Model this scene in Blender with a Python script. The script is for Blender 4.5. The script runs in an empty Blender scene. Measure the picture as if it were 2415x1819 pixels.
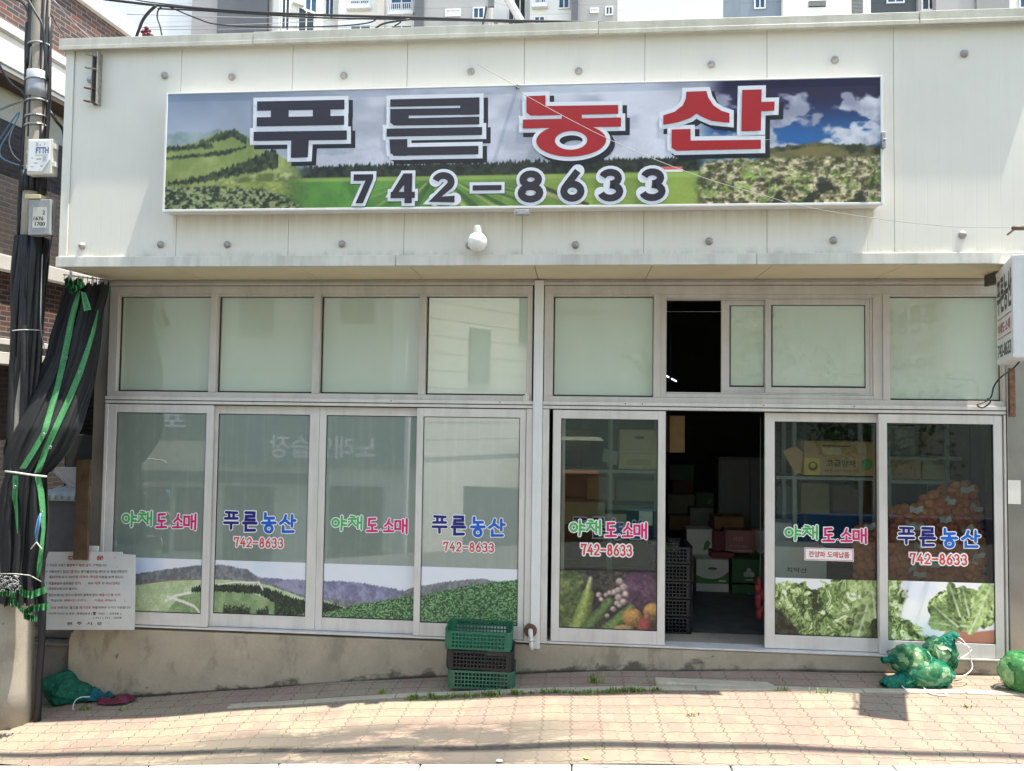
import bpy, bmesh, math, random
import numpy as np
from mathutils import Vector, Matrix
random.seed(7)
R = math.radians
SC = bpy.context.scene
COL = SC.collection

# ---------------------------------------------------------------- camera, sky, sun, exposure
PW, PH, PF = 2415.0, 1819.0, 1750.0            # photograph size and focal length in its pixels
YAW, PITCH, ROLL = -0.08550377, 0.04005963, 0.01371617
CAM = np.array([0.0, -6.6, 2.1826])
def _axes():
    cy, sy, cp, sp = math.cos(YAW), math.sin(YAW), math.cos(PITCH), math.sin(PITCH)
    f = np.array([sy*cp, cy*cp, sp]); r = np.array([cy, -sy, 0.0]); u = np.cross(r, f)
    cr, sr = math.cos(ROLL), math.sin(ROLL)
    return cr*r + sr*u, -sr*r + cr*u, f
AR, AU, AF = _axes()
cam_d = bpy.data.cameras.new('camera'); cam = bpy.data.objects.new('camera', cam_d); COL.objects.link(cam)
cam_d.sensor_width = 36; cam_d.lens = PF/PW*36; cam_d.clip_start = 0.05; cam_d.clip_end = 3000
cam.matrix_world = Matrix(((AR[0], AU[0], -AF[0], CAM[0]), (AR[1], AU[1], -AF[1], CAM[1]), (AR[2], AU[2], -AF[2], CAM[2]), (0, 0, 0, 1)))
SC.camera = cam
LIGHT = Vector((-0.30, 0.060, -1.0)).normalized()       # the way sunlight travels
w = bpy.data.worlds.new('World'); SC.world = w; w.use_nodes = True
nt = w.node_tree; bg = nt.nodes['Background']
sky = nt.nodes.new('ShaderNodeTexSky'); sky.sky_type = 'NISHITA'; sky.sun_disc = False
sky.sun_elevation = math.asin(-LIGHT.z); sky.sun_rotation = math.atan2(-LIGHT.x, -LIGHT.y)
sky.air_density = 1.0; sky.dust_density = 0.6; sky.ozone_density = 2.0; sky.altitude = 1200
_wb = nt.nodes.new('ShaderNodeMix'); _wb.data_type = 'RGBA'; _wb.blend_type = 'MULTIPLY'; _wb.inputs[0].default_value = 1
_wb.inputs[7].default_value = (1.24, 0.99, 0.74, 1)                  # the camera's warm white balance
nt.links.new(sky.outputs[0], _wb.inputs[6]); nt.links.new(_wb.outputs[2], bg.inputs[0]); bg.inputs[1].default_value = 0.15
sd = bpy.data.lights.new('sun', 'SUN'); sd.energy = 2.3; sd.angle = R(0.5); sd.color = (1.0, 0.93, 0.82)
sun = bpy.data.objects.new('sun', sd); COL.objects.link(sun); sun.rotation_euler = LIGHT.to_track_quat('-Z', 'Y').to_euler()
sun.location = (6, -6, 20)
SC.view_settings.view_transform = 'Standard'; SC.view_settings.look = 'None'; SC.view_settings.gamma = 1; SC.view_settings.exposure = 2.2
SC.cycles.max_bounces = 8; SC.cycles.diffuse_bounces = 4; SC.cycles.glossy_bounces = 4; SC.cycles.transparent_max_bounces = 12
SC.cycles.caustics_reflective = False; SC.cycles.caustics_refractive = False

# ---------------------------------------------------------------- measuring helpers (photo pixel -> point in the world)
def ray(px, py):
    return AF + AR*((px-PW/2)/PF) - AU*((py-PH/2)/PF)
def at(px, py, Y=0.0):
    d = ray(px, py); return CAM + d*((Y-CAM[1])/d[1])
def X(px, py, Y=0.0): return float(at(px, py, Y)[0])
def Z(px, py, Y=0.0): return float(at(px, py, Y)[2])
def on_plane(px, py, P, N):
    d = ray(px, py); return CAM + d*(np.dot(np.array(P)-CAM, N)/np.dot(d, N))
GX = [-30, -9, -6, -4.05, -3.08, -1.38, -.2, 1.98, 3.35, 6, 30]
GZ = [-2.2, -.85, -.60, -.437, -.335, -.148, -.048, .056, .075, .11, .4]
def zg(x, y=0.0): return float(np.interp(x, GX, GZ)) + 0.015*min(y, 0)
def ground(px, py, dz=0.0):
    d = ray(px, py); z = 0.0
    for i in range(25):
        t = (z-CAM[2])/d[2]; P = CAM+t*d; z = 0.5*z+0.5*(zg(P[0], P[1])+dz)
    return P

# ---------------------------------------------------------------- objects
def tag(o, label=None, cat=None, group=None, kind=None):
    if label: o['label'] = label
    if cat: o['category'] = cat
    if group: o['group'] = group
    if kind: o['kind'] = kind
    return o
def empty(name, loc, label=None, cat=None, group=None, rz=0):
    o = bpy.data.objects.new(name, None); COL.objects.link(o); o.location = loc; o.rotation_euler = (0, 0, rz); o.empty_display_size = .1
    return tag(o, label, cat, group)
def copy_tree(o, parent=None):
    c = o.copy(); COL.objects.link(c)
    if parent: c.parent = parent
    for ch in [k for k in bpy.data.objects if k.parent == o]: copy_tree(ch, c)
    return c
def world_loc(o):
    v = Vector((0, 0, 0))
    while o: v = v + o.location; o = o.parent
    return v
class MB:
    def __init__(s): s.v = []; s.f = []; s.m = []
    def add(s, vs, fs, mi=0):
        n = len(s.v); s.v += [tuple(map(float, p)) for p in vs]; s.f += [tuple(i+n for i in f) for f in fs]; s.m += [mi]*len(fs); return s
    def box(s, x0, x1, y0, y1, z0, z1, mi=0):
        return s.add([(x0,y0,z0),(x1,y0,z0),(x1,y1,z0),(x0,y1,z0),(x0,y0,z1),(x1,y0,z1),(x1,y1,z1),(x0,y1,z1)],
                     [(0,3,2,1),(4,5,6,7),(0,1,5,4),(1,2,6,5),(2,3,7,6),(3,0,4,7)], mi)
    def obox(s, c, ax, ay, az, mi=0):            # box from centre and three half-axis vectors
        c, ax, ay, az = [np.array(q, float) for q in (c, ax, ay, az)]
        P = [c+a*ax+b*ay+d*az for d in (-1, 1) for a, b in ((-1,-1),(1,-1),(1,1),(-1,1))]
        return s.add(P, [(0,3,2,1),(4,5,6,7),(0,1,5,4),(1,2,6,5),(2,3,7,6),(3,0,4,7)], mi)
    def flat(s, poly, Y, mi=0):                  # polygon of (x, z) in the plane y = Y
        return s.add([(x, Y, z) for x, z in poly], [tuple(range(len(poly)))], mi)
    def prism(s, poly, y0, y1, mi=0):
        n = len(poly)
        return s.add([(x, y0, z) for x, z in poly]+[(x, y1, z) for x, z in poly],
                     [tuple(range(n)), tuple(range(2*n-1, n-1, -1))]+[(i, i+n, (i+1) % n+n, (i+1) % n) for i in range(n)], mi)
    def tube(s, path, r, n=8, mi=0, cap=True):
        P = [np.array(p, float) for p in path]; m = len(P)
        rs = r if hasattr(r, '__len__') else [r]*m
        vs = []; up = None
        for i in range(m):
            d = P[min(i+1, m-1)]-P[max(i-1, 0)]; d = d/(np.linalg.norm(d)+1e-9)
            if up is None: up = np.array([0, 0, 1.0]) if abs(d[2]) < .9 else np.array([1.0, 0, 0])
            a = np.cross(d, up); a /= np.linalg.norm(a)+1e-9; b = np.cross(a, d); up = b
            for k in range(n):
                t = 2*math.pi*k/n; vs.append(P[i]+rs[i]*(math.cos(t)*a+math.sin(t)*b))
        fs = [(i*n+k, i*n+(k+1) % n, (i+1)*n+(k+1) % n, (i+1)*n+k) for i in range(m-1) for k in range(n)]
        if cap: fs += [tuple(range(n-1, -1, -1)), tuple(range((m-1)*n, m*n))]
        return s.add(vs, fs, mi)
    def blob(s, c, r, seg=16, rings=10, mi=0, fn=None, rot=None):
        vs = []; c = np.array(c, float)
        for j in range(rings+1):
            th = math.pi*j/rings
            for i in range(seg):
                ph = 2*math.pi*i/seg
                d = np.array([math.sin(th)*math.cos(ph), math.sin(th)*math.sin(ph), math.cos(th)])
                k = fn(d) if fn else 1.0
                p = d*np.array(r)*k
                if rot is not None: p = rot@p
                vs.append(c+p)
        fs = [(j*seg+i, (j+1)*seg+i, (j+1)*seg+(i+1) % seg, j*seg+(i+1) % seg) for j in range(rings) for i in range(seg)]
        return s.add(vs, fs, mi)
    def build(s, name, mats, parent=None, smooth=False, bevel=0, recalc=True, local=False):
        if not isinstance(mats, (list, tuple)): mats = [mats]
        me = bpy.data.meshes.new(name)
        o = None
        V = np.array(s.v, float).reshape(-1, 3)
        if parent is not None and not local: V = V-np.array(world_loc(parent))
        me.from_pydata(V.tolist(), [], s.f)
        for m in mats: me.materials.append(m)
        me.polygons.foreach_set('material_index', s.m)
        if recalc or smooth:
            bm = bmesh.new(); bm.from_mesh(me)
            if smooth: bmesh.ops.remove_doubles(bm, verts=bm.verts, dist=1e-5)
            if recalc: bmesh.ops.recalc_face_normals(bm, faces=bm.faces)
            bm.to_mesh(me); bm.free()
        if smooth: me.polygons.foreach_set('use_smooth', [True]*len(me.polygons))
        me.update()
        o = bpy.data.objects.new(name, me); COL.objects.link(o)
        if parent is not None: o.parent = parent
        if bevel:
            b = o.modifiers.new('bevel', 'BEVEL'); b.width = bevel; b.segments = 2; b.limit_method = 'ANGLE'; b.angle_limit = R(40)
        return o

# ---------------------------------------------------------------- materials
def lin(c):
    c = np.asarray(c, float)/255.0
    return np.where(c <= .04045, c/12.92, ((c+.055)/1.055)**2.4)
def node(nt, t, **kw):
    n = nt.nodes.new(t)
    for k, v in kw.items(): setattr(n, k, v)
    return n
def ramp(nt, src, stops):
    n = node(nt, 'ShaderNodeValToRGB'); el = n.color_ramp.elements
    while len(el) < len(stops): el.new(.5)
    for e, (p, c) in zip(el, stops): e.position = p; e.color = (c, c, c, 1) if not hasattr(c, '__len__') else (*c[:3], 1)
    nt.links.new(src, n.inputs[0]); return n.outputs[0]
def mixc(nt, fac, a, b, mode='MIX'):
    n = node(nt, 'ShaderNodeMix', data_type='RGBA', blend_type=mode)
    for idx, v in ((0, fac), (6, a), (7, b)):
        if isinstance(v, (int, float)): n.inputs[idx].default_value = v
        elif isinstance(v, (tuple, list)): n.inputs[idx].default_value = (*v[:3], 1)
        else: nt.links.new(v, n.inputs[idx])
    return n.outputs[2]
def mth(nt, op, a, b=None, c=None):
    n = node(nt, 'ShaderNodeMath', operation=op)
    for i, v in enumerate((a, b, c)):
        if v is None: continue
        if isinstance(v, (int, float)): n.inputs[i].default_value = v
        else: nt.links.new(v, n.inputs[i])
    return n.outputs[0]
def noise(nt, vec, scale, detail=4, rough=.55, sc=None):
    if sc:
        mp = node(nt, 'ShaderNodeMapping'); mp.inputs['Scale'].default_value = sc; nt.links.new(vec, mp.inputs[0]); vec = mp.outputs[0]
    n = node(nt, 'ShaderNodeTexNoise'); n.inputs['Scale'].default_value = scale; n.inputs['Detail'].default_value = detail; n.inputs['Roughness'].default_value = rough
    nt.links.new(vec, n.inputs['Vector']); return n.outputs[0]
def base_mat(name):
    m = bpy.data.materials.new(name); m.use_nodes = True
    nt = m.node_tree; return m, nt, nt.nodes['Principled BSDF']
def geo(nt): return node(nt, 'ShaderNodeNewGeometry').outputs['Position']
def bump(nt, p, h, strength=.3, dist=.01):
    b = node(nt, 'ShaderNodeBump'); b.inputs['Strength'].default_value = strength; b.inputs['Distance'].default_value = dist
    nt.links.new(h, b.inputs['Height']); nt.links.new(b.outputs[0], p.inputs['Normal'])
def mat(name, col, rough=.5, metal=0.0, var=.12, scale=6, dirt=None, dirt_amt=.3, bumpy=0, bscale=40, ior=None, streak=False, spec=None):
    m, nt, p = base_mat(name)
    P = geo(nt); n = noise(nt, P, scale, 5)
    f = ramp(nt, n, [(.3, 0), (.7, 1)])
    c = mixc(nt, f, tuple(x*(1-var) for x in col), tuple(min(1, x*(1+var)) for x in col))
    if dirt is not None:
        n2 = noise(nt, P, 1.0, 6, .65, (9, 9, 1.1) if streak else (3, 3, 3))
        f2 = ramp(nt, n2, [(.45, 0), (.78, 1)])
        c = mixc(nt, mth(nt, 'MULTIPLY', f2, dirt_amt), c, dirt)
    nt.links.new(c, p.inputs['Base Color'])
    p.inputs['Roughness'].default_value = rough; p.inputs['Metallic'].default_value = metal
    if ior: p.inputs['IOR'].default_value = ior
    if spec is not None: p.inputs['Specular IOR Level'].default_value = spec
    if bumpy: bump(nt, p, noise(nt, P, bscale, 4), bumpy, .01)
    return m
def emit(name, col, s):
    m, nt, p = base_mat(name); p.inputs['Base Color'].default_value = (*col, 1)
    p.inputs['Emission Color'].default_value = (*col, 1); p.inputs['Emission Strength'].default_value = s; return m
def attr_mat(name, rough=.4):
    m, nt, p = base_mat(name); a = node(nt, 'ShaderNodeAttribute', attribute_name='print')
    nt.links.new(a.outputs['Color'], p.inputs['Base Color']); p.inputs['Roughness'].default_value = rough; return m
def PC(*c, ref=205, k=.72):                        # printed colour as seen in the photo -> ink colour under the same light as white
    v = lin(c)/lin(ref)*k; return tuple(np.clip(v, .004, .86))

M = {}
def fascia_mat():
    m, nt, p = base_mat('painted_steel_panel'); P = geo(nt)
    sx = node(nt, 'ShaderNodeSeparateXYZ'); nt.links.new(P, sx.inputs[0])
    n = noise(nt, P, 1.3, 5); c = mixc(nt, ramp(nt, n, [(.35, 0), (.7, 1)]), (.735, .70, .62), (.785, .75, .665))
    st = noise(nt, P, 1.0, 6, .6, (14, 14, .55)); c = mixc(nt, mth(nt, 'MULTIPLY', ramp(nt, st, [(.5, 0), (.8, 1)]), .10), c, (.60, .57, .48))
    # brown drips under the signboard
    lo = node(nt, 'ShaderNodeMapRange'); lo.inputs[1].default_value = 3.55; lo.inputs[2].default_value = 3.86; nt.links.new(sx.outputs[2], lo.inputs[0])
    hi = mth(nt, 'LESS_THAN', sx.outputs[2], 3.88)
    inx = mth(nt, 'MULTIPLY', mth(nt, 'GREATER_THAN', sx.outputs[0], -3.4), mth(nt, 'LESS_THAN', sx.outputs[0], 2.3))
    st2 = noise(nt, P, 1.0, 5, .65, (22, 22, .8))
    f = mth(nt, 'MULTIPLY', mth(nt, 'MULTIPLY', mth(nt, 'MULTIPLY', lo.outputs[0], hi), inx), ramp(nt, st2, [(.3, .15), (.7, .75)]))
    c = mixc(nt, f, c, (.52, .43, .28))
    # grime creeping up from the bottom edge
    g = node(nt, 'ShaderNodeMapRange'); g.inputs[1].default_value = 3.54; g.inputs[2].default_value = 3.44; nt.links.new(sx.outputs[2], g.inputs[0])
    gn = noise(nt, P, 1.0, 6, .7, (10, 10, 3))
    c = mixc(nt, mth(nt, 'MULTIPLY', g.outputs[0], ramp(nt, gn, [(.42, 0), (.7, .8)])), c, (.18, .18, .16))
    nt.links.new(c, p.inputs['Base Color']); p.inputs['Roughness'].default_value = .45
    wv = mth(nt, 'PINGPONG', sx.outputs[0], .045)
    rib = ramp(nt, mth(nt, 'DIVIDE', wv, .045), [(0, 0), (.12, 1), (1, 1)])
    bump(nt, p, rib, .16, .004)
    return m
def paver_mat():
    m, nt, p = base_mat('interlocking_pavers'); P = geo(nt)
    s = node(nt, 'ShaderNodeSeparateXYZ'); nt.links.new(P, s.inputs[0])
    x, y = s.outputs[0], s.outputs[1]
    row = .150; wid = .216
    zz = mth(nt, 'MULTIPLY', mth(nt, 'PINGPONG', y, .037), .62)
    wob = noise(nt, P, 2.2, 2)
    x2 = mth(nt, 'ADD', mth(nt, 'ADD', x, zz), mth(nt, 'MULTIPLY', mth(nt, 'SUBTRACT', wob, .5), .06))
    y2 = mth(nt, 'ADD', y, mth(nt, 'MULTIPLY', mth(nt, 'SINE', mth(nt, 'MULTIPLY', x, 2*math.pi/.108)), .005))
    y2 = mth(nt, 'ADD', y2, mth(nt, 'MULTIPLY', x, .035)); y2 = mth(nt, 'ADD', y2, mth(nt, 'MULTIPLY', mth(nt, 'SUBTRACT', wob, .5), .05))
    cv = node(nt, 'ShaderNodeCombineXYZ'); nt.links.new(x2, cv.inputs[0]); nt.links.new(y2, cv.inputs[1])
    def brick(c1, c2, mort, ms, wid=wid, off=0.0):
        b = node(nt, 'ShaderNodeTexBrick', offset=off, squash=1); b.inputs['Scale'].default_value = 1
        b.inputs['Brick Width'].default_value = wid; b.inputs['Row Height'].default_value = row
        b.inputs['Mortar Size'].default_value = ms; b.inputs['Mortar Smooth'].default_value = .3; b.inputs['Bias'].default_value = 0
        b.inputs['Color1'].default_value = (*c1, 1); b.inputs['Color2'].default_value = (*c2, 1); b.inputs['Mortar'].default_value = (*mort, 1)
        nt.links.new(cv.outputs[0], b.inputs[0]); return b
    b = brick((0, 0, 0), (1, 1, 1), (.5, .5, .5), .0042); b2 = brick((0, 0, 0), (1, 1, 1), (.5, .5, .5), .0035, wid/2, .5)
    zone = noise(nt, P, .9, 2)
    pk = mth(nt, 'ADD', b2.outputs['Color'], mth(nt, 'MULTIPLY', mth(nt, 'SUBTRACT', zone, .5), 5.5))
    fac = ramp(nt, pk, [(.55, 0), (.66, 1)])
    tone = noise(nt, P, 14, 4)
    cream = mixc(nt, tone, (.285, .235, .165), (.36, .30, .215)); pink = mixc(nt, tone, (.295, .195, .155), (.345, .24, .19))
    c = mixc(nt, fac, cream, pink)
    hue = noise(nt, P, .55, 3); c = mixc(nt, mth(nt, 'MULTIPLY', ramp(nt, hue, [(.4, 0), (.65, 1)]), .35), c, (.31, .22, .165))
    grit = noise(nt, P, 160, 3); c = mixc(nt, .22, c, mixc(nt, grit, (.12, .10, .08), (.46, .39, .30)))
    # mottled band of darker patches near the kerb
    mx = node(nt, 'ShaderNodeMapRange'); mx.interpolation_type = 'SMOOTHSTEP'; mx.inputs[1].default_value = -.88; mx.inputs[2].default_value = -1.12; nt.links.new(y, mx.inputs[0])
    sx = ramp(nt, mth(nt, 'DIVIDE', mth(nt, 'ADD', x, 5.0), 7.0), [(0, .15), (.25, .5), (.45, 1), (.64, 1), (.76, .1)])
    patch_n = noise(nt, P, 1.0, 6, .7, (2.2, 5.5, 1))
    patch_f = mth(nt, 'MULTIPLY', mth(nt, 'MULTIPLY', mx.outputs[0], sx), ramp(nt, patch_n, [(.36, 0), (.50, .9)]))
    c = mixc(nt, patch_f, c, (.085, .078, .068))
    big = noise(nt, P, 1.7, 5, .65); c = mixc(nt, mth(nt, 'MULTIPLY', ramp(nt, big, [(.5, 0), (.68, 1)]), .35), c, (.17, .145, .115))
    spots = noise(nt, P, 9, 6, .75); c = mixc(nt, ramp(nt, spots, [(.66, 0), (.74, .7)]), c, (.16, .14, .11))
    jn = noise(nt, P, 8, 4)
    jm = mixc(nt, ramp(nt, jn, [(.5, 0), (.66, 1)]), (.115, .08, .058), (.075, .088, .04))
    jf = mth(nt, 'MAXIMUM', mth(nt, 'MULTIPLY', b.outputs['Fac'], ramp(nt, jn, [(.25, .5), (.6, 1)])), mth(nt, 'MULTIPLY', b2.outputs['Fac'], ramp(nt, jn, [(.35, .1), (.65, .6)])))
    c = mixc(nt, jf, c, jm)
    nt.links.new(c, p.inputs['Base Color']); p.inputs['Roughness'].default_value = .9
    h = mth(nt, 'SUBTRACT', mth(nt, 'MULTIPLY', grit, .15), b.outputs['Fac']); bump(nt, p, h, .6, .006)
    return m
def concrete_mat(name, col, dark, amt=.6, foot=False):
    m, nt, p = base_mat(name); P = geo(nt)
    n = noise(nt, P, 3.2, 6, .62); c = mixc(nt, ramp(nt, n, [(.3, 0), (.7, 1)]), tuple(v*.78 for v in col), tuple(v*1.12 for v in col))
    n2 = noise(nt, P, 1.0, 7, .68, (4.5, 4.5, 2.2)); c = mixc(nt, mth(nt, 'MULTIPLY', ramp(nt, n2, [(.53, 0), (.63, 1)]), amt), c, dark)
    n3 = noise(nt, P, 70, 4); c = mixc(nt, .25, c, mixc(nt, n3, tuple(v*.5 for v in col), tuple(min(1, v*1.4) for v in col)))
    n4 = noise(nt, P, 7, 3, .5); c = mixc(nt, ramp(nt, n4, [(.72, 0), (.75, .8)]), c, tuple(v*.45 for v in dark))
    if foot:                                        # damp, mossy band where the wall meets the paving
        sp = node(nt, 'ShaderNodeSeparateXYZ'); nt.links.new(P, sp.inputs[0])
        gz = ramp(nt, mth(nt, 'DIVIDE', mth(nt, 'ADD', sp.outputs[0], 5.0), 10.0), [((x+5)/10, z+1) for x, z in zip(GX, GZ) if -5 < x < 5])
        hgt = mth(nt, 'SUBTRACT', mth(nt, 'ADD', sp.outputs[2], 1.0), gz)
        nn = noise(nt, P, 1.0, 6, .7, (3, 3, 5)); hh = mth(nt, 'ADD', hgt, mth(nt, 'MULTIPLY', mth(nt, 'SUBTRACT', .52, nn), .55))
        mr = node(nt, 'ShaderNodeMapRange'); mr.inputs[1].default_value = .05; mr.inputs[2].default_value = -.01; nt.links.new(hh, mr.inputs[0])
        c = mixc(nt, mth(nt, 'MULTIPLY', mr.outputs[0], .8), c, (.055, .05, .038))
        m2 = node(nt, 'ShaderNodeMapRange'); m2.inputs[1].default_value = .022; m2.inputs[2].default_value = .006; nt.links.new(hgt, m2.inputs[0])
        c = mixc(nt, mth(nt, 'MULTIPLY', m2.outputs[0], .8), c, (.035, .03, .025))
    nt.links.new(c, p.inputs['Base Color']); p.inputs['Roughness'].default_value = .9; bump(nt, p, n3, .35, .006)
    return m
def brick_mat(name, c1, c2, mortar):
    m, nt, p = base_mat(name); tc = node(nt, 'ShaderNodeTexCoord'); s = node(nt, 'ShaderNodeSeparateXYZ'); nt.links.new(tc.outputs['Object'], s.inputs[0])
    cv = node(nt, 'ShaderNodeCombineXYZ'); nt.links.new(s.outputs[0], cv.inputs[0]); nt.links.new(s.outputs[2], cv.inputs[1])
    b = node(nt, 'ShaderNodeTexBrick', offset=.5); b.inputs['Scale'].default_value = 1; b.inputs['Brick Width'].default_value = .15; b.inputs['Row Height'].default_value = .052
    b.inputs['Mortar Size'].default_value = .006; b.inputs['Color1'].default_value = (*c1, 1); b.inputs['Color2'].default_value = (*c2, 1); b.inputs['Mortar'].default_value = (*mortar, 1)
    b.inputs['Bias'].default_value = .1
    nt.links.new(cv.outputs[0], b.inputs[0])
    n = noise(nt, tc.outputs['Object'], 9, 5); c = mixc(nt, .5, b.outputs[0], mixc(nt, n, (.25, .25, .25), (.95, .95, .95)), 'OVERLAY')
    nt.links.new(c, p.inputs['Base Color']); p.inputs['Roughness'].default_value = .75; bump(nt, p, mth(nt, 'SUBTRACT', 1.0, b.outputs['Fac']), .5, .008)
    return m
def glass_mat(name, tint=.75, ior=1.75):
    m = bpy.data.materials.new(name); m.use_nodes = True; nt = m.node_tree; nt.nodes.clear()
    o = node(nt, 'ShaderNodeOutputMaterial'); mx = node(nt, 'ShaderNodeMixShader'); fr = node(nt, 'ShaderNodeFresnel'); fr.inputs[0].default_value = ior
    t = node(nt, 'ShaderNodeBsdfTransparent'); t.inputs[0].default_value = (tint*.96, tint, tint*.97, 1)
    g = node(nt, 'ShaderNodeBsdfGlossy'); g.inputs['Roughness'].default_value = .01
    nt.links.new(fr.outputs[0], mx.inputs[0]); nt.links.new(t.outputs[0], mx.inputs[1]); nt.links.new(g.outputs[0], mx.inputs[2]); nt.links.new(mx.outputs[0], o.inputs[0])
    return m
def film_glass(name, col, ior=1.95):
    m, nt, p = base_mat(name); P = geo(nt)
    n = noise(nt, P, 1.1, 3); n2 = noise(nt, P, 9, 6, .7)
    c = mixc(nt, n, tuple(v*.88 for v in col), tuple(v*1.12 for v in col)); c = mixc(nt, mth(nt, 'MULTIPLY', ramp(nt, n2, [(.5, 0), (.8, 1)]), .16), c, (.55, .53, .45))
    n3 = noise(nt, P, 1.0, 5, .7, (16, 16, .7)); c = mixc(nt, mth(nt, 'MULTIPLY', ramp(nt, n3, [(.5, 0), (.75, 1)]), .18), c, (.60, .58, .50))
    n4 = noise(nt, P, 2.6, 4, .6); nt.links.new(ramp(nt, n4, [(.4, .010), (.8, .06)]), p.inputs['Roughness'])
    nt.links.new(c, p.inputs['Base Color']); p.inputs['IOR'].default_value = ior
    return m
def net_mat(name, leafA, leafB, net, amt=.5, scale=420, vor=22):
    m, nt, p = base_mat(name); tc = node(nt, 'ShaderNodeTexCoord'); O = tc.outputs['Object']
    v = node(nt, 'ShaderNodeTexVoronoi'); v.inputs['Scale'].default_value = vor; nt.links.new(O, v.inputs['Vector'])
    sv = node(nt, 'ShaderNodeSeparateColor'); nt.links.new(v.outputs['Color'], sv.inputs[0])
    c = mixc(nt, ramp(nt, sv.outputs[0], [(.35, 0), (.85, 1)]), leafA, leafB)
    n = noise(nt, O, 18, 5); c = mixc(nt, mth(nt, 'MULTIPLY', n, .5), c, tuple(q*.35 for q in leafA))
    ck = node(nt, 'ShaderNodeTexChecker'); ck.inputs['Scale'].default_value = scale; nt.links.new(O, ck.inputs[0])
    n2 = noise(nt, O, 11, 3); f = mth(nt, 'MULTIPLY', ramp(nt, n2, [(.3, .35), (.62, 1)]), amt)
    c = mixc(nt, f, c, net)
    c = mixc(nt, mth(nt, 'MULTIPLY', ck.outputs['Fac'], .18), c, net)
    nt.links.new(c, p.inputs['Base Color']); p.inputs['Roughness'].default_value = .75; p.inputs['Specular IOR Level'].default_value = .2
    bump(nt, p, mth(nt, 'ADD', v.outputs['Distance'], mth(nt, 'MULTIPLY', n, .5)), .6, .02)
    return m
def cloth_mat():
    m, nt, p = base_mat('black_shade_net'); P = geo(nt)
    n = noise(nt, P, 1.0, 5, .6, (6, 6, 1.2)); c = mixc(nt, n, (.004, .0045, .005), (.014, .0145, .015))
    n2 = noise(nt, P, 90, 3); c = mixc(nt, ramp(nt, n2, [(.62, 0), (.8, .4)]), c, (.05, .05, .05))
    nt.links.new(c, p.inputs['Base Color']); p.inputs['Roughness'].default_value = .75; bump(nt, p, n2, .4, .004)
    return m
M['fascia'] = fascia_mat()
M['cap'] = mat('cream_painted_trim', (.58, .56, .47), .4, dirt=(.35, .32, .25), dirt_amt=.5, streak=True)
M['trim'] = mat('weathered_grey_trim', (.66, .64, .57), .45, dirt=(.32, .31, .27), dirt_amt=.6, streak=True, scale=3)
M['soffit'] = mat('cream_soffit_sheet', (.72, .64, .45), .5, var=.06, dirt=(.40, .34, .22), dirt_amt=.35)
M['alu'] = mat('beige_aluminium', (.56, .525, .485), .38, var=.06, dirt=(.30, .26, .22), dirt_amt=.4, streak=True)
M['alu2'] = mat('pale_aluminium', (.67, .64, .605), .35, var=.05, dirt=(.36, .32, .28), dirt_amt=.4, streak=True)
M['gasket'] = mat('black_rubber_gasket', (.02, .02, .022), .6)
M['gap'] = mat('dark_joint', (.11, .105, .095), .9)
M['frost'] = film_glass('frosted_film_glass', (.50, .57, .46), 2.2)
M['frost2'] = film_glass('frosted_film_glass_lower', (.245, .295, .255), 2.6)
M['glass'] = glass_mat('clear_glass', .95, 1.5)
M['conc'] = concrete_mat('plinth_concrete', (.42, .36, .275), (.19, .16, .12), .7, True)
M['conc2'] = concrete_mat('pole_concrete', (.37, .33, .27), (.17, .14, .11), .5)
M['edge'] = concrete_mat('edging_concrete', (.50, .45, .34), (.26, .22, .16), .5)
M['kerb'] = concrete_mat('kerb_granite', (.52, .51, .48), (.30, .28, .25), .5)
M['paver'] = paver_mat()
M['road'] = mat('asphalt', (.12, .118, .112), .9, var=.25, scale=60, bumpy=.4, bscale=200)
M['white'] = mat('white_paint', (.74, .74, .73), .4, var=.04, dirt=(.5, .47, .4), dirt_amt=.3, streak=True)
M['whiteprint'] = mat('white_vinyl', PC(222, 224, 232), .4, var=.02)
M['black'] = mat('black_rubber', (.014, .014, .016), .55, var=.3, bumpy=.4, bscale=30)
M['steel'] = mat('galvanised_steel', (.42, .43, .44), .38, .7, var=.2, scale=20)
M['stainless'] = mat('dull_stainless', (.34, .32, .29), .32, .85, var=.15, scale=3)
M['rust'] = mat('rusty_iron', (.14, .065, .04), .85, var=.4, scale=30, bumpy=.6)
M['pvc'] = mat('white_pvc', (.68, .66, .6), .4, var=.05)
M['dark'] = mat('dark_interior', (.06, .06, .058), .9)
M['floor'] = mat('shop_floor', (.09, .09, .085), .7, var=.3)

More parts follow.
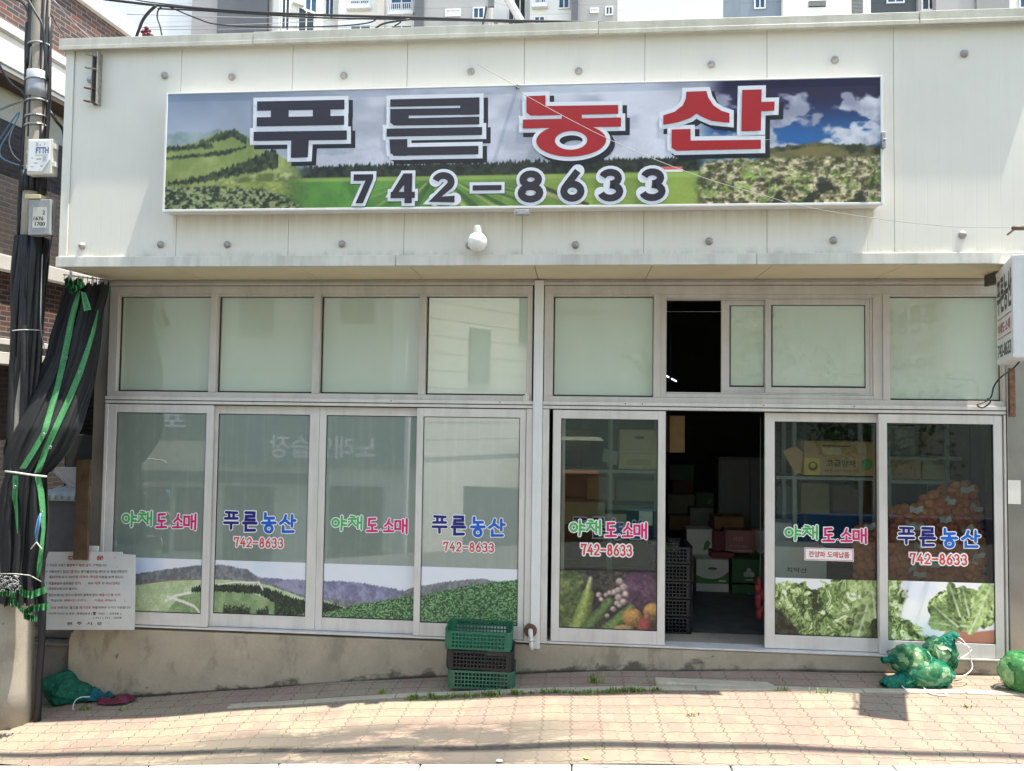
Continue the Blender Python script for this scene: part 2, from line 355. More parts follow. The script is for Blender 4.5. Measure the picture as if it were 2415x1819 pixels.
# ---------------------------------------------------------------- numpy painting for printed pictures
def vnoise(u, v, seed):
    rs = np.random.RandomState(seed); T = rs.rand(256, 256)
    iu = np.floor(u).astype(int); iv = np.floor(v).astype(int); fu = u-iu; fv = v-iv
    fu = fu*fu*(3-2*fu); fv = fv*fv*(3-2*fv)
    g = lambda a, b: T[a % 256, b % 256]
    return (g(iu, iv)*(1-fu)+g(iu+1, iv)*fu)*(1-fv)+(g(iu, iv+1)*(1-fu)+g(iu+1, iv+1)*fu)*fv
def fbm(u, v, s, seed, oct=4):
    a = 0; amp = .5; t = 0
    for i in range(oct):
        a = a+amp*vnoise(u*s*2**i, v*s*2**i, seed+i); t += amp; amp *= .55
    return a/t
def sstep(a, b, x): t = np.clip((x-a)/(b-a+1e-9), 0, 1); return t*t*(3-2*t)
class Paint:                                        # sRGB picture on a grid, v from the top
    def __init__(s, nu, nv, asp): s.u, s.v = np.meshgrid(np.linspace(0, 1, nu), np.linspace(0, 1, nv)); s.asp = asp; s.U = s.u*asp; s.c = np.zeros((nv, nu, 3))
    def fill(s, col, mask=None):
        col = np.asarray(col, float); col = col if col.ndim == 3 else np.broadcast_to(col, s.c.shape)
        if mask is None: s.c = col.copy()
        else: s.c = s.c*(1-mask[..., None])+col*mask[..., None]
    def below(s, xs, ys, soft=.012, jag=0, seed=1, js=40): # mask below a skyline
        y = np.interp(s.u, xs, ys)
        if jag: y = y+(fbm(s.U, s.v*0+.3, js, seed, 3)-.5)*jag
        return sstep(-soft, soft, s.v-y)
    def tex(s, a, b, scale, seed, lo=.3, hi=.7, oct=4, st=1.0):
        n = sstep(lo, hi, fbm(s.U, s.v*st, scale, seed, oct))[..., None]
        return np.asarray(a, float)*(1-n)+np.asarray(b, float)*n
    def caps(s, p, q, r0, r1, col, seed=0, hl=.45, soft=.02):   # shaded tapered vegetable; units of the height
        px, py = p; qx, qy = q; dx, dy = qx-px, qy-py; L = dx*dx+dy*dy+1e-9
        t = np.clip(((s.U-px)*dx+(s.v-py)*dy)/L, 0, 1); d = np.hypot(s.U-px-t*dx, s.v-py-t*dy); r = r0+(r1-r0)*t
        side = ((s.U-px)*dy-(s.v-py)*dx)/np.sqrt(L)/np.maximum(r, 1e-6)
        m = sstep(soft, -soft, d-r); n = fbm(s.U, s.v, 22, seed)
        k = (.62+hl*np.clip(1-(side-.25)**2*1.3, 0, 1))*(.85+.3*n)
        s.fill(np.asarray(col, float)*k[..., None], m)
    def leaf(s, p, q, r0, r1, dark, light, seed):      # a printed lettuce leaf with a pale midrib and mottled blade
        px, py = p; qx, qy = q; dx, dy = qx-px, qy-py; L = dx*dx+dy*dy+1e-9; w = (fbm(s.U, s.v, 9, seed)-.5)*.09
        t = np.clip(((s.U-px)*dx+(s.v-py)*dy)/L, 0, 1); sd_ = ((s.U-px)*dy-(s.v-py)*dx)/np.sqrt(L); d = np.hypot(s.U-px-t*dx, s.v-py-t*dy)+w; r = r0+(r1-r0)*t
        m = sstep(.015, -.015, d-r); s.fill(s.tex(dark, light, 13, seed+1, .28, .68, 4), m); n = np.abs(np.sin((t*9+np.abs(sd_)*22)+w*30)); s.fill(np.array(light, float)*1.12, m*sstep(.8, .97, n)*.45)
        s.fill((226, 232, 204), m*sstep(.026, .008, np.abs(sd_+w*.2))*(.9-.5*t)*.8)
    def disc(s, c, r, col, seed=0, hl=.5, ry=None, soft=.015):
        x = (s.U-c[0])/r; y = (s.v-c[1])/(ry or r); d = np.hypot(x, y); m = sstep(soft/r, -soft/r, d-1)
        k = .55+hl*np.clip(1-((x+.3)**2+(y+.35)**2)*.8, 0, 1)+.18*(fbm(s.U, s.v, 16, seed)-.5)
        s.fill(np.asarray(col, float)*k[..., None], m)
def print_mesh(name, P, x0, x1, z0, z1, Y, parent, m, ref=212, u0=0.0, u1=1.0, k=.72, grey=.20):
    nv, nu = P.u.shape; a = int(round(u0*(nu-1))); b = int(round(u1*(nu-1)))
    c = P.c[:, a:b+1]; nu = b-a+1
    xs = np.linspace(x0, x1, nu); zs = np.linspace(z1, z0, nv); XX, ZZ = np.meshgrid(xs, zs)
    V = np.stack([XX, np.full_like(XX, Y), ZZ], -1).reshape(-1, 3)-np.array(world_loc(parent))
    idx = np.arange(nu*nv).reshape(nv, nu)
    F = np.stack([idx[1:, :-1], idx[1:, 1:], idx[:-1, 1:], idx[:-1, :-1]], -1).reshape(-1, 4)
    me = bpy.data.meshes.new(name); me.from_pydata(V.tolist(), [], F.tolist())
    at_ = me.color_attributes.new('print', 'FLOAT_COLOR', 'POINT')
    c = c*(1-grey)+grey*(c@np.array([.3, .59, .11]))[..., None]
    lc = np.clip(lin(np.clip(c, 0, 255))/lin(ref)*k, .004, .87).reshape(-1, 3)
    at_.data.foreach_set('color', np.concatenate([lc, np.ones((len(lc), 1))], 1).astype(np.float32).ravel())
    me.materials.append(m); me.update()
    o = bpy.data.objects.new(name, me); COL.objects.link(o); o.parent = parent; return o

# ---------------------------------------------------------------- lettering: brush strokes and outlines
def ribbon(mb, pts, wd, Y, mi=0, round_=True, closed=False):
    P = [np.array(p, float) for p in pts]
    if len(P) > 4 and np.linalg.norm(P[0]-P[-1]) < 1e-6: P = P[:-1]; closed = True
    n = len(P); un = lambda v: v/(np.linalg.norm(v)+1e-9); L = []; Rr = []; D = []
    for i in range(n):
        a = un(P[i]-P[i-1]) if (i > 0 or closed) else un(P[1]-P[0]); b = un(P[(i+1) % n]-P[i]) if (i < n-1 or closed) else un(P[-1]-P[-2])
        na = np.array([-a[1], a[0]]); nb = np.array([-b[1], b[0]]); nn = na+nb; l = np.linalg.norm(nn); nn = nn/l if l > .1 else na
        k = 1/max(.5, float(np.dot(nn, na))); L.append(P[i]+nn*wd/2*k); Rr.append(P[i]-nn*wd/2*k); D.append(float(np.dot(a, b)))
    for i in range(n if closed else n-1):
        j = (i+1) % n; mb.flat([L[i], Rr[i], Rr[j], L[j]], Y-.00003*(i % 12), mi)
    k = 0
    for i, c in enumerate(P):
        if round_ and ((i in (0, n-1) and not closed) or D[i] < .75): k += 1; disc(mb, c, wd/2, Y-.0004-.00003*(k % 10), mi)
def disc(mb, c, r, Y, mi=0, n=14, ry=None):
    mb.flat([(c[0]+r*math.cos(2*math.pi*k/n), c[1]+(ry or r)*math.sin(2*math.pi*k/n)) for k in range(n)], Y, mi)
def ell(cx, cy, rx, ry, a0=0, a1=360, n=18):
    return [(cx+rx*math.cos(R(a0+(a1-a0)*i/n)), cy+ry*math.sin(R(a0+(a1-a0)*i/n))) for i in range(n+1)]
GL = {
 '야': [ell(.27,.52,.21,.25), [(.66,.97),(.68,.5),(.64,.0)], [(.68,.66),(.95,.62)], [(.67,.4),(.94,.37)]],
 '채': [[(.16,.97),(.4,.93)], [(.02,.76),(.52,.78)], [(.28,.76),(.2,.5),(.0,.26)], [(.27,.58),(.52,.3)], [(.66,.9),(.66,.1)], [(.92,1.),(.92,0)], [(.66,.5),(.92,.5)]],
 '도': [[(.82,.96),(.2,.93),(.2,.5),(.84,.54)], [(.52,.5),(.52,.16)], [(.0,.1),(1,.12)]],
 '·': [[(.5,.3),(.52,.3)]],
 '소': [[(.55,1),(.4,.68),(.1,.48)], [(.48,.74),(.9,.5)], [(.5,.46),(.5,.14)], [(.0,.1),(1,.13)]],
 '매': [[(.05,.85),(.42,.85),(.42,.28),(.05,.28),(.05,.85)], [(.63,.95),(.63,.08)], [(.92,1.02),(.92,0)], [(.63,.55),(.92,.55)]],
 '푸': [[(.1,.97),(.92,.95)], [(.33,.95),(.33,.62)], [(.67,.95),(.67,.62)], [(.04,.6),(.96,.62)], [(.0,.34),(1,.35)], [(.5,.34),(.5,.0)]],
 '른': [[(.16,.98),(.82,.98),(.82,.79),(.2,.78),(.18,.6),(.86,.6)], [(.0,.42),(1,.43)], [(.2,.3),(.2,.03),(.9,.05)]],
 '농': [[(.2,1),(.2,.74),(.86,.76)], [(.5,.72),(.5,.52)], [(.0,.48),(1,.5)], ell(.5,.18,.27,.19)],
 '산': [[(.36,.98),(.26,.68),(.0,.5)], [(.3,.74),(.6,.52)], [(.78,1),(.78,.36)], [(.78,.7),(1,.7)], [(.2,.34),(.2,.04),(.88,.06)]],
 '7': [[(.08,.72),(.1,.96),(.85,.96),(.6,.5),(.5,0)]],
 '4': [[(.62,.98),(.05,.34),(.95,.34)], [(.7,.6),(.7,0)]],
 '2': [ell(.5,.7,.36,.28,170,-40,10)+[(.08,.02),(.92,.02)]],
 '8': [ell(.5,.74,.28,.24), ell(.5,.26,.36,.26)],
 '6': [[(.72,.98),(.35,.72),(.14,.4)], ell(.5,.29,.36,.28)],
 '3': [ell(.45,.74,.34,.24,150,-85,9), ell(.45,.27,.4,.27,88,-150,11)],
 '-': [[(.05,.48),(.95,.48)]],
}
def word(name, spec, box, Y, parent, mats, sw=.15, out=.1, white=0, round_=True):
    """spec: (glyph, x0, x1, y0, y1, material index) in fractions of box = (x0, x1, z0, z1)"""
    mb = MB(); bx0, bx1, bz0, bz1 = box; W, H = bx1-bx0, bz1-bz0; k = 0
    for g, x0, x1, y0, y1, mi in spec:
        for st in GL[g]:
            pts = [(bx0+W*(x0+(x1-x0)*a), bz0+H*(y0+(y1-y0)*b)) for a, b in st]
            k += 1; h = H*min(1, (y1-y0))
            ribbon(mb, pts, h*(sw+2*out), Y-.00004*k, white, True)
            ribbon(mb, pts, h*sw, Y-.0020-.00004*k, mi, round_)
    return mb.build(name, mats, parent, recalc=False)
_txt = {}
def text_poly(s, bold):
    key = (s, bold)
    if key in _txt: return _txt[key]
    cu = bpy.data.curves.new('text', 'FONT'); cu.body = s; cu.size = 1; cu.resolution_u = 3; cu.offset = bold; cu.fill_mode = 'FRONT'
    o = bpy.data.objects.new('text', cu); COL.objects.link(o); bpy.context.view_layer.update()
    me = bpy.data.meshes.new_from_object(o.evaluated_get(bpy.context.evaluated_depsgraph_get()))
    V = np.array([v.co[:] for v in me.vertices]).reshape(-1, 3); F = [tuple(p.vertices) for p in me.polygons]
    bpy.data.objects.remove(o); bpy.data.curves.remove(cu); bpy.data.meshes.remove(me)
    V = V[:, :2]; lo = V.min(0); V = (V-lo)/(V.max(0)-lo); _txt[key] = (V, F); return _txt[key]
def text_on(mb, s, org, ux, uz, bold=.012, mi=0):
    """text fills the rectangle org + [0,1]*ux + [0,1]*uz"""
    V, F = text_poly(s, bold); org, ux, uz = [np.array(q, float) for q in (org, ux, uz)]
    return mb.add([org+a*ux+b*uz for a, b in V], F, mi)

# ================================================================ GROUND
def sheet(name, m, xs, yfun, zfun, kind='structure', label=None):
    mb = MB(); n = len(yfun(xs[0]))
    V = [(x, y, zfun(x, y)) for x in xs for y in yfun(x)]
    F = [(i*n+j, (i+1)*n+j, (i+1)*n+j+1, i*n+j+1) for i in range(len(xs)-1) for j in range(n-1)]
    mb.add(V, F); return tag(mb.build(name, m, recalc=False), label, None, None, kind)
_k = [ground(p, 1803) for p in range(0, 2500, 100)]
_kf = np.polyfit([p[0] for p in _k], [p[1] for p in _k], 3)
def ykerb(x): return float(np.polyval(_kf, max(-4.3, min(3.6, x))))
def soft(x, y): return zg(x, y)+.006*math.sin(x*2.1)+.004*math.sin(x*5.3+y*4)
XS = [-9+.1*i for i in range(161)]
def ys_side(x):
    k = ykerb(x); return [k+(1.2-k)*j/24 for j in range(25)]
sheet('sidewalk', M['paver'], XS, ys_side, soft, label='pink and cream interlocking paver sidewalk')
mb = MB()
xk = -9.0
while xk < 7:                                   # kerb stones one metre long with open joints
    x0, x1 = xk+.004, xk+.996
    for (a, b) in ((x0, x1),):
        V = []
        for x in (a, b):
            k = ykerb(x); z = soft(x, k)+.004
            V += [(x, k-.16, z-.4), (x, k-.16, z), (x, k-.003, z), (x, k-.003, z-.4)]
        mb.add(V, [(0, 1, 5, 4), (1, 2, 6, 5), (2, 3, 7, 6), (0, 3, 2, 1), (4, 5, 6, 7)])
    xk += 1.0
tag(mb.build('kerb', M['kerb'], bevel=.012), 'pale granite kerb stones along the front of the sidewalk', None, None, 'structure')
sheet('road', M['road'], [-30+1.0*i for i in range(61)], lambda x: [ykerb(max(-9, min(7, x)))-.155, -4, -7.6, -8.2, -30], lambda x, y: zg(x, -2)-.13 if y > -8 else -1.6, label='asphalt road in front of the shop')
mb = MB(); mb.add([(-900, -900, -2.6), (900, -900, -2.6), (900, 900, -2.6), (-900, 900, -2.6)], [(0, 1, 2, 3)])
tag(mb.build('ground', mat('bare_ground', (.16, .15, .12), .95, var=.3, scale=.3), recalc=False), None, None, None, 'structure')
mb = MB()                                       # raised edging strip just outside the overhang's shadow
x = -2.9
while x < 3.3:
    L = random.uniform(.55, .9); y0 = -.475+random.uniform(-.006, .006); y1 = y0+.075
    V = []
    for q in (x+.003, x+L-.003):
        z = soft(q, y0)+.012
        V += [(q, y0, z-.1), (q, y0, z), (q, y1, z), (q, y1, z-.1)]
    mb.add(V, [(0, 1, 5, 4), (1, 2, 6, 5), (2, 3, 7, 6), (0, 3, 2, 1), (4, 5, 6, 7)]); x += L
tag(mb.build('path_edging', M['edge'], bevel=.006), 'narrow cream concrete edging strip along the sidewalk', None, None, 'structure')
mb = MB()                                       # worn flat slabs lying along the edging
for (p0, p1) in (((1550, 1606), (1800, 1612)),):
    a = ground(1548, 1622); mb.box(a[0], a[0]+.95, -.40, -.28, zg(a[0])-.1, zg(a[0]+.5)+.017)
tag(mb.build('path_slab', M['edge'], bevel=.01), 'pale flat slab beside the edging below the doorway', None, None, 'structure')

# weeds along the joints
mb = MB(); gm = mat('weed_leaf', (.19, .26, .06), .6, var=.5, scale=40)
def blade(mb, x, y, z, h, lean, a, wd):
    dx, dy = math.cos(a), math.sin(a)
    p0 = np.array([x, y, z]); p1 = p0+np.array([dx*lean*.4, dy*lean*.4, h*.6]); p2 = p0+np.array([dx*lean, dy*lean, h])
    s = np.array([-dy, dx, 0])*wd
    mb.add([p0-s*.5, p0+s*.5, p1+s, p1-s, p2], [(0, 1, 2, 3), (3, 2, 4)])
def tuft(mb, x, y, n, h, spread):
    for i in range(n):
        px_, py_ = x+random.gauss(0, spread), y+random.gauss(0, .012)
        blade(mb, px_, py_, soft(px_, py_), h*random.uniform(.4, 1.1), random.uniform(.005, .03), random.uniform(0, 6.28), random.uniform(.003, .007))
xw0, xw1 = float(ground(975, 1630)[0]), float(ground(1565, 1626)[0])
for i in range(130):
    t = random.random()**1.15; x = xw0+(xw1-xw0)*t
    tuft(mb, x, -.50+random.gauss(0, .012), 9, random.choice((.018, .026, .034, .05)), .02)
tag(mb.build('grass', gm, recalc=False), 'thin strip of low green grass along the edging', None, None, 'stuff')
def weed(px, py, n, h, spread, label):
    P = ground(px, py); m_ = MB(); tuft(m_, P[0], P[1], n, h, spread)
    e = m_.build('weed', gm, None, recalc=False); return tag(e, label, 'weed', 'weeds in the paving joints')
weed(1402, 1612, 46, .085, .035, 'tallest feathery weed on the shaded paving right of the crates')
weed(900, 1638, 18, .06, .02, 'small weed left of the stacked crates on the edging')
weed(196, 1676, 26, .05, .03, 'pale weed in front of the maroon cloth')
weed(1940, 1634, 22, .045, .05, 'weed tuft just left of the dark square shadow')
weed(1845, 1630, 14, .04, .03, 'weed tuft on the edging between doorway and dark shadow')
weed(2282, 1668, 12, .03, .02, 'little weed in the paver joint below the right edge bag')
weed(1634, 1690, 10, .03, .02, 'weed in a paver joint below the open doorway')
weed(282, 1674, 14, .035, .03, 'low weed at the tip of the maroon cloth')

# ================================================================ SHOP BUILDING
FY = -.66                                       # front of the overhanging fascia
SIGNY = -.79                                    # front of the signboard
shop = empty('shop_building', (-.4, 0, 0), 'cream steel clad shop building with eight window bays and a deep overhanging fascia', 'building')
def part(mb, name, m, bevel=0, **kw): return mb.build(name, m, shop, bevel=bevel, **kw)
FX0, FX1 = X(150, 350, FY), 3.62
FZ0, FZ1 = Z(1800, 590, FY)+.0, Z(400, 105, FY)
SOFZ = 3.405
seams = [X(p, 130, FY) for p in (429, 691, 961, 1237, 1521, 1809, 2107)]
ed = [FX0+.075]+seams+[FX1]
mb = MB()
for a, b in zip(ed[:-1], ed[1:]):
    mb.box(a+.0018, b-.0018, FY, FY+.05, SOFZ+.03, FZ1+.01)
mb.box(FX0, FX0+.072, FY-.012, FY+.05, SOFZ+.03, FZ1+.01)
mb.box(FX0+.01, FX1, FY+.006, FY+.06, SOFZ+.03, FZ1, 1)
mb.box(FX0, FX0+.04, FY+.061, .9, SOFZ+.02, FZ1, 0)
part(mb, 'fascia', [M['fascia'], M['gap']])
mb = MB(); cx = [FX0-.03, X(606, 85, FY), X(1411, 60, FY), X(2160, 40, FY), FX1]
for i, (a, b) in enumerate(zip(cx[:-1], cx[1:])):
    p = .004*(i % 2)
    mb.box(a, b-.004, FY-.066-p, FY+.08, FZ1-.035, FZ1+.045+p); mb.box(a, b-.004, FY-.069-p, FY-.063-p, FZ1-.055, FZ1-.02)
part(mb, 'roof_cap', M['cap'], .006)
mb = MB(); tx = [FX0-.012, X(936, 610, FY), X(1783, 610, FY), FX1]
for i, (a, b) in enumerate(zip(tx[:-1], tx[1:])):
    p = .003*(i % 2); mb.box(a, b-.004, FY-.03-p, FY+.02, SOFZ-.015, SOFZ+.072)
part(mb, 'drip_trim', M['trim'], .004)
mb = MB(); mb.box(FX0+.02, FX1, FY+.02, .35, SOFZ+.072, SOFZ+.074, 1)
sx = [FX0+.03]+[X(p, 640, -.3) for p in (985, 1265, 1530, 1800, 2096)]+[FX1]
sx.insert(1, X(730, 640, -.3)); sx.insert(1, X(450, 640, -.3))
for a, b in zip(sx[:-1], sx[1:]): mb.box(a+.003, b-.003, FY+.021, .02, SOFZ-.004, SOFZ+.07)
part(mb, 'soffit', [M['soffit'], M['gap']])
bolt = MB(); bolt.tube([(0, .02, 0), (0, -.012, 0), (0, -.030, 0), (0, -.036, 0)], [.024, .024, .017, .004], 14); bolt.tube([(0, .01, 0), (0, -.006, 0)], .030, 14)
b0 = None; bm_ = mat('zinc_bolt_cap', (.36, .34, .33), .42, .3, var=.25, scale=60)
for (px, py) in ((355,163),(500,166),(742,163),(1017,154),(1250,153),(1537,139),(1804,129),(2084,115),(176,531),(346,528),(490,528),(738,527),(1013,530),(1243,529),(1532,521),(1801,519),(2080,507)):
    P = at(px*1.0918, py*1.0918, FY-.012)
    if b0 is None: b0 = bolt.build('panel_bolt', bm_, shop, smooth=True, local=True); o = b0
    else: o = b0.copy(); COL.objects.link(o); o.parent = shop
    o.location = (P[0]+.4, FY-.004, P[2])
# plinth
mb = MB()
pxl = X(160, 1560, -.03)
prof = [(pxl, -.75), (pxl, .05), (pxl+.02, .12), (pxl+.07, .165), (pxl+.16, .175), (-.36, .178), (-.30, .19), (3.62, .198), (3.62, -.4)]
mb.prism(prof, -.035, .5); part(mb, 'plinth', M['conc'], .012)
mb = MB(); mb.box(-4.36, 3.60, -.045, .12, .199, .214); part(mb, 'door_sill', M['alu2'], .003)
# posts
mb = MB(); mb.box(-4.46, -4.365, -.02, .3, -.4, 3.40); mb.box(-4.50, -4.461, .0, .3, -.4, 3.40); part(mb, 'corner_post', M['stainless'], .004)
mb = MB(); mb.box(3.605, 3.765, -.05, .3, -.05, 3.40); part(mb, 'end_post', M['stainless'], .004)
mb = MB(); mb.box(3.80, 4.4, .25, .3, -.1, 3.4); mb.box(-4.47, -4.452, .31, 6.2, -1, 3.5); mb.box(FX0, FX0+.05, .9, 6.2, SOFZ+.02, FZ1); mb.box(FX0+.05, FX1, 6.0, 6.2, -1, FZ1-.06); part(mb, 'side_wall', mat('grey_cladding', (.30, .30, .29), .6, var=.1))
mb = MB(); mb.box(-.372, -.288, -.055, .08, .15, 3.385); part(mb, 'column', M['white'], .006)
mb = MB(); mb.box(-4.36, 3.602, -.012, .12, 3.375, 3.3985); mb.box(-4.36, 3.602, -.03, .10, 3.345, 3.374); mb.box(-4.36, 3.602, -.021, .10, 3.340, 3.346, 1)
part(mb, 'header', [M['alu'], M['gap']], .002)
# structure behind: roof, inside shell
mb = MB(); mb.box(FX0, FX1, FY+.08, 6.2, FZ1-.06, FZ1+.02); part(mb, 'roof', mat('roof_sheet', (.35, .34, .32), .6))
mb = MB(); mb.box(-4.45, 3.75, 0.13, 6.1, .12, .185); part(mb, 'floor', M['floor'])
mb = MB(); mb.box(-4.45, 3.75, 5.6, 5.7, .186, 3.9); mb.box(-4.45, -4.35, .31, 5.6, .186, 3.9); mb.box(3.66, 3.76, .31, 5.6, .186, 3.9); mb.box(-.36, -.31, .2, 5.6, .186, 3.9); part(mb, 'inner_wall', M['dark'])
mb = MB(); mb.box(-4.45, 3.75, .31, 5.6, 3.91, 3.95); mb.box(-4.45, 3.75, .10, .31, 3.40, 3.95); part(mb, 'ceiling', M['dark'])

AM = [M['alu'], M['gasket']]
def glass_part(x0, x1, z0, z1, Y, m, parent, name='pane'):
    b = MB(); b.box(x0-.006, x1+.006, Y, Y+.006, z0-.006, z1+.006); return b.build(name, m, parent)
def frame_bars(mb, x0, x1, z0, z1, l, r, b, t, y0, y1, mi=0):
    mb.box(x0, x0+l, y0, y1, z0, z1, mi); mb.box(x1-r, x1, y0, y1, z0, z1, mi)
    mb.box(x0+l, x1-r, y0+.002, y1-.002, z0, z0+b, mi); mb.box(x0+l, x1-r, y0+.002, y1-.002, z1-t, z1, mi)
def gasket(mb, x0, x1, z0, z1, Y, wl=.012, wr=.004, wb=.014, wt=.005):
    mb.box(x0, x0+wl, Y-.012, Y+.008, z0, z1, 1); mb.box(x1-wr, x1, Y-.012, Y+.008, z0, z1, 1)
    mb.box(x0+wl, x1-wr, Y-.0118, Y+.0078, z0, z0+wb, 1); mb.box(x0+wl, x1-wr, Y-.0118, Y+.0078, z1-wt, z1, 1)
# upper windows
def xs_at(lst, y): return [X(p, y) for p in lst]
ZT, ZB_ = 3.339, 2.312
def upper(bars, panes, name='upper_window'):
    mb = MB()
    x0, x1 = bars[0][0], bars[-1][1]
    mb.box(x0, x1, -.03, .10, ZB_+.0, ZB_+.045); mb.box(x0, x1, -.03, .10, ZT-.075, ZT)
    for i, (a, b) in enumerate(bars): mb.box(a, b, -.036 if 0 < i < len(bars)-1 else -.032, .10, ZB_+.0452, ZT-.0752)
    mb.box(x0, x1, -.022, .09, ZT-.093, ZT-.0752)
    for a, b in panes: gasket(mb, a, b, ZB_+.0452, ZT-.0935, .03)
    f = part(mb, name, AM, .003)
    for a, b in panes: glass_part(a+.012, b-.004, ZB_+.06, ZT-.099, .028, M['frost'], f)
    return f
q = xs_at([261.5, 281, 498.6, 515, 741, 757, 990, 1006, 1244, 1256], 800)
uw = upper([(q[0], q[1]), (q[2], q[3]), (q[4], q[5]), (q[6], q[7]), (q[8], q[9])], [(q[1], q[2]), (q[3], q[4]), (q[5], q[6]), (q[7], q[8])])
lk = MB(); a = X(1243, 940); lk.box(a-.03, a+.02, -.05, -.033, ZB_-.03, ZB_+.05); lk.box(a-.012, a+.006, -.065, -.05, ZB_+.0, ZB_+.07); lk.build('latch', M['pvc'], uw, bevel=.004)
q = xs_at([1284, 1305, 1541, 1557, 2079, 2095, 2359.5, 2373], 800)
uw2 = upper([(q[0], q[1]), (q[2], q[3]), (q[4], q[5]), (q[6], q[7])], [(q[1], q[2]), (q[5], q[6])])
# the sliding light in the middle of the right-hand upper window
g0, g1 = q[3], q[4]; z0, z1 = ZB_+.0455, ZT-.0755
mb = MB(); frame_bars(mb, g0+.001, g1-.001, z0, z1, .04, .075, .035, .03, -.02, .09); frame_bars(mb, g0+.042, g1-.077, z0+.036, z1-.031, .012, .02, .012, .012, -.008, .085)
sl = part(mb, 'sliding_light_frame', AM, .003)
s = xs_at([1703, 1722, 1805, 1818.5, 2054], 800); zz0, zz1 = z0+.049, z1-.044
for (a, b, la, lb, yy) in ((s[0], s[2]+.03, s[1]-s[0], .03, .03), (s[2]+.002, g1-.098, s[3]-s[2], .035, .0)):
    mb = MB(); frame_bars(mb, a, b, zz0, zz1, la, lb, .05, .045, yy, yy+.028); gasket(mb, a+la, b-lb, zz0+.05, zz1-.045, yy+.014)
    f = part(mb, 'sliding_sash', AM, .002); glass_part(a+la+.01, b-lb-.003, zz0+.06, zz1-.05, yy+.013, M['frost'], f)
# transom rail between upper and lower windows
mb = MB()
for (a, b) in ((-4.36, -.374), (-.286, 3.602)):
    mb.box(a, b, -.044, .11, 2.280, 2.3115); mb.box(a, b, -.030, .11, 2.272, 2.2795, 1); mb.box(a, b, -.040, .11, 2.246, 2.2715)
mb.box(-4.36, -.374, -.026, .11, 2.2405, 2.2455, 1); mb.box(-.286, 3.602, -.026, .11, 2.2405, 2.2455, 1)
for px in (925, 1180, 1474, 1514, 1798, 2010): mb.tube([(X(px, 947), -.043, 2.297), (X(px, 947), -.048, 2.297)], .006, 8, 1)
part(mb, 'transom', [M['alu2'], M['gap']], .002)
DZ0, DZ1 = .2145, 2.24                            # sliding doors
ql = xs_at([254, 262], 965); qr = xs_at([1242, 1253], 965)
q2 = xs_at([1283, 1296, 2358, 2371], 965)
for (a, b) in ((-4.36, ql[1]-.002), (qr[0]+.002, -.374), (-.286, q2[1]), (q2[2]+.012, 3.602)):
    mb = MB(); mb.box(a, b, -.04, .11, DZ0, DZ1); part(mb, 'door_jamb', [M['alu2']], .004)
ZTX = [ (.10, .06) ]
def door(x0, gx0, gx1, x1, Y, gm, deco, topbar=.075, botbar=.115):
    """a sliding door leaf: frame > pane, film, lettering"""
    mb = MB(); frame_bars(mb, x0, x1, DZ0+.004, DZ1-.004, gx0-x0, x1-gx1, botbar, topbar, Y, Y+.03)
    for xx in (x0, x1-(x1-gx1)): mb.box(xx+.012, xx+.018, Y-.0015, Y+.001, DZ0+.01, DZ1-.01, 1) if False else None
    gasket(mb, gx0, gx1, DZ0+.004+botbar, DZ1-.004-topbar, Y+.016, .006, .006, .008, .006)
    f = part(mb, 'sliding_door', [M['alu2'], M['gasket']], .003)
    glass_part(gx0+.004, gx1-.004, DZ0+botbar+.008, DZ1-topbar-.008, Y+.012, gm, f)
    deco(f, gx0+.006, gx1-.006, DZ0+botbar+.012, Y+.012)
    return f
INK = [M['whiteprint']]+[mat(n, PC(*c), .35, var=.04) for n, c in (('green_vinyl', (70, 165, 85)), ('magenta_vinyl', (200, 20, 105)), ('navy_vinyl', (28, 24, 112)), ('blue_vinyl', (15, 90, 185)), ('red_vinyl', (195, 60, 62)))]
VEG = [('야', 0, .205, .1, .98, 1), ('채', .225, .41, .18, 1, 1), ('도', .47, .60, 0, .9, 2), ('·', .615, .675, .02, .6, 2), ('소', .69, .815, .02, .86, 2), ('매', .83, 1, .02, .88, 2)]
SHOP = [('푸', 0, .19, .12, 1, 3), ('른', .27, .45, .02, 1, 3), ('농', .54, .72, 0, .96, 4), ('산', .79, 1, 0, .9, 4)]
TEL = [(g, i*.128, i*.128+.10, 0, 1, 5) for i, g in enumerate('742-8633')]
def bx(x0, y0, x1, y1, Y):
    a, b = at(x0, y1, Y), at(x1, y0, Y); c, d = at(x0, y0, Y), at(x1, y1, Y)
    return ((a[0]+c[0])/2, (b[0]+d[0])/2, (a[2]+d[2])/2, (c[2]+b[2])/2)
def veg(f, r, Y): word('lettering', VEG, bx(*r, Y), Y-.003, f, INK, .15, .07)
def shp(f, r, Y): word('lettering', SHOP, bx(*r, Y), Y-.003, f, INK, .16, .055)
def tel(f, r, Y): word('phone_number', TEL, bx(*r, Y), Y-.003, f, INK, .17, .13)
film_m = attr_mat('printed_film', .3)
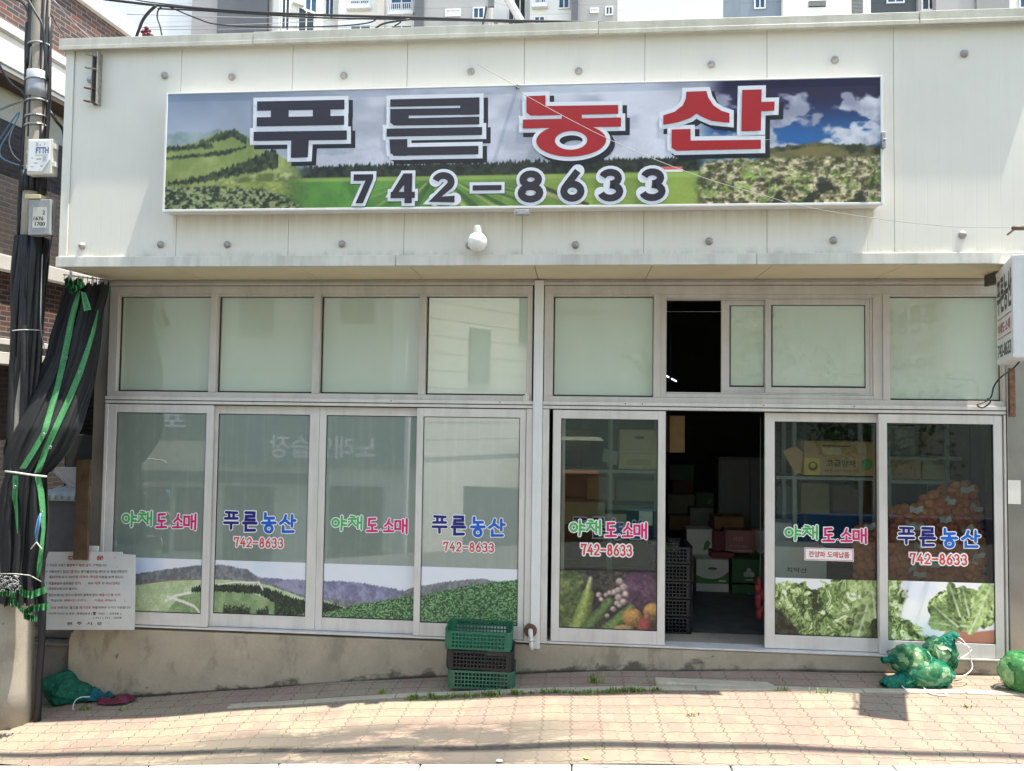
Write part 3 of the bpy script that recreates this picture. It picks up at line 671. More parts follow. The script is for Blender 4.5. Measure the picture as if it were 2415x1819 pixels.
# landscape running across the four left-hand doors, U = 0..4
P = Paint(720, 124, 4*.86*2.2/2.2); P.U = P.u*9.6
U = P.u*4
def uu(*p): return [a/4 for a in p]
P.fill(P.tex((196, 212, 236), (224, 224, 238), 1.2, 3)); P.fill(np.array((222, 224, 238)), sstep(.2, .55, P.u)*.8)
P.fill(P.tex((150, 148, 180), (118, 116, 150), 9, 5), P.below(uu(1.5, 2, 2.2, 2.48, 2.73, 2.98, 3.05, 4), [.31, .33, .32, .36, .42, .5, .7, .8], .01, .05, 2, 30))
P.fill(P.tex((136, 138, 146), (104, 108, 112), 14, 6), P.below(uu(0, .23, .64, 1, 1.07, 1.37, 1.45, 1.75, 2, 2.6, 3, 3.32, 3.63, 3.8, 4), [.44, .33, .19, .1, .08, .16, .27, .5, .64, .72, .36, .25, .18, .24, .3], .01, .05, 8, 46))
P.fill(P.tex((192, 208, 160), (168, 190, 136), 5, 9), P.below(uu(0, .23, .64, 1, 1.3, 1.6, 2, 2.3, 4), [.6, .53, .41, .37, .38, .45, .68, .84, 1.2], .01, .02, 4, 20))
P.fill((150, 110, 96), np.clip(P.below(uu(0, .23, .64, 1, 1.1), [.585, .515, .395, .36, 1], .004)-P.below(uu(0, .23, .64, 1, 1.1), [.61, .54, .42, .38, 1], .004), 0, 1)*.8)
P.fill(P.tex((146, 170, 116), (120, 150, 96), 6, 12), P.below(uu(0, .6, .75, 1, 1.4, 1.9, 4), [1.4, 1.05, .7, .6, .6, .9, 1.5], .01, .02))
bandT = P.below(uu(0, .82, .88, 1.05, 1.5, 1.85, 2.2, 2.35, 4), [2, 2, .53, .46, .45, .66, .78, .98, 3], .008, .09, 21, 60)-P.below(uu(0, .82, .88, 1.05, 1.5, 1.85, 2.2, 4), [2, 2, .62, .6, .62, .98, 1.1, 3], .008, .06, 22, 60)
P.fill(P.tex((66, 78, 62), (34, 44, 36), 26, 14), np.clip(bandT, 0, 1))
for (c0, c1, v0) in ((1.1, 1.42, .9), (1.46, 1.62, .92), (1.65, 1.98, .82)):
    P.fill(P.tex((70, 86, 60), (30, 42, 30), 40, 15), np.clip(sstep(c0, c0+.03, U)*sstep(c1, c1-.03, U)*sstep(v0-.05, v0, P.v+(fbm(P.U, P.v, 30, 9)-.5)*.25), 0, 1))
def line(P, xs, ys, wd, col): d = np.abs(P.v-np.interp(P.u, xs, ys)); P.fill(col, sstep(wd, wd*.4, d)*(P.u > xs[0])*(P.u < xs[-1]))
line(P, uu(.6, .7, .88), [.8, .7, .62], .035, (232, 226, 212)); line(P, uu(.62, .8, .92, .98), [.72, .8, .88, 1.0], .04, (232, 226, 212)); line(P, uu(1.05, 1.25, 1.5), [.47, .41, .40], .02, (226, 218, 196)); line(P, uu(1.49, 1.54), [.40, .54], .05, (226, 218, 196))
P.fill(P.tex((126, 172, 112), (42, 82, 44), 34, 31, .32, .62, 3, 1.5), P.below(uu(0, 1.7, 1.86, 2.1, 2.4, 2.98, 3.5, 4), [2, 1.1, 1.0, .9, .74, .55, .31, .18], .008, .05, 33, 60))
P.c = P.c*(1+(fbm(P.U, P.v*1.3, 46, 98, 3)-.5)[..., None]*.28*sstep(.3, .5, P.v)[..., None])
LAND = P
# left-hand doors
dl = xs_at([262, 280.5, 491, 507], 965); d2 = xs_at([505, 514.5, 730, 753], 965); d3 = xs_at([753.5, 769.5, 985.5, 1000], 965); d4 = xs_at([985.5, 1000.7, 1227.5, 1241.5], 965)
def land(i):
    def deco(f, x0, x1, z0, Y):
        print_mesh('picture_film', LAND, x0, x1, z0, Z(800, 1330, Y), Y-.002, f, film_m, 212, i/4+.004, (i+1)/4-.004)
        r = [(288, 1207, 464, 1247), (530, 1209, 697, 1254), (782, 1218, 962, 1256), (1021, 1219, 1190, 1263)][i]
        if i in (0, 2): veg(f, r, Y)
        else: shp(f, r, Y); tel(f, [(553, 1269, 669, 1290), None, None] [0] if i == 1 else (1046, 1280, 1166, 1300), Y)
    return deco
door(dl[0], dl[1], dl[2], dl[3], -.03, M['frost2'], land(0))
door(d2[0], d2[1], d2[2], d2[3], .012, M['frost2'], land(1))
door(d3[0], d3[1], d3[2], d3[3], .012, M['frost2'], land(2))
door(d4[0], d4[1], d4[2], d4[3], -.03, M['frost2'], land(3))
# vegetables on the first glass door
P = Paint(200, 126, 1.58)
P.fill(P.tex((34, 34, 36), (66, 62, 66), 8, 3)); 
P.fill(P.tex((74, 92, 52), (128, 146, 84), 9, 4), sstep(.05, -.05, P.U-.36+(fbm(P.U, P.v, 6, 5)-.5)*.3)*sstep(-.02, .03, P.v-.02))
P.fill(P.tex((40, 38, 44), (90, 84, 70), 24, 6), sstep(.03, -.03, np.hypot((P.U-.86)/.22, (P.v-.1)/.35)-1))
P.disc((1.32, .36), .37, (92, 58, 86), 7, .5); P.fill(P.tex((70, 44, 66), (130, 92, 120), 7, 77, .3, .7), sstep(.34, .30, np.hypot(P.U-1.32, P.v-.36))*.5)
P.caps((.30, 1.05), (.46, .42), .16, .1, (150, 172, 84), 8); P.caps((.465, .34), (.50, .14), .055, .035, (196, 200, 130), 9)
P.caps((.40, 1.1), (.80, .55), .12, .085, (92, 122, 66), 10); P.caps((.70, 1.12), (1.16, .64), .12, .08, (104, 136, 70), 11)
for i, (a, b, r) in enumerate(((.64,.42,.05),(.68,.5,.045),(.76,.42,.04),(.82,.38,.045),(.9,.37,.06),(.98,.18,.065),(1.05,.28,.07),(.96,.33,.06),(1.08,.4,.06),(.97,.46,.065),(1.04,.53,.06),(.94,.56,.05),(.88,.66,.05),(.78,.78,.04),(.98,.6,.04))): P.disc((a, b), r, (226, 196, 190), 20+i, .45)
P.disc((1.20, .80), .17, (206, 150, 78), 40); P.disc((1.52, .68), .15, (206, 150, 80), 41); P.disc((1.05, 1.02), .17, (206, 164, 108), 42, ry=.1); P.disc((1.40, .93), .13, (176, 70, 66), 43); P.disc((1.43, .77), .06, (206, 120, 100), 44); P.fill(P.tex((60, 58, 50), (200, 190, 170), 30, 90), np.ones_like(P.u)*.12)
P.c = P.c*(1+(fbm(P.U, P.v, 20, 99, 4)-.5)[..., None]*.5)*.9
VEGP = P
def deco_a(f, x0, x1, z0, Y):
    print_mesh('picture_film', VEGP, x0, x1, z0, Z(1440, 1347, Y), Y-.002, f, film_m, 212, grey=.1)
    veg(f, (1343, 1228, 1526, 1268), Y); tel(f, (1371, 1285, 1491, 1309), Y)
# frilly lettuce on the two right-hand doors
def lettuce(P, mask, seed, pal=((44, 58, 30), (118, 146, 70), (182, 204, 124), (232, 238, 204))):
    wu = P.U+(fbm(P.U, P.v, 4, seed)-.5)*.5; wv = P.v+(fbm(P.U, P.v, 4, seed+3)-.5)*.6
    n = .55*fbm(wu, wv, 5, seed+5, 3)+.45*np.abs(2*fbm(wu*1.4, wv*.8, 9, seed+9, 3)-1)*1.5+.12*(fbm(P.U, P.v, 26, seed+11, 2)-.5)
    n = np.clip((n-.22)/.5, 0, 1)*3; i = np.clip(n.astype(int), 0, 2); t = (n-i)[..., None]; A = np.array(pal, float)
    P.fill(A[i]*(1-t)+A[i+1]*t, mask)
P = Paint(200, 120, 1.68); lettuce(P, np.ones_like(P.u), 51)
P.fill((228, 230, 240), sstep(.012, -.012, np.hypot((P.u-.38)/.07, (P.v-.08)/.13)-1+(fbm(P.U, P.v, 9, 3)-.5)*.9)); P.fill((228, 230, 240), sstep(.02, -.02, P.v-.06-(fbm(P.U, P.v, 5, 8)-.5)*.22)*(P.u < .55))
P.fill(P.tex((34, 32, 28), (70, 74, 44), 9, 61), sstep(-.05, .05, P.v-np.interp(P.u, [0, .06, .16, .24, .3], [.55, .6, .78, .98, 1.4])))
P.fill(P.tex((46, 52, 30), (104, 122, 62), 8, 62), sstep(-.04, .04, P.u-np.interp(P.v, [0, .2, .45, 1], [1.1, .95, .84, .74])-(fbm(P.U, P.v, 9, 4)-.5)*.16)*.9)
P.leaf((1.36, 1.02), (1.54, .42), .11, .15, (96, 118, 62), (168, 190, 116), 63); P.leaf((1.66, .62), (1.60, .06), .06, .14, (110, 134, 70), (184, 204, 128), 64)
LETA = P
def deco_c(f, x0, x1, z0, Y):
    print_mesh('picture_film', LETA, x0, x1, z0, Z(1950, 1366, Y), Y-.002, f, film_m, 212)
    veg(f, (1850, 1241, 2044, 1279), Y)
    r = bx(1897, 1293, 2013, 1323, Y); lb = MB()
    lb.flat([(r[0], r[2]), (r[1], r[2]), (r[1], r[3]), (r[0], r[3])], Y-.003, 0)
    e = .006
    for (a, b, c, d) in ((r[0]+e, r[1]-e, r[2]+e, r[2]+e+.004), (r[0]+e, r[1]-e, r[3]-e-.004, r[3]-e), (r[0]+e, r[0]+e+.004, r[2]+e, r[3]-e), (r[1]-e-.004, r[1]-e, r[2]+e, r[3]-e)): lb.flat([(a, c), (b, c), (b, d), (a, d)], Y-.0042, 5)
    text_on(lb, '깐양파 도매납품', (r[0]+.035, Y-.0045, r[2]+.028), (r[1]-r[0]-.07, 0, 0), (0, 0, r[3]-r[2]-.056), .02, 5)
    lb.build('sticker', INK, f, recalc=False)
P = Paint(200, 120, 1.72); P.fill(P.tex((216, 220, 234), (232, 232, 240), 2, 3))
lettuce(P, np.clip(sstep(.02, -.02, P.u-np.interp(P.v, [0, .3, .6, .68, .8, 1], [.13, .15, .1, .2, .31, .38])-(fbm(P.U, P.v, 9, 71)-.5)*.14), 0, 1), 72)
P.fill((188, 116, 92), sstep(-.02, .02, P.v-np.interp(P.u, [0, .48, .56, .64, .8, 1], [2, 1.3, .80, .80, .83, .78]))); P.fill((214, 146, 122), sstep(-.02, .02, P.v-np.interp(P.u, [0, .56, .6, .62, .64], [2, .8, .82, 1.2, 2]))*(P.u < .62))
lm = sstep(.02, -.02, np.maximum(np.abs((P.u-.72)/.34)**2.2+((P.v-.45)/.36)**2-1, P.v-np.interp(P.u, [.36, .5, .65, 1], [.74, .76, .80, .78]))+(fbm(P.U, P.v, 9, 75)-.5)*.35)
lettuce(P, lm, 76); P.leaf((1.30, .74), (.78, .70), .08, .13, (84, 110, 58), (140, 166, 92), 78); P.leaf((1.34, .80), (1.62, .16), .07, .17, (116, 142, 74), (182, 206, 124), 79); P.leaf((1.15, .5), (1.02, .10), .08, .07, (60, 86, 44), (112, 140, 72), 80); P.leaf((1.3, .5), (1.22, .12), .08, .06, (70, 96, 48), (126, 152, 80), 81); P.leaf((1.1, .72), (.80, .46), .06, .10, (70, 94, 48), (128, 154, 84), 83)
LETB = P
def deco_d(f, x0, x1, z0, Y):
    print_mesh('picture_film', LETB, x0, x1, z0, Z(2200, 1372, Y), Y-.002, f, film_m, 212)
    shp(f, (2119, 1246, 2309, 1289), Y); tel(f, (2146, 1307, 2281, 1330), Y)
da = xs_at([1305, 1324, 1551.7, 1569.5], 965); dc = xs_at([1805, 1828, 2068.6, 2086], 965); dd = xs_at([2068.6, 2088.3, 2337.6, 2358], 965)
door(da[0], da[1], da[2], da[3], -.03, M['glass'], deco_a)
door(dc[0], dc[1], dc[2], dc[3], .012, M['glass'], deco_c)
door(dd[0], dd[1], dd[2], dd[3], -.03, M['glass'], deco_d)
# the leaf slid behind the first glass door still shows its own lettering and light sticker
mb = MB(); frame_bars(mb, da[0]+.04, da[3]-.012, DZ0+.004, DZ1-.004, .07, .055, .115, .075, .012, .042)
fb = part(mb, 'sliding_door', [M['alu2'], M['gasket']], .003); glass_part(da[0]+.112, da[3]-.07, DZ0+.12, DZ1-.08, .024, M['glass'], fb)
shp(fb, (1352, 1224, 1518, 1268), .02)
r = bx(1507, 1206, 1539, 1239, .02); mb = MB(); mb.box(r[0], r[1], .016, .019, r[2], r[3]); mb.build('sticker', mat('pale_green_sticker', (.5, .62, .55), .5), fb, bevel=.002)

# ================================================================ SIGNBOARD
s4 = [at(395.6, 225, SIGNY), at(2077.6, 182, SIGNY), at(388.6, 495, SIGNY), at(2075.6, 476.5, SIGNY)]
SX0, SX1, SZ0, SZ1 = (s4[0][0]+s4[2][0])/2, (s4[1][0]+s4[3][0])/2, (s4[2][2]+s4[3][2])/2, (s4[0][2]+s4[1][2])/2
sign = empty('signboard', ((SX0+SX1)/2, SIGNY, SZ0), 'long shop signboard printed with green fields and clouds, reading 푸른농산 742-8633', 'sign')
mb = MB(); mb.box(SX0-.012, SX1+.012, SIGNY+.004, FY-.001, SZ0-.015, SZ1+.012)
frame_bars(mb, SX0-.018, SX1+.018, SZ0-.02, SZ1+.014, .018, .018, .02, .012, SIGNY-.006, SIGNY+.03)
mb.build('sign_case', M['white'], sign, bevel=.003)
A = (SX1-SX0)/(SZ1-SZ0)
P = Paint(960, 165, A)
def zx(z): return (350+z/2.458-392)/1684.6          # left zoom pixels -> u
def zr(z): return (1200+z/2.404-392)/1684.6          # right zoom pixels -> u
P.fill(P.tex((168, 172, 186), (198, 200, 212), 2.2, 2, .35, .65, 4, 2.0))
lf = sstep(.32, .02, P.u)[..., None]; P.c = P.c*(1-lf)+lf*(np.array((118, 134, 156))*(1-P.v[..., None]*1.6).clip(0, 1)+np.array((176, 178, 190))*(P.v[..., None]*1.6).clip(0, 1))
# navy sky with clouds on the right
sk = np.array((30, 24, 62.))*(1-sstep(.10, .48, P.v))[..., None]+np.array((36, 96, 160.))*sstep(.10, .48, P.v)[..., None]
P.fill(sk, sstep(zr(1120), zr(1280), P.u+(P.v-.25)*.03))
cl = fbm(P.U*.8, P.v*1.25, 3.4, 21, 5)
hv = P.v
cm = np.zeros_like(P.u)
for (cx_, cy_, rx, ry) in ((1560,.30,95,.13),(1680,.24,60,.06),(1490,.42,90,.10),(1560,.47,120,.06),(1930,.17,45,.09),(2080,.14,80,.22),(2080,.27,50,.05),(1800,.36,75,.10),(1850,.43,130,.08),(2000,.38,90,.05),(1750,.52,320,.07),(1990,.48,130,.08),(1420,.2,60,.04),(1240,.25,70,.07)):
    cm = np.maximum(cm, 1-np.hypot((P.u-zr(cx_))/(rx/2.404/1684.6), (hv-cy_)/ry))
cm = sstep(-.05, .22, np.clip(cm, -.6, .45)*.8+(cl-.5)*2.9)*sstep(zr(1150), zr(1230), P.u)
P.fill(P.tex((150, 152, 172), (214, 216, 224), 6, 23), cm*.95)
# left hills
P.fill(P.tex((140, 156, 160), (112, 132, 132), 8, 30), P.below([0, zx(230), zx(330), zx(430), zx(520), .3], [.335, .33, .34, .31, .4, .9], .015, .03, 31, 20))
hs = [[0, zx(250), zx(330), zx(440), zx(520), zx(590), zx(720), zx(790), zx(900), zx(960)], [.46, .44, .40, .33, .32, .37, .50, .53, .62, .75]]
P.fill(P.tex((122, 138, 72), (150, 160, 92), 7, 33), P.below(*hs, .012, .02, 34, 30)*(P.u < zx(1000)))
tree = lambda seed: P.tex((32, 40, 28), (70, 80, 52), 30, seed)
def strip(xs, top, bot, seed, jag=.05):
    m_ = np.clip(P.below(xs, top, .012, jag, seed, 60)-P.below(xs, bot, .012, jag*.7, seed+1, 60), 0, 1)*(P.u >= xs[0])*(P.u <= xs[-1]); P.fill(tree(seed), m_)
strip([0, zx(380), zx(400)], [.455, .425, .46], [.50, .47, .47], 40)
strip([zx(310), zx(450), zx(520), zx(600)], [.42, .33, .315, .38], [.44, .41, .38, .45], 41)
strip([0, zx(200), zx(470), zx(600)], [.545, .535, .495, .46], [.57, .56, .535, .475], 42, .03)
strip([zx(120), zx(350), zx(600), zx(700), zx(760), zx(800)], [.765, .71, .585, .53, .49, .53], [.79, .77, .70, .68, .66, .66], 43, .06)
P.fill(P.tex((90, 104, 52), (176, 182, 120), 14, 47), np.clip(P.below([zx(430), zx(700), zx(900), zx(960)], [.78, .70, .69, .74], .012)-P.below([zx(430), zx(700), zx(960)], [.80, .78, .78], .012), 0, 1)*(P.u > zx(430))*(P.u < zx(960)))
P.fill(P.tex((152, 158, 84), (120, 136, 66), 6, 45), P.below([zx(0), zx(420), zx(700), zx(950)], [.82, .79, .765, .80], .012)*(P.u < zx(960)))
P.fill(P.tex((40, 50, 34), (142, 152, 104), 34, 46, .32, .66, 4, 1.3), P.below([0, zx(400), zx(700), zx(900), zx(1020)], [.80, .80, .83, .90, 1.06], .02, .04, 48, 30))
# middle: treeline and ploughed green field
mid = sstep(zx(800), zx(1010), P.u+(fbm(P.U, P.v, 8, 81)-.5)*.05)*sstep(zr(1200), zr(1120), P.u)
P.fill(P.tex((26, 32, 28), (50, 58, 44), 30, 50), P.below([0, 1], [.655, .60], .008, .06, 51, 90)*mid)
fld = P.tex((88, 140, 58), (72, 118, 52), 5, 53); tq = sstep(.35, .62, P.u)[..., None]; fld = fld*(1-tq)+tq*P.tex((136, 156, 70), (116, 142, 62), 5, 54)
P.fill(fld, sstep(-.01, .01, P.v-np.interp(P.u, [0, .4, 1], [.755, .745, .72]))*mid)
P.fill((150, 172, 84), np.clip(sstep(.735, .75, P.v)*sstep(.79, .765, P.v), 0, 1)*mid*.7)
fx, fy = .40, .70                                   # rows run to a vanishing point
ang = (P.u-fx)*A/np.maximum(P.v-fy, .02)
P.fill((52, 84, 44), (np.sin(ang*7.5) > .55)*sstep(.78, .84, P.v)*sstep(.30, .40, P.u)*sstep(.56, .50, P.u)*.75); P.fill((176, 168, 110), (np.sin(ang*7.5+2.2) > .86)*sstep(.77, .82, P.v)*sstep(.28, .36, P.u)*sstep(.52, .46, P.u)*.7)
line(P, [zr(150), zr(300), zr(540)], [.80, .86, 1.0], .022, (58, 64, 44)); line(P, [zr(150), zr(300), zr(560)], [.83, .90, 1.04], .02, (170, 160, 112))
P.fill((196, 92, 84), (P.u > zr(930))*(P.u < zr(1050))*(P.v > .695)*(P.v < .715)); P.fill((214, 210, 206), (P.u > zr(920))*(P.u < zr(1055))*(P.v > .715)*(P.v < .735))
# right: dark hill, then the cabbage field on dry soil
P.fill(P.tex((46, 52, 36), (98, 98, 66), 16, 60), P.below([zr(1440), zr(1600), zr(1700), zr(1760), zr(1900), zr(2110)], [.56, .54, .525, .515, .53, .545], .01, .03, 61, 40)*(P.u > zr(1460)))
P.fill(P.tex((118, 108, 66), (92, 94, 56), 9, 62), np.clip(P.below([zr(1500), zr(1750), zr(1850), zr(1950)], [.60, .55, .54, .62], .01)-P.below([zr(1500), zr(1950)], [.63, .64], .01), 0, 1)*(P.u > zr(1500))*(P.u < zr(1950)))
rk = P.below([zr(1080), zr(1140), zr(1200), zr(1450), zr(2110)], [1.1, .72, .64, .63, .63], .02, .05, 63, 30)*sstep(zr(1080), zr(1190), P.u+(P.v-.8)*-.02)
P.fill(P.tex((84, 78, 50), (204, 192, 154), 24, 65, .28, .70, 5, 1.6), rk)
gn = sstep(.53, .62, .6*fbm(P.U, P.v, 9, 67, 5)+.4*fbm(P.U, P.v, 40, 69, 2)); P.fill(P.tex((92, 120, 48), (140, 166, 82), 14, 68), rk*gn*.85)
dk = sstep(.56, .66, fbm(P.U+9, P.v, 8, 70, 4))*sstep(.66, .85, P.v); P.fill((38, 40, 34), rk*dk*.85); P.fill((50, 56, 36), rk*sstep(.62, .68, fbm(P.U, P.v, 26, 73, 2))*.6)
gr = sstep(.74, .84, P.v)*(P.u < zx(900))+rk+.22*sstep(.40, .5, P.v); P.c = P.c*(1+(fbm(P.U, P.v*1.4, 52, 95, 3)-.5)[..., None]*.42*np.clip(gr, 0, 1)[..., None]+(fbm(P.U, P.v, 3, 97, 3)-.5)[..., None]*.18)
print_mesh('picture_panel', P, SX0, SX1, SZ0, SZ1, SIGNY, sign, attr_mat('sign_print', .35), 218, grey=.05)
LM = [mat('letter_navy', PC(40, 36, 50, ref=225), .35, var=.05), mat('letter_red', PC(172, 26, 36, ref=232), .35, var=.06), mat('letter_outline', PC(214, 217, 224, ref=215), .35, var=.02), mat('letter_shade', PC(28, 30, 40, ref=225), .35, var=.05)]
def pt(px, py, d=.0): v = at(px, py, SIGNY-d); return (v[0], v[2])
R2 = lambda x, y: pt(350+x/2.458, 150+y/2.458); R3 = lambda x, y: pt(1200+x/2.404, 150+y/2.404)
def letter(name, polys, col, wout=.066, shade=(.036, -.034), hole=None):
    mb = MB(); k = 0
    for poly in polys:
        k += 1; e = .0001*k
        cl_ = list(poly)
        sh = [(x+shade[0], z+shade[1]) for x, z in cl_]
        mb.flat(sh, SIGNY-.0018-e, 3); ribbon(mb, sh, wout, SIGNY-.0012-e, 3, True, True)
        mb.flat(cl_, SIGNY-.0042-e, 2); ribbon(mb, cl_, wout, SIGNY-.0036-e, 2, True, True)
        for c in cl_: disc(mb, c, wout/2, SIGNY-.0046-e-.00003*(cl_.index(c) % 5), 2)
        for c in sh: disc(mb, c, wout/2, SIGNY-.0022-e-.00003*(sh.index(c) % 5), 3)
        mb.flat(cl_, SIGNY-.0068-e, col)
    return mb
def fin(mb, name, label=None):
    o = mb.build(name, LM, sign, recalc=False)
    if label: o['label'] = label
    return o
def quads(Rf, L): return [[Rf(*p) for p in q_] for q_ in L]
fin(letter('letter', quads(R2, [[(632,222),(1138,212),(1138,268),(632,276)], [(712,268),(815,266),(815,316),(712,318)], [(955,264),(1057,262),(1057,312),(955,314)], [(630,314),(1136,305),(1136,358),(630,367)], [(612,398),(1152,390),(1152,444),(612,451)], [(830,440),(932,438),(926,546),(828,549)]]), 0), 'letter', 'navy letter 푸')
fin(letter('letter', quads(R2, [[(1403,210),(1920,198),(1920,244),(1403,253)], [(1808,240),(1920,236),(1920,298),(1808,300)], [(1403,266),(1920,258),(1920,297),(1403,306)], [(1403,300),(1510,298),(1510,361),(1425,361),(1403,345)], [(1500,320),(1919,310),(1919,355),(1500,361)], [(1382,380),(1935,370),(1935,416),(1382,426)], [(1398,442),(1502,440),(1502,537),(1430,537),(1404,522)], [(1420,488),(1914,479),(1914,528),(1420,537)]]), 0), 'letter', 'navy letter 른')
mb = letter('letter', quads(R3, [[(100,187),(208,183),(208,296),(125,298),(100,280)], [(150,244),(620,237),(620,287),(150,298)], [(300,285),(414,283),(414,330),(300,330)], [(80,320),(636,308),(636,360),(80,371)]]), 1)
def ring(mb, c, ro, ri, Y, mi, n=40):
    o_ = [(c[0]+ro[0]*math.cos(2*math.pi*k/n), c[1]+ro[1]*math.sin(2*math.pi*k/n)) for k in range(n)]; i_ = [(c[0]+ri[0]*math.cos(2*math.pi*k/n), c[1]+ri[1]*math.sin(2*math.pi*k/n)) for k in range(n)]
    for k in range(n): mb.flat([o_[k], o_[(k+1) % n], i_[(k+1) % n], i_[k]], Y, mi)
sc_ = 1/2.404*(6.6+SIGNY)/PF*1.0
c0 = R3(353, 438); hc = R3(352, 424); a_, b_ = 200*sc_, 95*sc_
for (off, ro, ri, Y, mi) in ((( .036, -.034), (a_+.033, b_+.033), (66*sc_, 26*sc_), SIGNY-.0032, 3), ((0, 0), (a_+.033, b_+.033), (66*sc_, 30*sc_), SIGNY-.0062, 2), ((0, 0), (a_, b_), (92*sc_, 54*sc_), SIGNY-.0075, 1)):
    ring(mb, (c0[0]+off[0], c0[1]+off[1]), ro, ri, Y, mi)
fin(mb, 'letter', 'red letter 농')
fin(letter('letter', quads(R3, [[(1005,162),(1120,158),(1130,195),(1160,240),(1205,270),(1250,284),(1250,338),(1150,328),(1095,305),(1063,286),(1030,310),(960,335),(875,350),(875,296),(940,275),(985,240),(1003,200)], [(1322,152),(1432,149),(1428,383),(1317,387)], [(1425,220),(1506,218),(1504,270),(1425,273)], [(922,376),(1030,373),(1030,495),(950,497),(922,480)], [(960,440),(1428,434),(1428,486),(960,496)]]), 1), 'letter', 'red letter 산')
DG = {'7': [[(0,1),(1,1),(1,.84),(.5,0),(.12,0),(.62,.78),(0,.78)]], '4': [[(.52,1),(.88,1),(.88,.16),(.55,.16),(.55,.62),(.3,.36)], [(.0,.38),(1,.38),(1,.17),(0,.17)], [(.58,.3),(.88,.3),(.88,0),(.58,0)], [(.52,1),(.66,1),(.3,.3),(.0,.3)]], '-': [[(0,.58),(1,.58),(1,.40),(0,.40)]]}
def arc(cx_, cy_, rx, ry, a0, a1, n=14): return ell(cx_, cy_, rx, ry, a0, a1, n)
DS = {'2': [arc(.48,.7,.34,.22,165,-40,12)+[(.14,.11),(.98,.11)]], '8': [arc(.5,.74,.30,.19,0,360,20), arc(.5,.29,.36,.21,0,360,20)], '6': [arc(.5,.32,.36,.24,0,360,20), [(.72,1.0),(.35,.62),(.17,.42)]], '3': [arc(.45,.73,.34,.2,165,-90,12), arc(.45,.28,.4,.22,92,-165,14)]}
def digit(g, x0, y0, x1, y1, i):
    b = bx(x0, y0, x1, y1, SIGNY); f_ = lambda p: (b[0]+(b[1]-b[0])*p[0], b[2]+(b[3]-b[2])*p[1])
    if g in DG: mb = letter('digit', [[f_(p) for p in q_] for q_ in DG[g]], 0, .05, (.004, -.004))
    else:
        mb = MB()
        for k, st in enumerate(DS[g]):
            pts = [f_(p) for p in st]; e = .0003*k
            h = (b[3]-b[2])*.235
            ribbon(mb, pts, h+.05, SIGNY-.0030-e, 2, True); ribbon(mb, pts, h, SIGNY-.0050-e, 0, False)
    fin(mb, 'digit', 'dark digit '+g if g != '-' else 'dark dash')
for i, (g, x0, y0, x1, y1) in enumerate((('7',834,412,880,480),('4',922,410,979,480),('2',1019,409,1074,478),('-',1115,409,1183,477),('8',1221,406,1282,476),('6',1322,404,1378,474),('3',1414,402,1470,472),('3',1512,401,1570,471))): digit(g, x0, y0, x1, y1, i)
def clip(px0, py0, px1, py1, name='clamp'):
    b = bx(px0, py0, px1, py1, SIGNY-.02); mb = MB(); mb.box(b[0], b[1], SIGNY-.035, SIGNY+.02, b[2], b[3])
    for x in (b[0]+.02, b[1]-.02): mb.tube([(x, SIGNY-.03, (b[2]+b[3])/2), (x, SIGNY-.045, (b[2]+b[3])/2)], .008, 8)
    mb.build(name, M['steel'], sign, bevel=.003)
clip(1213, 495, 1248, 506); clip(2079, 312, 2088, 350); clip(1216, 200, 1224, 207, 'hook')

# ================================================================ THINGS ON THE FASCIA
P0 = at(1126, 571, FY-.10)
lamp = empty('wall_lamp', (P0[0], FY, P0[2]), 'round white glass globe lamp on the fascia just under the signboard', 'lamp')
mb = MB(); mb.blob((P0[0], FY-.10, P0[2]), (.079, .079, .079), 24, 16); mb.build('globe', mat('opal_glass', (.82, .81, .79), .15, var=.02), lamp, smooth=True)
mb = MB(); zt = P0[2]+.068; mb.tube([(P0[0], FY-.10, zt), (P0[0], FY-.10, zt+.012), (P0[0], FY-.10, zt+.05), (P0[0], FY-.10, zt+.062)], [.040, .040, .034, .030], 20)
mb.box(P0[0]-.022, P0[0]+.022, FY-.09, FY+.002, zt+.022, zt+.052); mb.build('lamp_socket', M['pvc'], lamp, smooth=False, bevel=.002)
b = bx(214, 124, 236, 246, FY-.05)
rack = empty('insulator_rack', (b[0], FY, b[2]), 'weathered vertical steel cable bracket with rusty pegs at the top left of the fascia', 'bracket')
mb = MB(); mb.box(b[1]-.022, b[1]-.016, FY-.07, FY-.001, b[2], b[3]); mb.box(b[0], b[1]-.0225, FY-.008, FY-.001, b[2]+.01, b[3]-.01); mb.box(b[0]+.01, b[0]+.016, FY-.06, FY-.0085, b[2]+.012, b[3]-.012)
mb.build('channel', mat('old_zinc', (.27, .26, .24), .6, .3, var=.3, scale=25), rack, bevel=.002)
for f_ in (.05, .31, .70, .95):
    z = b[3]+(b[2]-b[3])*f_; mb = MB(); mb.tube([(b[1]-.02, FY-.045, z-.006), (b[0]-.02, FY-.05, z+.004), (b[0]-.055, FY-.052, z+.012)], [.009, .010, .007], 8)
    mb.build('peg', M['rust'] if f_ > .6 else mat('brown_zinc', (.33, .29, .22), .7, var=.3), rack)
mb = MB(); z = (b[2]+b[3])/2; mb.tube([(b[0]+.006, FY-.02, z), (b[0]-.04, FY-.02, z)], .026, 12); mb.build('spool', M['steel'], rack)

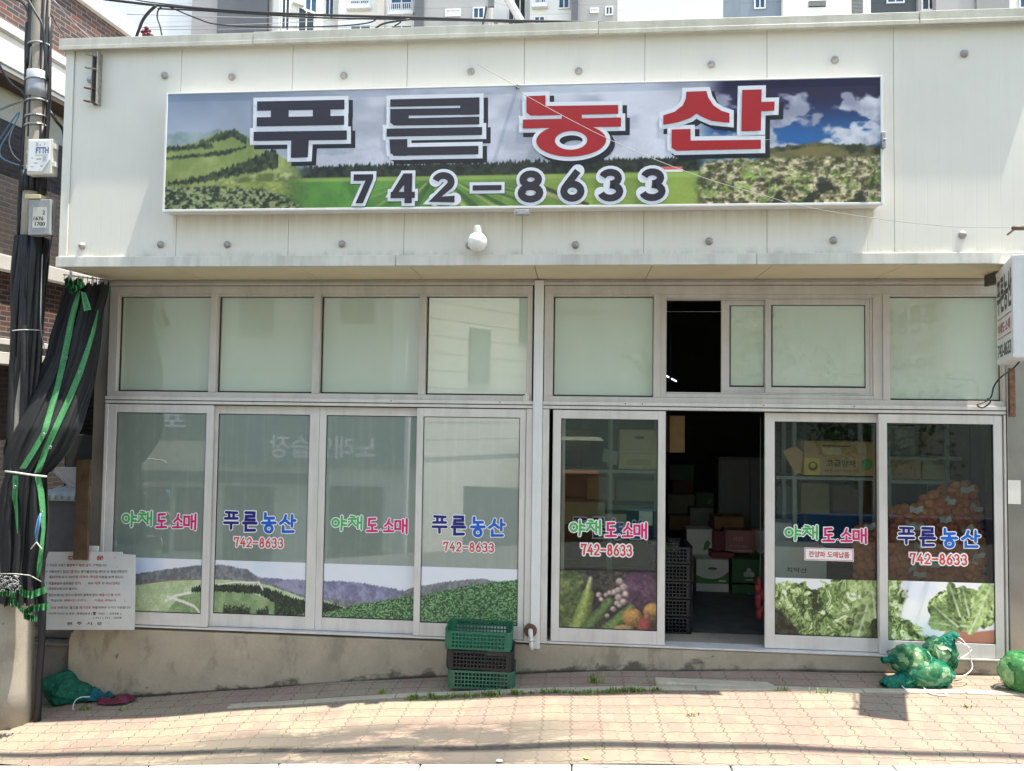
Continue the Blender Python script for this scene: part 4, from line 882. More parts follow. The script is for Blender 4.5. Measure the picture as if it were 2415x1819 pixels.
# projecting sign at the right end
n0, n1, f1 = at(2390, 577, -1.12), at(2387, 831, -1.12), at(2352, 873, -.42)
nx, fx_ = (n0[0]+n1[0])/2, f1[0]; zt_, zb_ = 3.365, (n1[2]+f1[2])/2
dv = np.array([fx_-nx, .70, 0]); Ld = np.linalg.norm(dv); dv /= Ld; nv_ = np.array([dv[1], -dv[0], 0])   # nv_ points right
proj = empty('projecting_sign', (nx, -1.12, zb_), 'white box sign sticking out over the sidewalk at the right end of the shop front', 'sign')
mb = MB(); c = np.array([nx, -1.12, (zt_+zb_)/2])+dv*Ld/2+nv_*.055; mb.obox(c, dv*Ld/2, nv_*.055, (0, 0, (zt_-zb_)/2)); mb.build('sign_case', M['white'], proj, bevel=.006)
mb = MB()
for s_ in (.012, Ld-.012):
    c = np.array([nx, -1.12, zt_-.02])+dv*s_; mb.obox(c+nv_*.055, dv*.014, nv_*.058, (0, 0, .012)); mb.obox(c+nv_*.055-np.array([0, 0, zt_-zb_-.04]), dv*.014, nv_*.058, (0, 0, .012))
mb.build('sign_corner', M['white'], proj)
mb = MB(); o_ = np.array([nx, -1.12, zb_])-nv_*.002; hh = zt_-zb_
# the face on the left reads from its far (wall) end to the street end
def face_txt(mb, s, a0, a1, z0, z1, mi, bold): text_on(mb, s, o_+dv*Ld*a0+np.array([0, 0, hh*z0]), dv*Ld*(a1-a0), np.array([0, 0, hh*(z1-z0)]), bold, mi)
face_txt(mb, '푸른농산', .94, .06, .52, .90, 0, .03); face_txt(mb, '야채도·소매', .90, .16, .30, .42, 1, .015); face_txt(mb, '742-8633', .92, .12, .06, .20, 0, .02)
for z in (.26, .46):
    p = o_+dv*Ld*.1+np.array([0, 0, hh*z]); q_ = o_+dv*Ld*.93+np.array([0, 0, hh*z]); mb.add([p, q_, q_+np.array([0, 0, .008]), p+np.array([0, 0, .008])], [(0, 1, 2, 3)], 1)
mb.build('sign_lettering', [mat('sign_black', (.05, .05, .055), .5), mat('sign_red', (.45, .10, .12), .5)], proj, recalc=False)
mb = MB(); p = np.array([fx_, -.42, 3.33]); mb.obox(p+np.array([.06, .16, .02]), (.014, 0, 0), (0, .10, 0), (0, 0, .045)); mb.build('mounting_arm', mat('dark_steel', (.09, .09, .09), .6, .4), proj)
def cable(name, pts, r, m, label, cat='cable', n=6, smooth=True, group=None, sub=4):
    P = [np.array(p, float) for p in pts]; out = []
    for i in range(len(P)-1):
        p0, p1, p2, p3 = P[max(i-1, 0)], P[i], P[i+1], P[min(i+2, len(P)-1)]
        for k in range(sub):
            t = k/sub; out.append(.5*((2*p1)+(-p0+p2)*t+(2*p0-5*p1+4*p2-p3)*t*t+(-p0+3*p1-3*p2+p3)*t**3))
    out.append(P[-1]); mb = MB(); mb.tube(out, r, n); o = mb.build(name, m, smooth=True)
    return tag(o, label, cat, group) if label else o
CB = mat('black_cable', (.018, .018, .02), .5)
cable('cable', [at(2420, 830, -.9), at(2394, 865, -.7), at(2360, 890, -.2), at(2344, 912, -.1), at(2338, 935, -.08), at(2325, 947, -.07), at(2305, 955, -.08), at(2318, 962, -.09), at(2336, 948, -.1), at(2328, 940, -.12)], .0065, CB, 'frayed black cable hanging from the projecting sign onto the transom', 'cable')
# rusty downpipe stain strip and paper on the right post
b = bx(2379, 868, 2393, 983, -.05); mb = MB(); mb.box(b[0], b[1], -.062, -.0505, b[2], b[3]); tag(mb.build('steel_strip', M['rust'], bevel=.002), 'narrow rusty brown strip on the right post below the projecting sign', 'strip')
b = bx(2377, 1133, 2407, 1189, -.05); mb = MB(); mb.box(b[0], b[1], -.053, -.0505, b[2], b[3]); tag(mb.build('paper', mat('blank_paper', (.62, .61, .56), .7)), 'blank white paper stuck to the stainless post at the right', 'paper')
# white waste pipe with a rusty collar at the foot of the column
P1 = at(1251, 1487, -.06)
dp = empty('drain_pipe', (P1[0], -.04, P1[2]-.2), 'white plastic pipe stub poking from a rusty iron collar at the foot of the column', 'pipe')
mb = MB(); mb.tube([(P1[0], -.04, P1[2]), (P1[0], -.075, P1[2]), (P1[0], -.082, P1[2])], [.058, .056, .045], 18); mb.build('pipe_collar', M['rust'], dp, bevel=.004)
pz = Z(1257, 1533, -.12); mb = MB(); mb.tube([(P1[0], -.05, P1[2]), (P1[0]+.002, -.10, P1[2]+.004), (P1[0]+.006, -.125, P1[2]-.02), (P1[0]+.010, -.125, pz+.085)], .021, 14); mb.tube([(P1[0]+.010, -.125, pz+.10), (P1[0]+.011, -.125, pz+.075)], .0245, 14); mb.tube([(P1[0]+.011, -.125, pz+.08), (P1[0]+.014, -.125, pz)], .0205, 14); mb.build('pipe_stub', M['pvc'], dp, smooth=True)

# ================================================================ UTILITY POLE, ITS BOXES AND CABLES
PY = -.52
def polex(py): return X(np.interp(py, [0, 450, 900, 1400, 1680], [97, 86, 62, 36, 28]), py, PY)
Pb = at(28, 1668, PY); pole_z0 = zg(Pb[0], PY)-.05
tops = at(97, 0, PY)
pole = empty('utility_pole', (Pb[0], PY, pole_z0), 'leaning concrete utility pole bundled in black cable sleeves at the left edge', 'utility pole')
def pc(z): # centre of the pole axis at height z
    t = (z-pole_z0)/(tops[2]-pole_z0); return np.array([Pb[0]+(tops[0]-Pb[0])*t, PY, z])
mb = MB(); zs = np.linspace(pole_z0, 7.4, 24); mb.tube([pc(z) for z in zs], [float(np.interp(z-pole_z0, [0, 1.2, 3.6, 8], [.165, .135, .085, .065])) for z in zs], 24); mb.build('shaft', M['conc2'], pole, smooth=True)
def zp(py): return Z(80, py, PY)
mb = MB(); mb.tube([pc(z) for z in np.linspace(zp(233), zp(172), 4)], .088, 20); mb.build('steel_sleeve', mat('zinc_sleeve', (.40, .42, .45), .42, .4, var=.15, scale=9), pole, smooth=True)
slv = MB()
for k in range(16):
    z_ = np.linspace(zp(1130), zp(560), 12); a = k*2*math.pi/16
    slv.tube([pc(z)+np.array([math.cos(a)*.092, math.sin(a)*.092, 0])*(1+.10*math.sin(z*5+k))+np.array([0.02*math.sin(z*3+k*2), 0, 0]) for z in z_], .022+.005*(k % 3), 8)
slv.tube([pc(z) for z in np.linspace(zp(1130), zp(560), 4)], .096, 14)
slv.build('cable_sleeve', M['black'], pole, smooth=True)
mb = MB()
for k in range(12):
    z_ = np.linspace(zp(455), zp(408), 4); a = k*2*math.pi/12; mb.tube([pc(z)+np.array([math.cos(a)*.08, math.sin(a)*.08, 0]) for z in z_], .022, 8)
mb.build('cable_sleeve', M['black'], pole, smooth=True)
bk = MB()
for (a, y0, y1, r, of) in ((3.3, -60, 560, .022, .100), (2.9, -60, 560, .016, .120), (3.6, 60, 560, .018, .11), (6.1, -40, 600, .014, .088), (.3, 40, 560, .020, .105), (5.6, -60, 250, .012, .085), (4.6, 90, 330, .010, .085), (6.0, 300, 600, .022, .112), (3.2, 140, 600, .026, .118), (4.0, -50, 160, .017, .09)):
    z_ = np.linspace(zp(y1), zp(y0), 14); bk.tube([pc(z)+np.array([math.cos(a)*of*.80, math.sin(a)*of*.80, 0])*(1+.10*math.sin(z*4+a*3)) for z in z_], r, 8)
bk.build('cable_bundle', CB, pole, smooth=True)
for (py, r) in ((110, .086), (193, .092), (243, .088), (279, .086), (300, .086), (783, .124)):
    mb = MB(); z = zp(py); ring_ = [pc(z)+np.array([math.cos(a)*r, math.sin(a)*r, .012*math.cos(a)]) for a in np.linspace(0, 2*math.pi, 25)]; mb.tube(ring_, .008 if py < 700 else .0045, 6)
    mb.build('clamp_band', M['steel'] if py < 700 else mat('white_tie', (.6, .58, .52), .6), pole, smooth=True)
mb = MB(); zz = np.linspace(pole_z0, zp(1400), 6); off = X(88, 1600, PY)-Pb[0]
mb.tube([(Pb[0]+off+(.0 if z < 0 else .01), PY+.02, z) for z in zz], .030, 10); mb.build('conduit', M['black'], pole, smooth=True)
q0 = ground(13, 1672); mb = MB(); mb.tube([(q0[0], PY-.19, zg(q0[0], -1)-.02), (q0[0]-.01, PY-.185, Z(15, 1608, PY-.18))], .034, 14); tag(mb.build('pipe_post', mat('rusting_white_pipe', (.52, .46, .38), .6, var=.3, scale=4, dirt=(.30, .13, .05), dirt_amt=.9, streak=True), smooth=False), 'short rust streaked pipe standing in front of the concrete pole at far left', 'post')
# telecom box
def plate(px0, py0, px1, py1, Y): return bx(px0, py0, px1, py1, Y)
b = plate(63, 327, 128, 412, PY-.17)
tb = empty('terminal_box', ((b[0]+b[1])/2, PY-.1, b[2]), 'white plastic telecom box with blue lettering strapped high on the pole', 'junction box')
mb = MB(); mb.box(b[0], b[1]-.02, PY-.17, PY-.09, b[2], b[3]); mb.build('box_body', mat('cream_plastic', (.62, .60, .53), .45, var=.05, dirt=(.4, .36, .28), dirt_amt=.4), tb, bevel=.012)
mb = MB(); w_ = b[1]-b[0]-.02; h_ = b[3]-b[2]; mb.prism([(b[0]+.018, b[3]-.018), (b[1]-.038, b[3]-.018), (b[1]-.038, b[2]+h_*.40), (b[0]+w_*.62, b[2]+.022), (b[0]+.018, b[2]+.03)], PY-.176, PY-.1695, 0); mb.build('box_lid', mat('white_lid', (.78, .78, .76), .35, var=.03), tb, bevel=.002)
mb = MB(); text_on(mb, 'FTTH', (b[0]+w_*.38, PY-.178, b[2]+h_*.58), (w_*.5, 0, 0), (0, 0, h_*.17), .03, 0)
for (x0, x1, z0, z1, mi) in ((.38, .46, .78, .88, 1), (.52, .56, .78, .84, 1), (.70, .74, .80, .86, 1), (.38, .86, .52, .54, 1), (.2, .28, .44, .47, 1), (.2, .3, .2, .23, 1), (.42, .6, .4, .45, 1), (.66, .8, .36, .5, 1), (.34, .46, .3, .33, 1), (.58, .66, .2, .25, 1)):
    mb.add([(b[0]+w_*x, PY-.1782, b[2]+h_*z) for x, z in ((x0, z0), (x1, z0), (x1, z1), (x0, z1))], [(0, 1, 2, 3)], mi)
mb.build('box_print', [mat('blue_ink', (.05, .10, .30), .5), mat('grey_ink', (.42, .43, .45), .5)], tb, recalc=False)
mb = MB()
for z in (.22, .72): mb.box(b[1]-.022, b[1]+.006, PY-.165, PY-.13, b[2]+h_*z, b[2]+h_*(z+.14))
for z in (.2, .6): mb.box(b[0]-.012, b[0]+.004, PY-.16, PY-.13, b[2]+h_*z, b[2]+h_*(z+.1))
mb.build('latch', M['pvc'], tb, bevel=.003)
b = plate(67, 470, 118, 554, PY-.16)
mt_ = empty('meter_box', ((b[0]+b[1])/2, PY-.1, b[2]), 'grey electricity box numbered 1676 and 1700 on the pole below the telecom box', 'junction box')
mb = MB(); mb.box(b[0], b[1], PY-.16, PY-.08, b[2], b[3]); mb.build('box_body', mat('grey_box_paint', (.30, .31, .31), .5, var=.08), mt_, bevel=.006)
mb = MB(); mb.box(b[0]+.04, b[1]-.03, PY-.1625, PY-.1605, b[2]+.06, b[3]-.07); mb.build('number_plate', mat('cream_label', (.55, .54, .46), .5), mt_)
mb = MB(); x0 = b[0]+.05; ww = b[1]-b[0]-.09
text_on(mb, '2', (x0+ww*.75, PY-.1635, b[3]-.135), (.022, 0, 0), (0, 0, .036), .03); text_on(mb, '1676', (x0, PY-.1635, b[3]-.185), (ww*.85, 0, 0), (0, 0, .034), .03); text_on(mb, '1700', (x0+ww*.12, PY-.1635, b[3]-.232), (ww*.88, 0, 0), (0, 0, .034), .03)
mb.build('box_numbers', mat('black_ink', (.03, .03, .03), .6), mt_, recalc=False)
mb = MB(); b2 = plate(62, 460, 98, 470, PY-.15); mb.box(b2[0], b2[1], PY-.17, PY-.09, b2[2], b2[3]); mb.build('box_hood', mat('yellowed_hood', (.55, .46, .26), .5), mt_, bevel=.004)
# cables leaving the pole
TW = mat('grey_wire', (.30, .30, .30), .5); BW = mat('blue_wire', (.12, .28, .42), .5)
cable('cable', [at(-20, 120, -0.44), at(20, 190, -0.49), at(50, 215, -0.56), at(66, 236, -0.59)], .011, CB, 'slack black cable running from the left edge to the pole near the steel sleeve', 'cable')
cable('cable', [at(-20, 268, -0.44), at(20, 250, -0.49), at(52, 238, -0.59)], .010, TW, 'grey guy wire tied to the pole from the left edge', 'cable')
cable('cable', [at(-20, 360, -0.34), at(10, 312, -0.44), at(38, 272, -0.54), at(46, 268, -0.56), at(30, 300, -0.54), at(2, 345, -0.49), at(4, 372, -0.49), at(40, 388, -0.54), at(60, 392, -0.59)], .006, BW, 'loop of thin pale blue wire left of the telecom box', 'cable')
cable('cable', [at(46, 265, -0.54), at(36, 290, -0.54), at(22, 330, -0.52), at(30, 362, -0.52), at(48, 380, -0.59)], .005, TW, 'thin grey wire looping beside the blue wire', 'cable')
cable('cable', [at(-8, -10, -0.44), at(50, 5, -0.49), at(70, 45, -0.54), at(74, 110, -0.59)], .010, CB, 'black cable curving down the left of the pole top', 'cable')
cable('cable', [at(60, -10, -0.64), at(84, 30, -0.66), at(100, 60, -0.66), at(106, 120, -0.64), at(112, 190, -0.62)], .012, CB, 'black cable crossing the face of the pole top', 'cable')
cable('cable', [at(112, 20, -0.54), at(130, 52, -0.24), at(150, 84, -.4), at(165, 112, FY-.05)], .006, CB, 'thin black drop cable from the pole to the fascia corner', 'cable')
cable('cable', [at(116, -10, -0.54), at(140, 15, -.6), at(175, 55, -.2), at(215, 92, FY+.1)], .004, TW, 'thin grey wire from the pole to the roof cap', 'cable')
cable('cable', [at(118, 262, -0.54), at(132, 285, -0.54), at(148, 305, -0.49), at(152, 330, -0.44)], .013, CB, 'short stiff cable end right of the pole by the bands', 'cable')
cable('cable', [at(100, 600, -0.62), at(96, 760, -0.64), at(106, 830, -0.49), at(112, 900, -0.44)], .004, TW, 'thin wire hanging down the front of the black sleeve', 'cable')
cable('cable', [at(118, 425, -0.64), at(122, 480, -0.66), at(122, 560, -0.64), at(110, 620, -0.64)], .005, CB, 'thin black cable running past the right side of the grey box', 'cable')

# overhead lines behind the roof edge
def over(pts, Y): return [at(x, y, Y) for x, y in pts]
hv_ = [(225, -4), (300, 5), (372, 13), (480, 21), (610, 30), (760, 36), (937, 41), (1157, 48), (1300, 51), (1455, 53), (1560, 54)]
cable('overhead_cable', over(hv_, 1.2), .014, CB, 'thick black overhead cable along the top of the photo above the roof edge', 'cable', group='overhead lines above the roof')
cable('overhead_cable', over([(x, y+5+3*math.sin(x*.02)) for x, y in hv_[2:]], 1.25), .009, CB, 'thinner black line wound along the thick overhead cable', 'cable', group='overhead lines above the roof')
cable('overhead_cable', over([(400, 17), (460, 42), (512, 58), (620, 64), (790, 62), (870, 54), (895, 42), (935, 44), (945, 52), (930, 62)], 1.2), .007, CB, 'sagging thin cable dipping below the thick overhead cable at left centre', 'cable', group='overhead lines above the roof')
cable('overhead_cable', over([(310, -3), (350, 5), (500, 21), (700, 35)], 1.3), .006, CB, 'thin line meeting the thick overhead cable from the upper left', 'cable', group='overhead lines above the roof')
for i, (y0, y1) in enumerate(((34, 44), (66, 40), (70, 61))):
    cable('overhead_cable', over([(300, y0), (620, (y0+y1)/2+3), (960, y1)], 3+i), .005, TW, ('highest hair thin line in front of the pale tower', 'hair thin line crossing below the thick cable', 'lowest hair thin line just above the roof cap')[i], 'cable', group='overhead lines above the roof')
cable('drop_cable', over([(368, 14), (352, 28), (338, 46), (330, 64), (320, 92)], .9), .016, CB, 'thick black drop cable bending from the overhead line to the roof', 'cable')
cable('drop_cable', over([(382, 15), (373, 25), (371, 42), (378, 64), (383, 92)], .9), .008, CB, 'thin curved drop cable right of the thick one', 'cable')
cable('cable_splice', over([(966, 16+30), (905, 40+16), (878, 74)], 1.15), .010, CB, 'dark cable stub hanging from the overhead line above the left part of the sign', 'cable')
cable('roof_cable', over([(1148, 14), (1143, 40), (1137, 66)], 1.4), .012, mat('tar_cable', (.05, .05, .055), .6), 'short cable dropping behind the roof edge in front of the grey tower wall', 'cable')
mb = MB(); c = at(350, 78, .9); rs = np.random.RandomState(5)
for i in range(11): mb.blob(c+np.array([rs.uniform(-.06, .06), rs.uniform(-.04, .04), rs.uniform(-.05, .05)]), (.022+.012*rs.rand(), .02, .02), 8, 6)
tag(mb.build('cable_wrap', mat('dark_red_tape', (.13, .02, .03), .6, var=.4, scale=30), smooth=True), 'dark red bunch of tape on the roof cable behind the left roof edge', 'tape')
cable('guy_wire', over([(1126, 152), (1220, 205), (1246, 229), (1445, 333), (1637, 412), (1800, 461), (1903, 489), (2068, 516), (2249, 535), (2380, 537)], -1.02), .0022, mat('steel_wire', (.33, .32, .31), .5), 'thin wire running diagonally across the signboard to a clamp at the right', 'wire')
mb = MB(); p = at(2396, 538, -1.02); mb.tube([p-np.array([.03, 0, 0]), p-np.array([.015, 0, 0]), p+np.array([.10, 0, 0])], [.008, .018, .016], 10); mb.tube([p+np.array([0, 0, .012]), p+np.array([.05, .1, .02]), p+np.array([.12, .32, .03])], .008, 6)
tag(mb.build('wire_clamp', mat('brown_clamp', (.12, .09, .07), .6, .3), smooth=True), 'small dark clamp holding the diagonal wire at the right edge', 'clamp')
# street cables overhead in front of the shop: their shadows cross the sidewalk
for i, (pts, r) in enumerate((([(-300, 1793), (0, 1779), (300, 1777), (700, 1771), (1000, 1764), (1208, 1757), (1450, 1756), (1800, 1762), (2100, 1772), (2415, 1783), (2700, 1792)], .036), ([(-300, 1797), (0, 1783), (300, 1780), (700, 1776), (1000, 1770), (1208, 1764), (1450, 1763), (1800, 1768), (2100, 1775), (2415, 1787), (2700, 1798)], .020))):
    LL = np.array(LIGHT)/-LIGHT.z; Q = []
    for px, py in pts:
        g = ground(px, py); Q.append(g-LL*6.1)
    cable('overhead_cable', Q, r, CB, ('thicker street cable strung over the sidewalk out of frame', 'thinner street cable strung over the sidewalk out of frame')[i], 'cable', group='street cables')

# ================================================================ SHADE NET CURTAIN
rows = [(668, 150, 258), (690, 147, 256), (730, 138, 246), (795, 117, 240), (836, 109, 235), (900, 78, 225), (950, 53, 211), (1009, 26, 194), (1060, 7, 168), (1104, 5, 131), (1118, 13, 111), (1150, 2, 112), (1226, -5, 118), (1300, -2, 114), (1352, 1, 101), (1395, -6, 108), (1425, -10, 113)]
cy_ = [r[0] for r in rows]; cl = [r[1] for r in rows]; cr = [r[2] for r in rows]
cur = empty('shade_net_curtain', (X(60, 1430, -.7), -.7, Z(60, 1430, -.7)), 'black shade net curtain with green webbing tied back around the utility pole', 'curtain')
def curY(v): return float(np.interp(v, [668, 760, 900, 1010, 1118, 1430], [-.40, -.46, -.58, -.72, -.76, -.79]))
def cur_pt(u, v, out=0.0):
    L_ = np.interp(v, cy_, cl); R_ = np.interp(v, cy_, cr); wv = min(1.0, (R_-L_)/110)
    fold = .013*math.sin(u*23+v*.006)+.010*math.sin(u*41+v*.011+1)+.016*math.sin(u*9-v*.017)+.005*math.sin(u*71+v*.03)
    rnd_ = .085*(2*u-1)**2
    Y = curY(v)+rnd_*wv+fold*wv-out
    return at(L_+(R_-L_)*u, v, Y)
mb = MB(); nu, nv = 72, 120; vs = np.linspace(668, 1428, nv)
V = [cur_pt(i/(nu-1), v+(4*math.sin(i*.6)+3*math.sin(i*1.7) if v < 672 or v > 1424 else 0)) for v in vs for i in range(nu)]
F = [(j*nu+i, (j+1)*nu+i, (j+1)*nu+i+1, j*nu+i+1) for j in range(nv-1) for i in range(nu-1)]
mb.add(V, F); mb.build('net', cloth_mat(), cur, smooth=True, recalc=False)
GW = mat('green_webbing', (.055, .24, .085), .55, var=.25, scale=60, bumpy=.3, bscale=150)
def webbing(pts, wd):
    mb = MB(); V = []; ys = [p[1] for p in pts]; vv = np.linspace(ys[0], ys[-1], 60)
    for v in vv:
        x = np.interp(v, ys, [p[0] for p in pts]); w2 = np.interp(v, ys, wd)
        L_ = np.interp(v, cy_, cl); R_ = np.interp(v, cy_, cr)
        for k in (-.5, -.17, .17, .5): V.append(cur_pt(np.clip((x+k*w2-L_)/(R_-L_), 0, 1), v, .016))
    F = [(j*4+i, (j+1)*4+i, (j+1)*4+i+1, j*4+i+1) for j in range(len(vv)-1) for i in range(3)]
    mb.add(V, F); mb.build('webbing_strip', GW, cur, recalc=False, smooth=True)
Z4 = lambda x, y: (x/3.086, 600+y/3.086); Z5 = lambda x, y: (x/2.688, 1080+y/2.688)
st1 = [Z4(578, 262), Z4(545, 380), Z4(517, 500), Z4(470, 740), Z4(420, 960), Z4(390, 1060), Z4(325, 1290), Z4(240, 1440), Z4(165, 1560)]
st2 = [Z4(714, 405), Z4(680, 560), Z4(640, 690), Z4(575, 880), Z4(500, 1060), Z4(440, 1190), Z4(335, 1420), Z4(272, 1590)]
webbing(st1, [6, 14, 15, 15, 14, 14, 15, 15, 16]); webbing(st2, [3, 10, 12, 16, 16, 16, 15, 14])
webbing([Z5(100, 112), Z5(94, 250), Z5(104, 340), Z5(112, 480)], [14, 13, 8, 2]); webbing([Z5(238, 112), Z5(262, 230), Z5(272, 340), Z5(276, 460), Z5(250, 680), Z5(240, 760)], [14, 15, 13, 9, 12, 6])
def grommet(px, py):
    L_ = np.interp(py, cy_, cl); R_ = np.interp(py, cy_, cr); c = cur_pt((px-L_)/(R_-L_), py, .026); mb = MB()
    mb.tube([c+np.array([.012*math.cos(a), 0, .012*math.sin(a)]) for a in np.linspace(0, 2*math.pi, 13)], .0035, 6); mb.build('grommet', M['steel'], cur, smooth=True)
for p in (Z4(480, 755), Z4(580, 860), Z4(314, 1310), Z4(364, 1405), Z5(94, 185), Z5(265, 347)): grommet(*p)
def frill(name, pts, h, Y, amp=.03, n=40, m=None):
    """ruffled band of webbing through pixel points"""
    mb = MB(); V = []; T = np.linspace(0, len(pts)-1, n)
    for k, t in enumerate(T):
        x = np.interp(t, range(len(pts)), [p[0] for p in pts]); y = np.interp(t, range(len(pts)), [p[1] for p in pts]); yy = Y+amp*math.sin(k*1.15)+amp*.6*math.sin(k*.53)
        V += [at(x, y-h/2, yy), at(x+1.5*math.sin(k), y, yy+.008), at(x, y+h/2, yy+.5*amp*math.sin(k*.9))]
    F = [(j*3+i, (j+1)*3+i, (j+1)*3+i+1, j*3+i+1) for j in range(n-1) for i in range(2)]
    mb.add(V, F); mb.build(name, m or GW, cur, recalc=False, smooth=True)
frill('header_frill', [Z4(470, 215), Z4(500, 190), Z4(530, 230), Z4(560, 205), Z4(600, 210)], 22, -.45); frill('header_frill', [Z4(600, 240), Z4(650, 270), Z4(700, 275), Z4(740, 270), Z4(800, 255)], 17, -.20)
frill('header_frill', [Z4(500, 262), Z4(530, 265), Z4(575, 232), Z4(610, 222)], 14, -.52); frill('loose_tab', [Z4(604, 280), Z4(612, 330), Z4(640, 405)], 1, -.56)
mb = MB(); V = []
for (x0, y0, x1, y1) in ((590, 272, 622, 278), (596, 330, 640, 326), (604, 370, 655, 366), (612, 414, 665, 402)):
    a, b = Z4(x0, y0), Z4(x1, y1); V += [at(*a, -.6), at((a[0]+b[0])/2, (a[1]+b[1])/2, -.575), at(*b, -.6)]
mb.add(V, [(j*3+i, (j+1)*3+i, (j+1)*3+i+1, j*3+i+1) for j in range(3) for i in range(2)]); mb.build('loose_tab', GW, cur, recalc=False, smooth=True)
frill('hem_frill', [(-4, 1398), Z5(40, 860), Z5(95, 870)], 15, -0.84, .035); frill('hem_frill', [Z5(115, 830), Z5(150, 860), Z5(200, 870), Z5(290, 835)], 17, -0.87, .03); frill('hem_frill', [Z5(55, 920), Z5(95, 915), Z5(125, 950), Z5(145, 970)], 14, -0.90, .03)
frill('hem_frill', [Z5(150, 985), Z5(210, 955), Z5(310, 940)], 16, -0.84, .03); frill('hem_frill', [Z5(150, 1000), Z5(190, 1015), Z5(235, 1020)], 15, -0.87, .025)
mb = MB(); mb.tube([at(*Z4(40, 1580), -0.90), at(*Z4(120, 1590), -0.97), at(*Z4(240, 1608), -0.97), at(*Z4(340, 1618), -0.90)], .008, 8);
mb.build('tie_cord', mat('white_cord', (.62, .60, .52), .6), cur, smooth=True); mb = MB(); mb.tube([at(*Z5(0, 735), -0.88), at(*Z5(100, 735), -0.96), at(*Z5(190, 745), -0.96), at(*Z5(262, 785), -0.90)], .0035, 6); mb.build('tie_cord', mat('white_cord', (.62, .60, .52), .6), cur, smooth=True)
mb = MB(); mb.tube([at(*Z5(262, 350), -0.94), at(*Z5(240, 400), -0.96), at(*Z5(228, 470), -0.96), at(*Z5(232, 530), -0.96)], .009, 6); mb.tube([at(*Z5(258, 350), -0.96), at(*Z5(250, 420), -0.97), at(*Z5(234, 500), -0.97)], .007, 6); mb.build('blue_cord', mat('blue_cord', (.10, .24, .46), .6), cur, smooth=True)
mb = MB(); mb.tube([at(*Z5(195, 578), -0.97), at(*Z5(232, 535), -0.97), at(*Z5(265, 580), -0.97)], .005, 6); mb.build('cord_end', M['pvc'], cur, smooth=True)
rail = [at(150, 648, -.62), at(200, 655, -.40), at(262, 662, -.08)]
mb = MB(); mb.tube(rail, .006, 6)
for f_ in np.linspace(.02, .95, 11):
    p = rail[0]+(rail[2]-rail[0])*f_; mb.tube([p+np.array([0, 0, .005]), p+np.array([.015, -.02, -.02]), p+np.array([.004, -.01, -.055])], .0035, 5)
mb.build('hook_rail', M['steel'], cur, smooth=True)
mb = MB(); rs = np.random.RandomState(3); c = at(18, 1378, -0.90)
for i in range(60):
    p = at(rs.uniform(0, 46), rs.uniform(1356, 1398), -0.90+.05*rs.rand()); d = np.array([rs.uniform(-.03, .03), rs.uniform(-.03, .0), rs.uniform(-.03, .03)]); mb.tube([p, p+d*.6+np.array([0, -.01, .01]), p+d], .0035, 4)
mb.build('frayed_threads', mat('frayed_grey', (.34, .34, .34), .7), cur)

# ================================================================ LEFT FOREGROUND: NOTICE BOARD, PLANK, STEP, RUBBISH
BY = -.19
def bp(px, py): v = at(px, py, BY); return (v[0], v[2])
board = empty('notice_board', (bp(210, 1486)[0], BY, bp(210, 1486)[1]), 'white notice board with red and black Korean lines leaning on the plinth at the left', 'sign')
mb = MB(); mb.prism([bp(110, 1302), bp(288, 1302), bp(288.5, 1307.5), bp(319, 1309.5), bp(317.5, 1400), bp(316, 1486), bp(99, 1486), bp(103, 1390)], BY, BY+.012)
mb.build('panel', mat('white_enamel', (.60, .60, .59), .4, var=.05, scale=4, dirt=(.42, .42, .42), dirt_amt=.4), board, bevel=.002)
tm = [mat('faded_black_ink', (.10, .10, .105), .6, var=.3, scale=70), mat('faded_red_ink', (.42, .11, .13), .6, var=.25, scale=70), mat('red_ink', (.45, .02, .05), .5)]
ZB6 = lambda x, y: bp(60+x/7.571, 1290+y/7.571)
def tline(mb, s, x0, x1, yc, h, mi, bold=.012, k=0):
    a = ZB6(x0, yc+h/2); b = ZB6(x1, yc+h/2); c = ZB6(x0, yc-h/2)
    text_on(mb, s, (a[0], BY-.0012-.00002*k, a[1]), (b[0]-a[0], 0, b[1]-a[1]), (0, 0, c[1]-a[1]), bold, mi)
mb = MB()
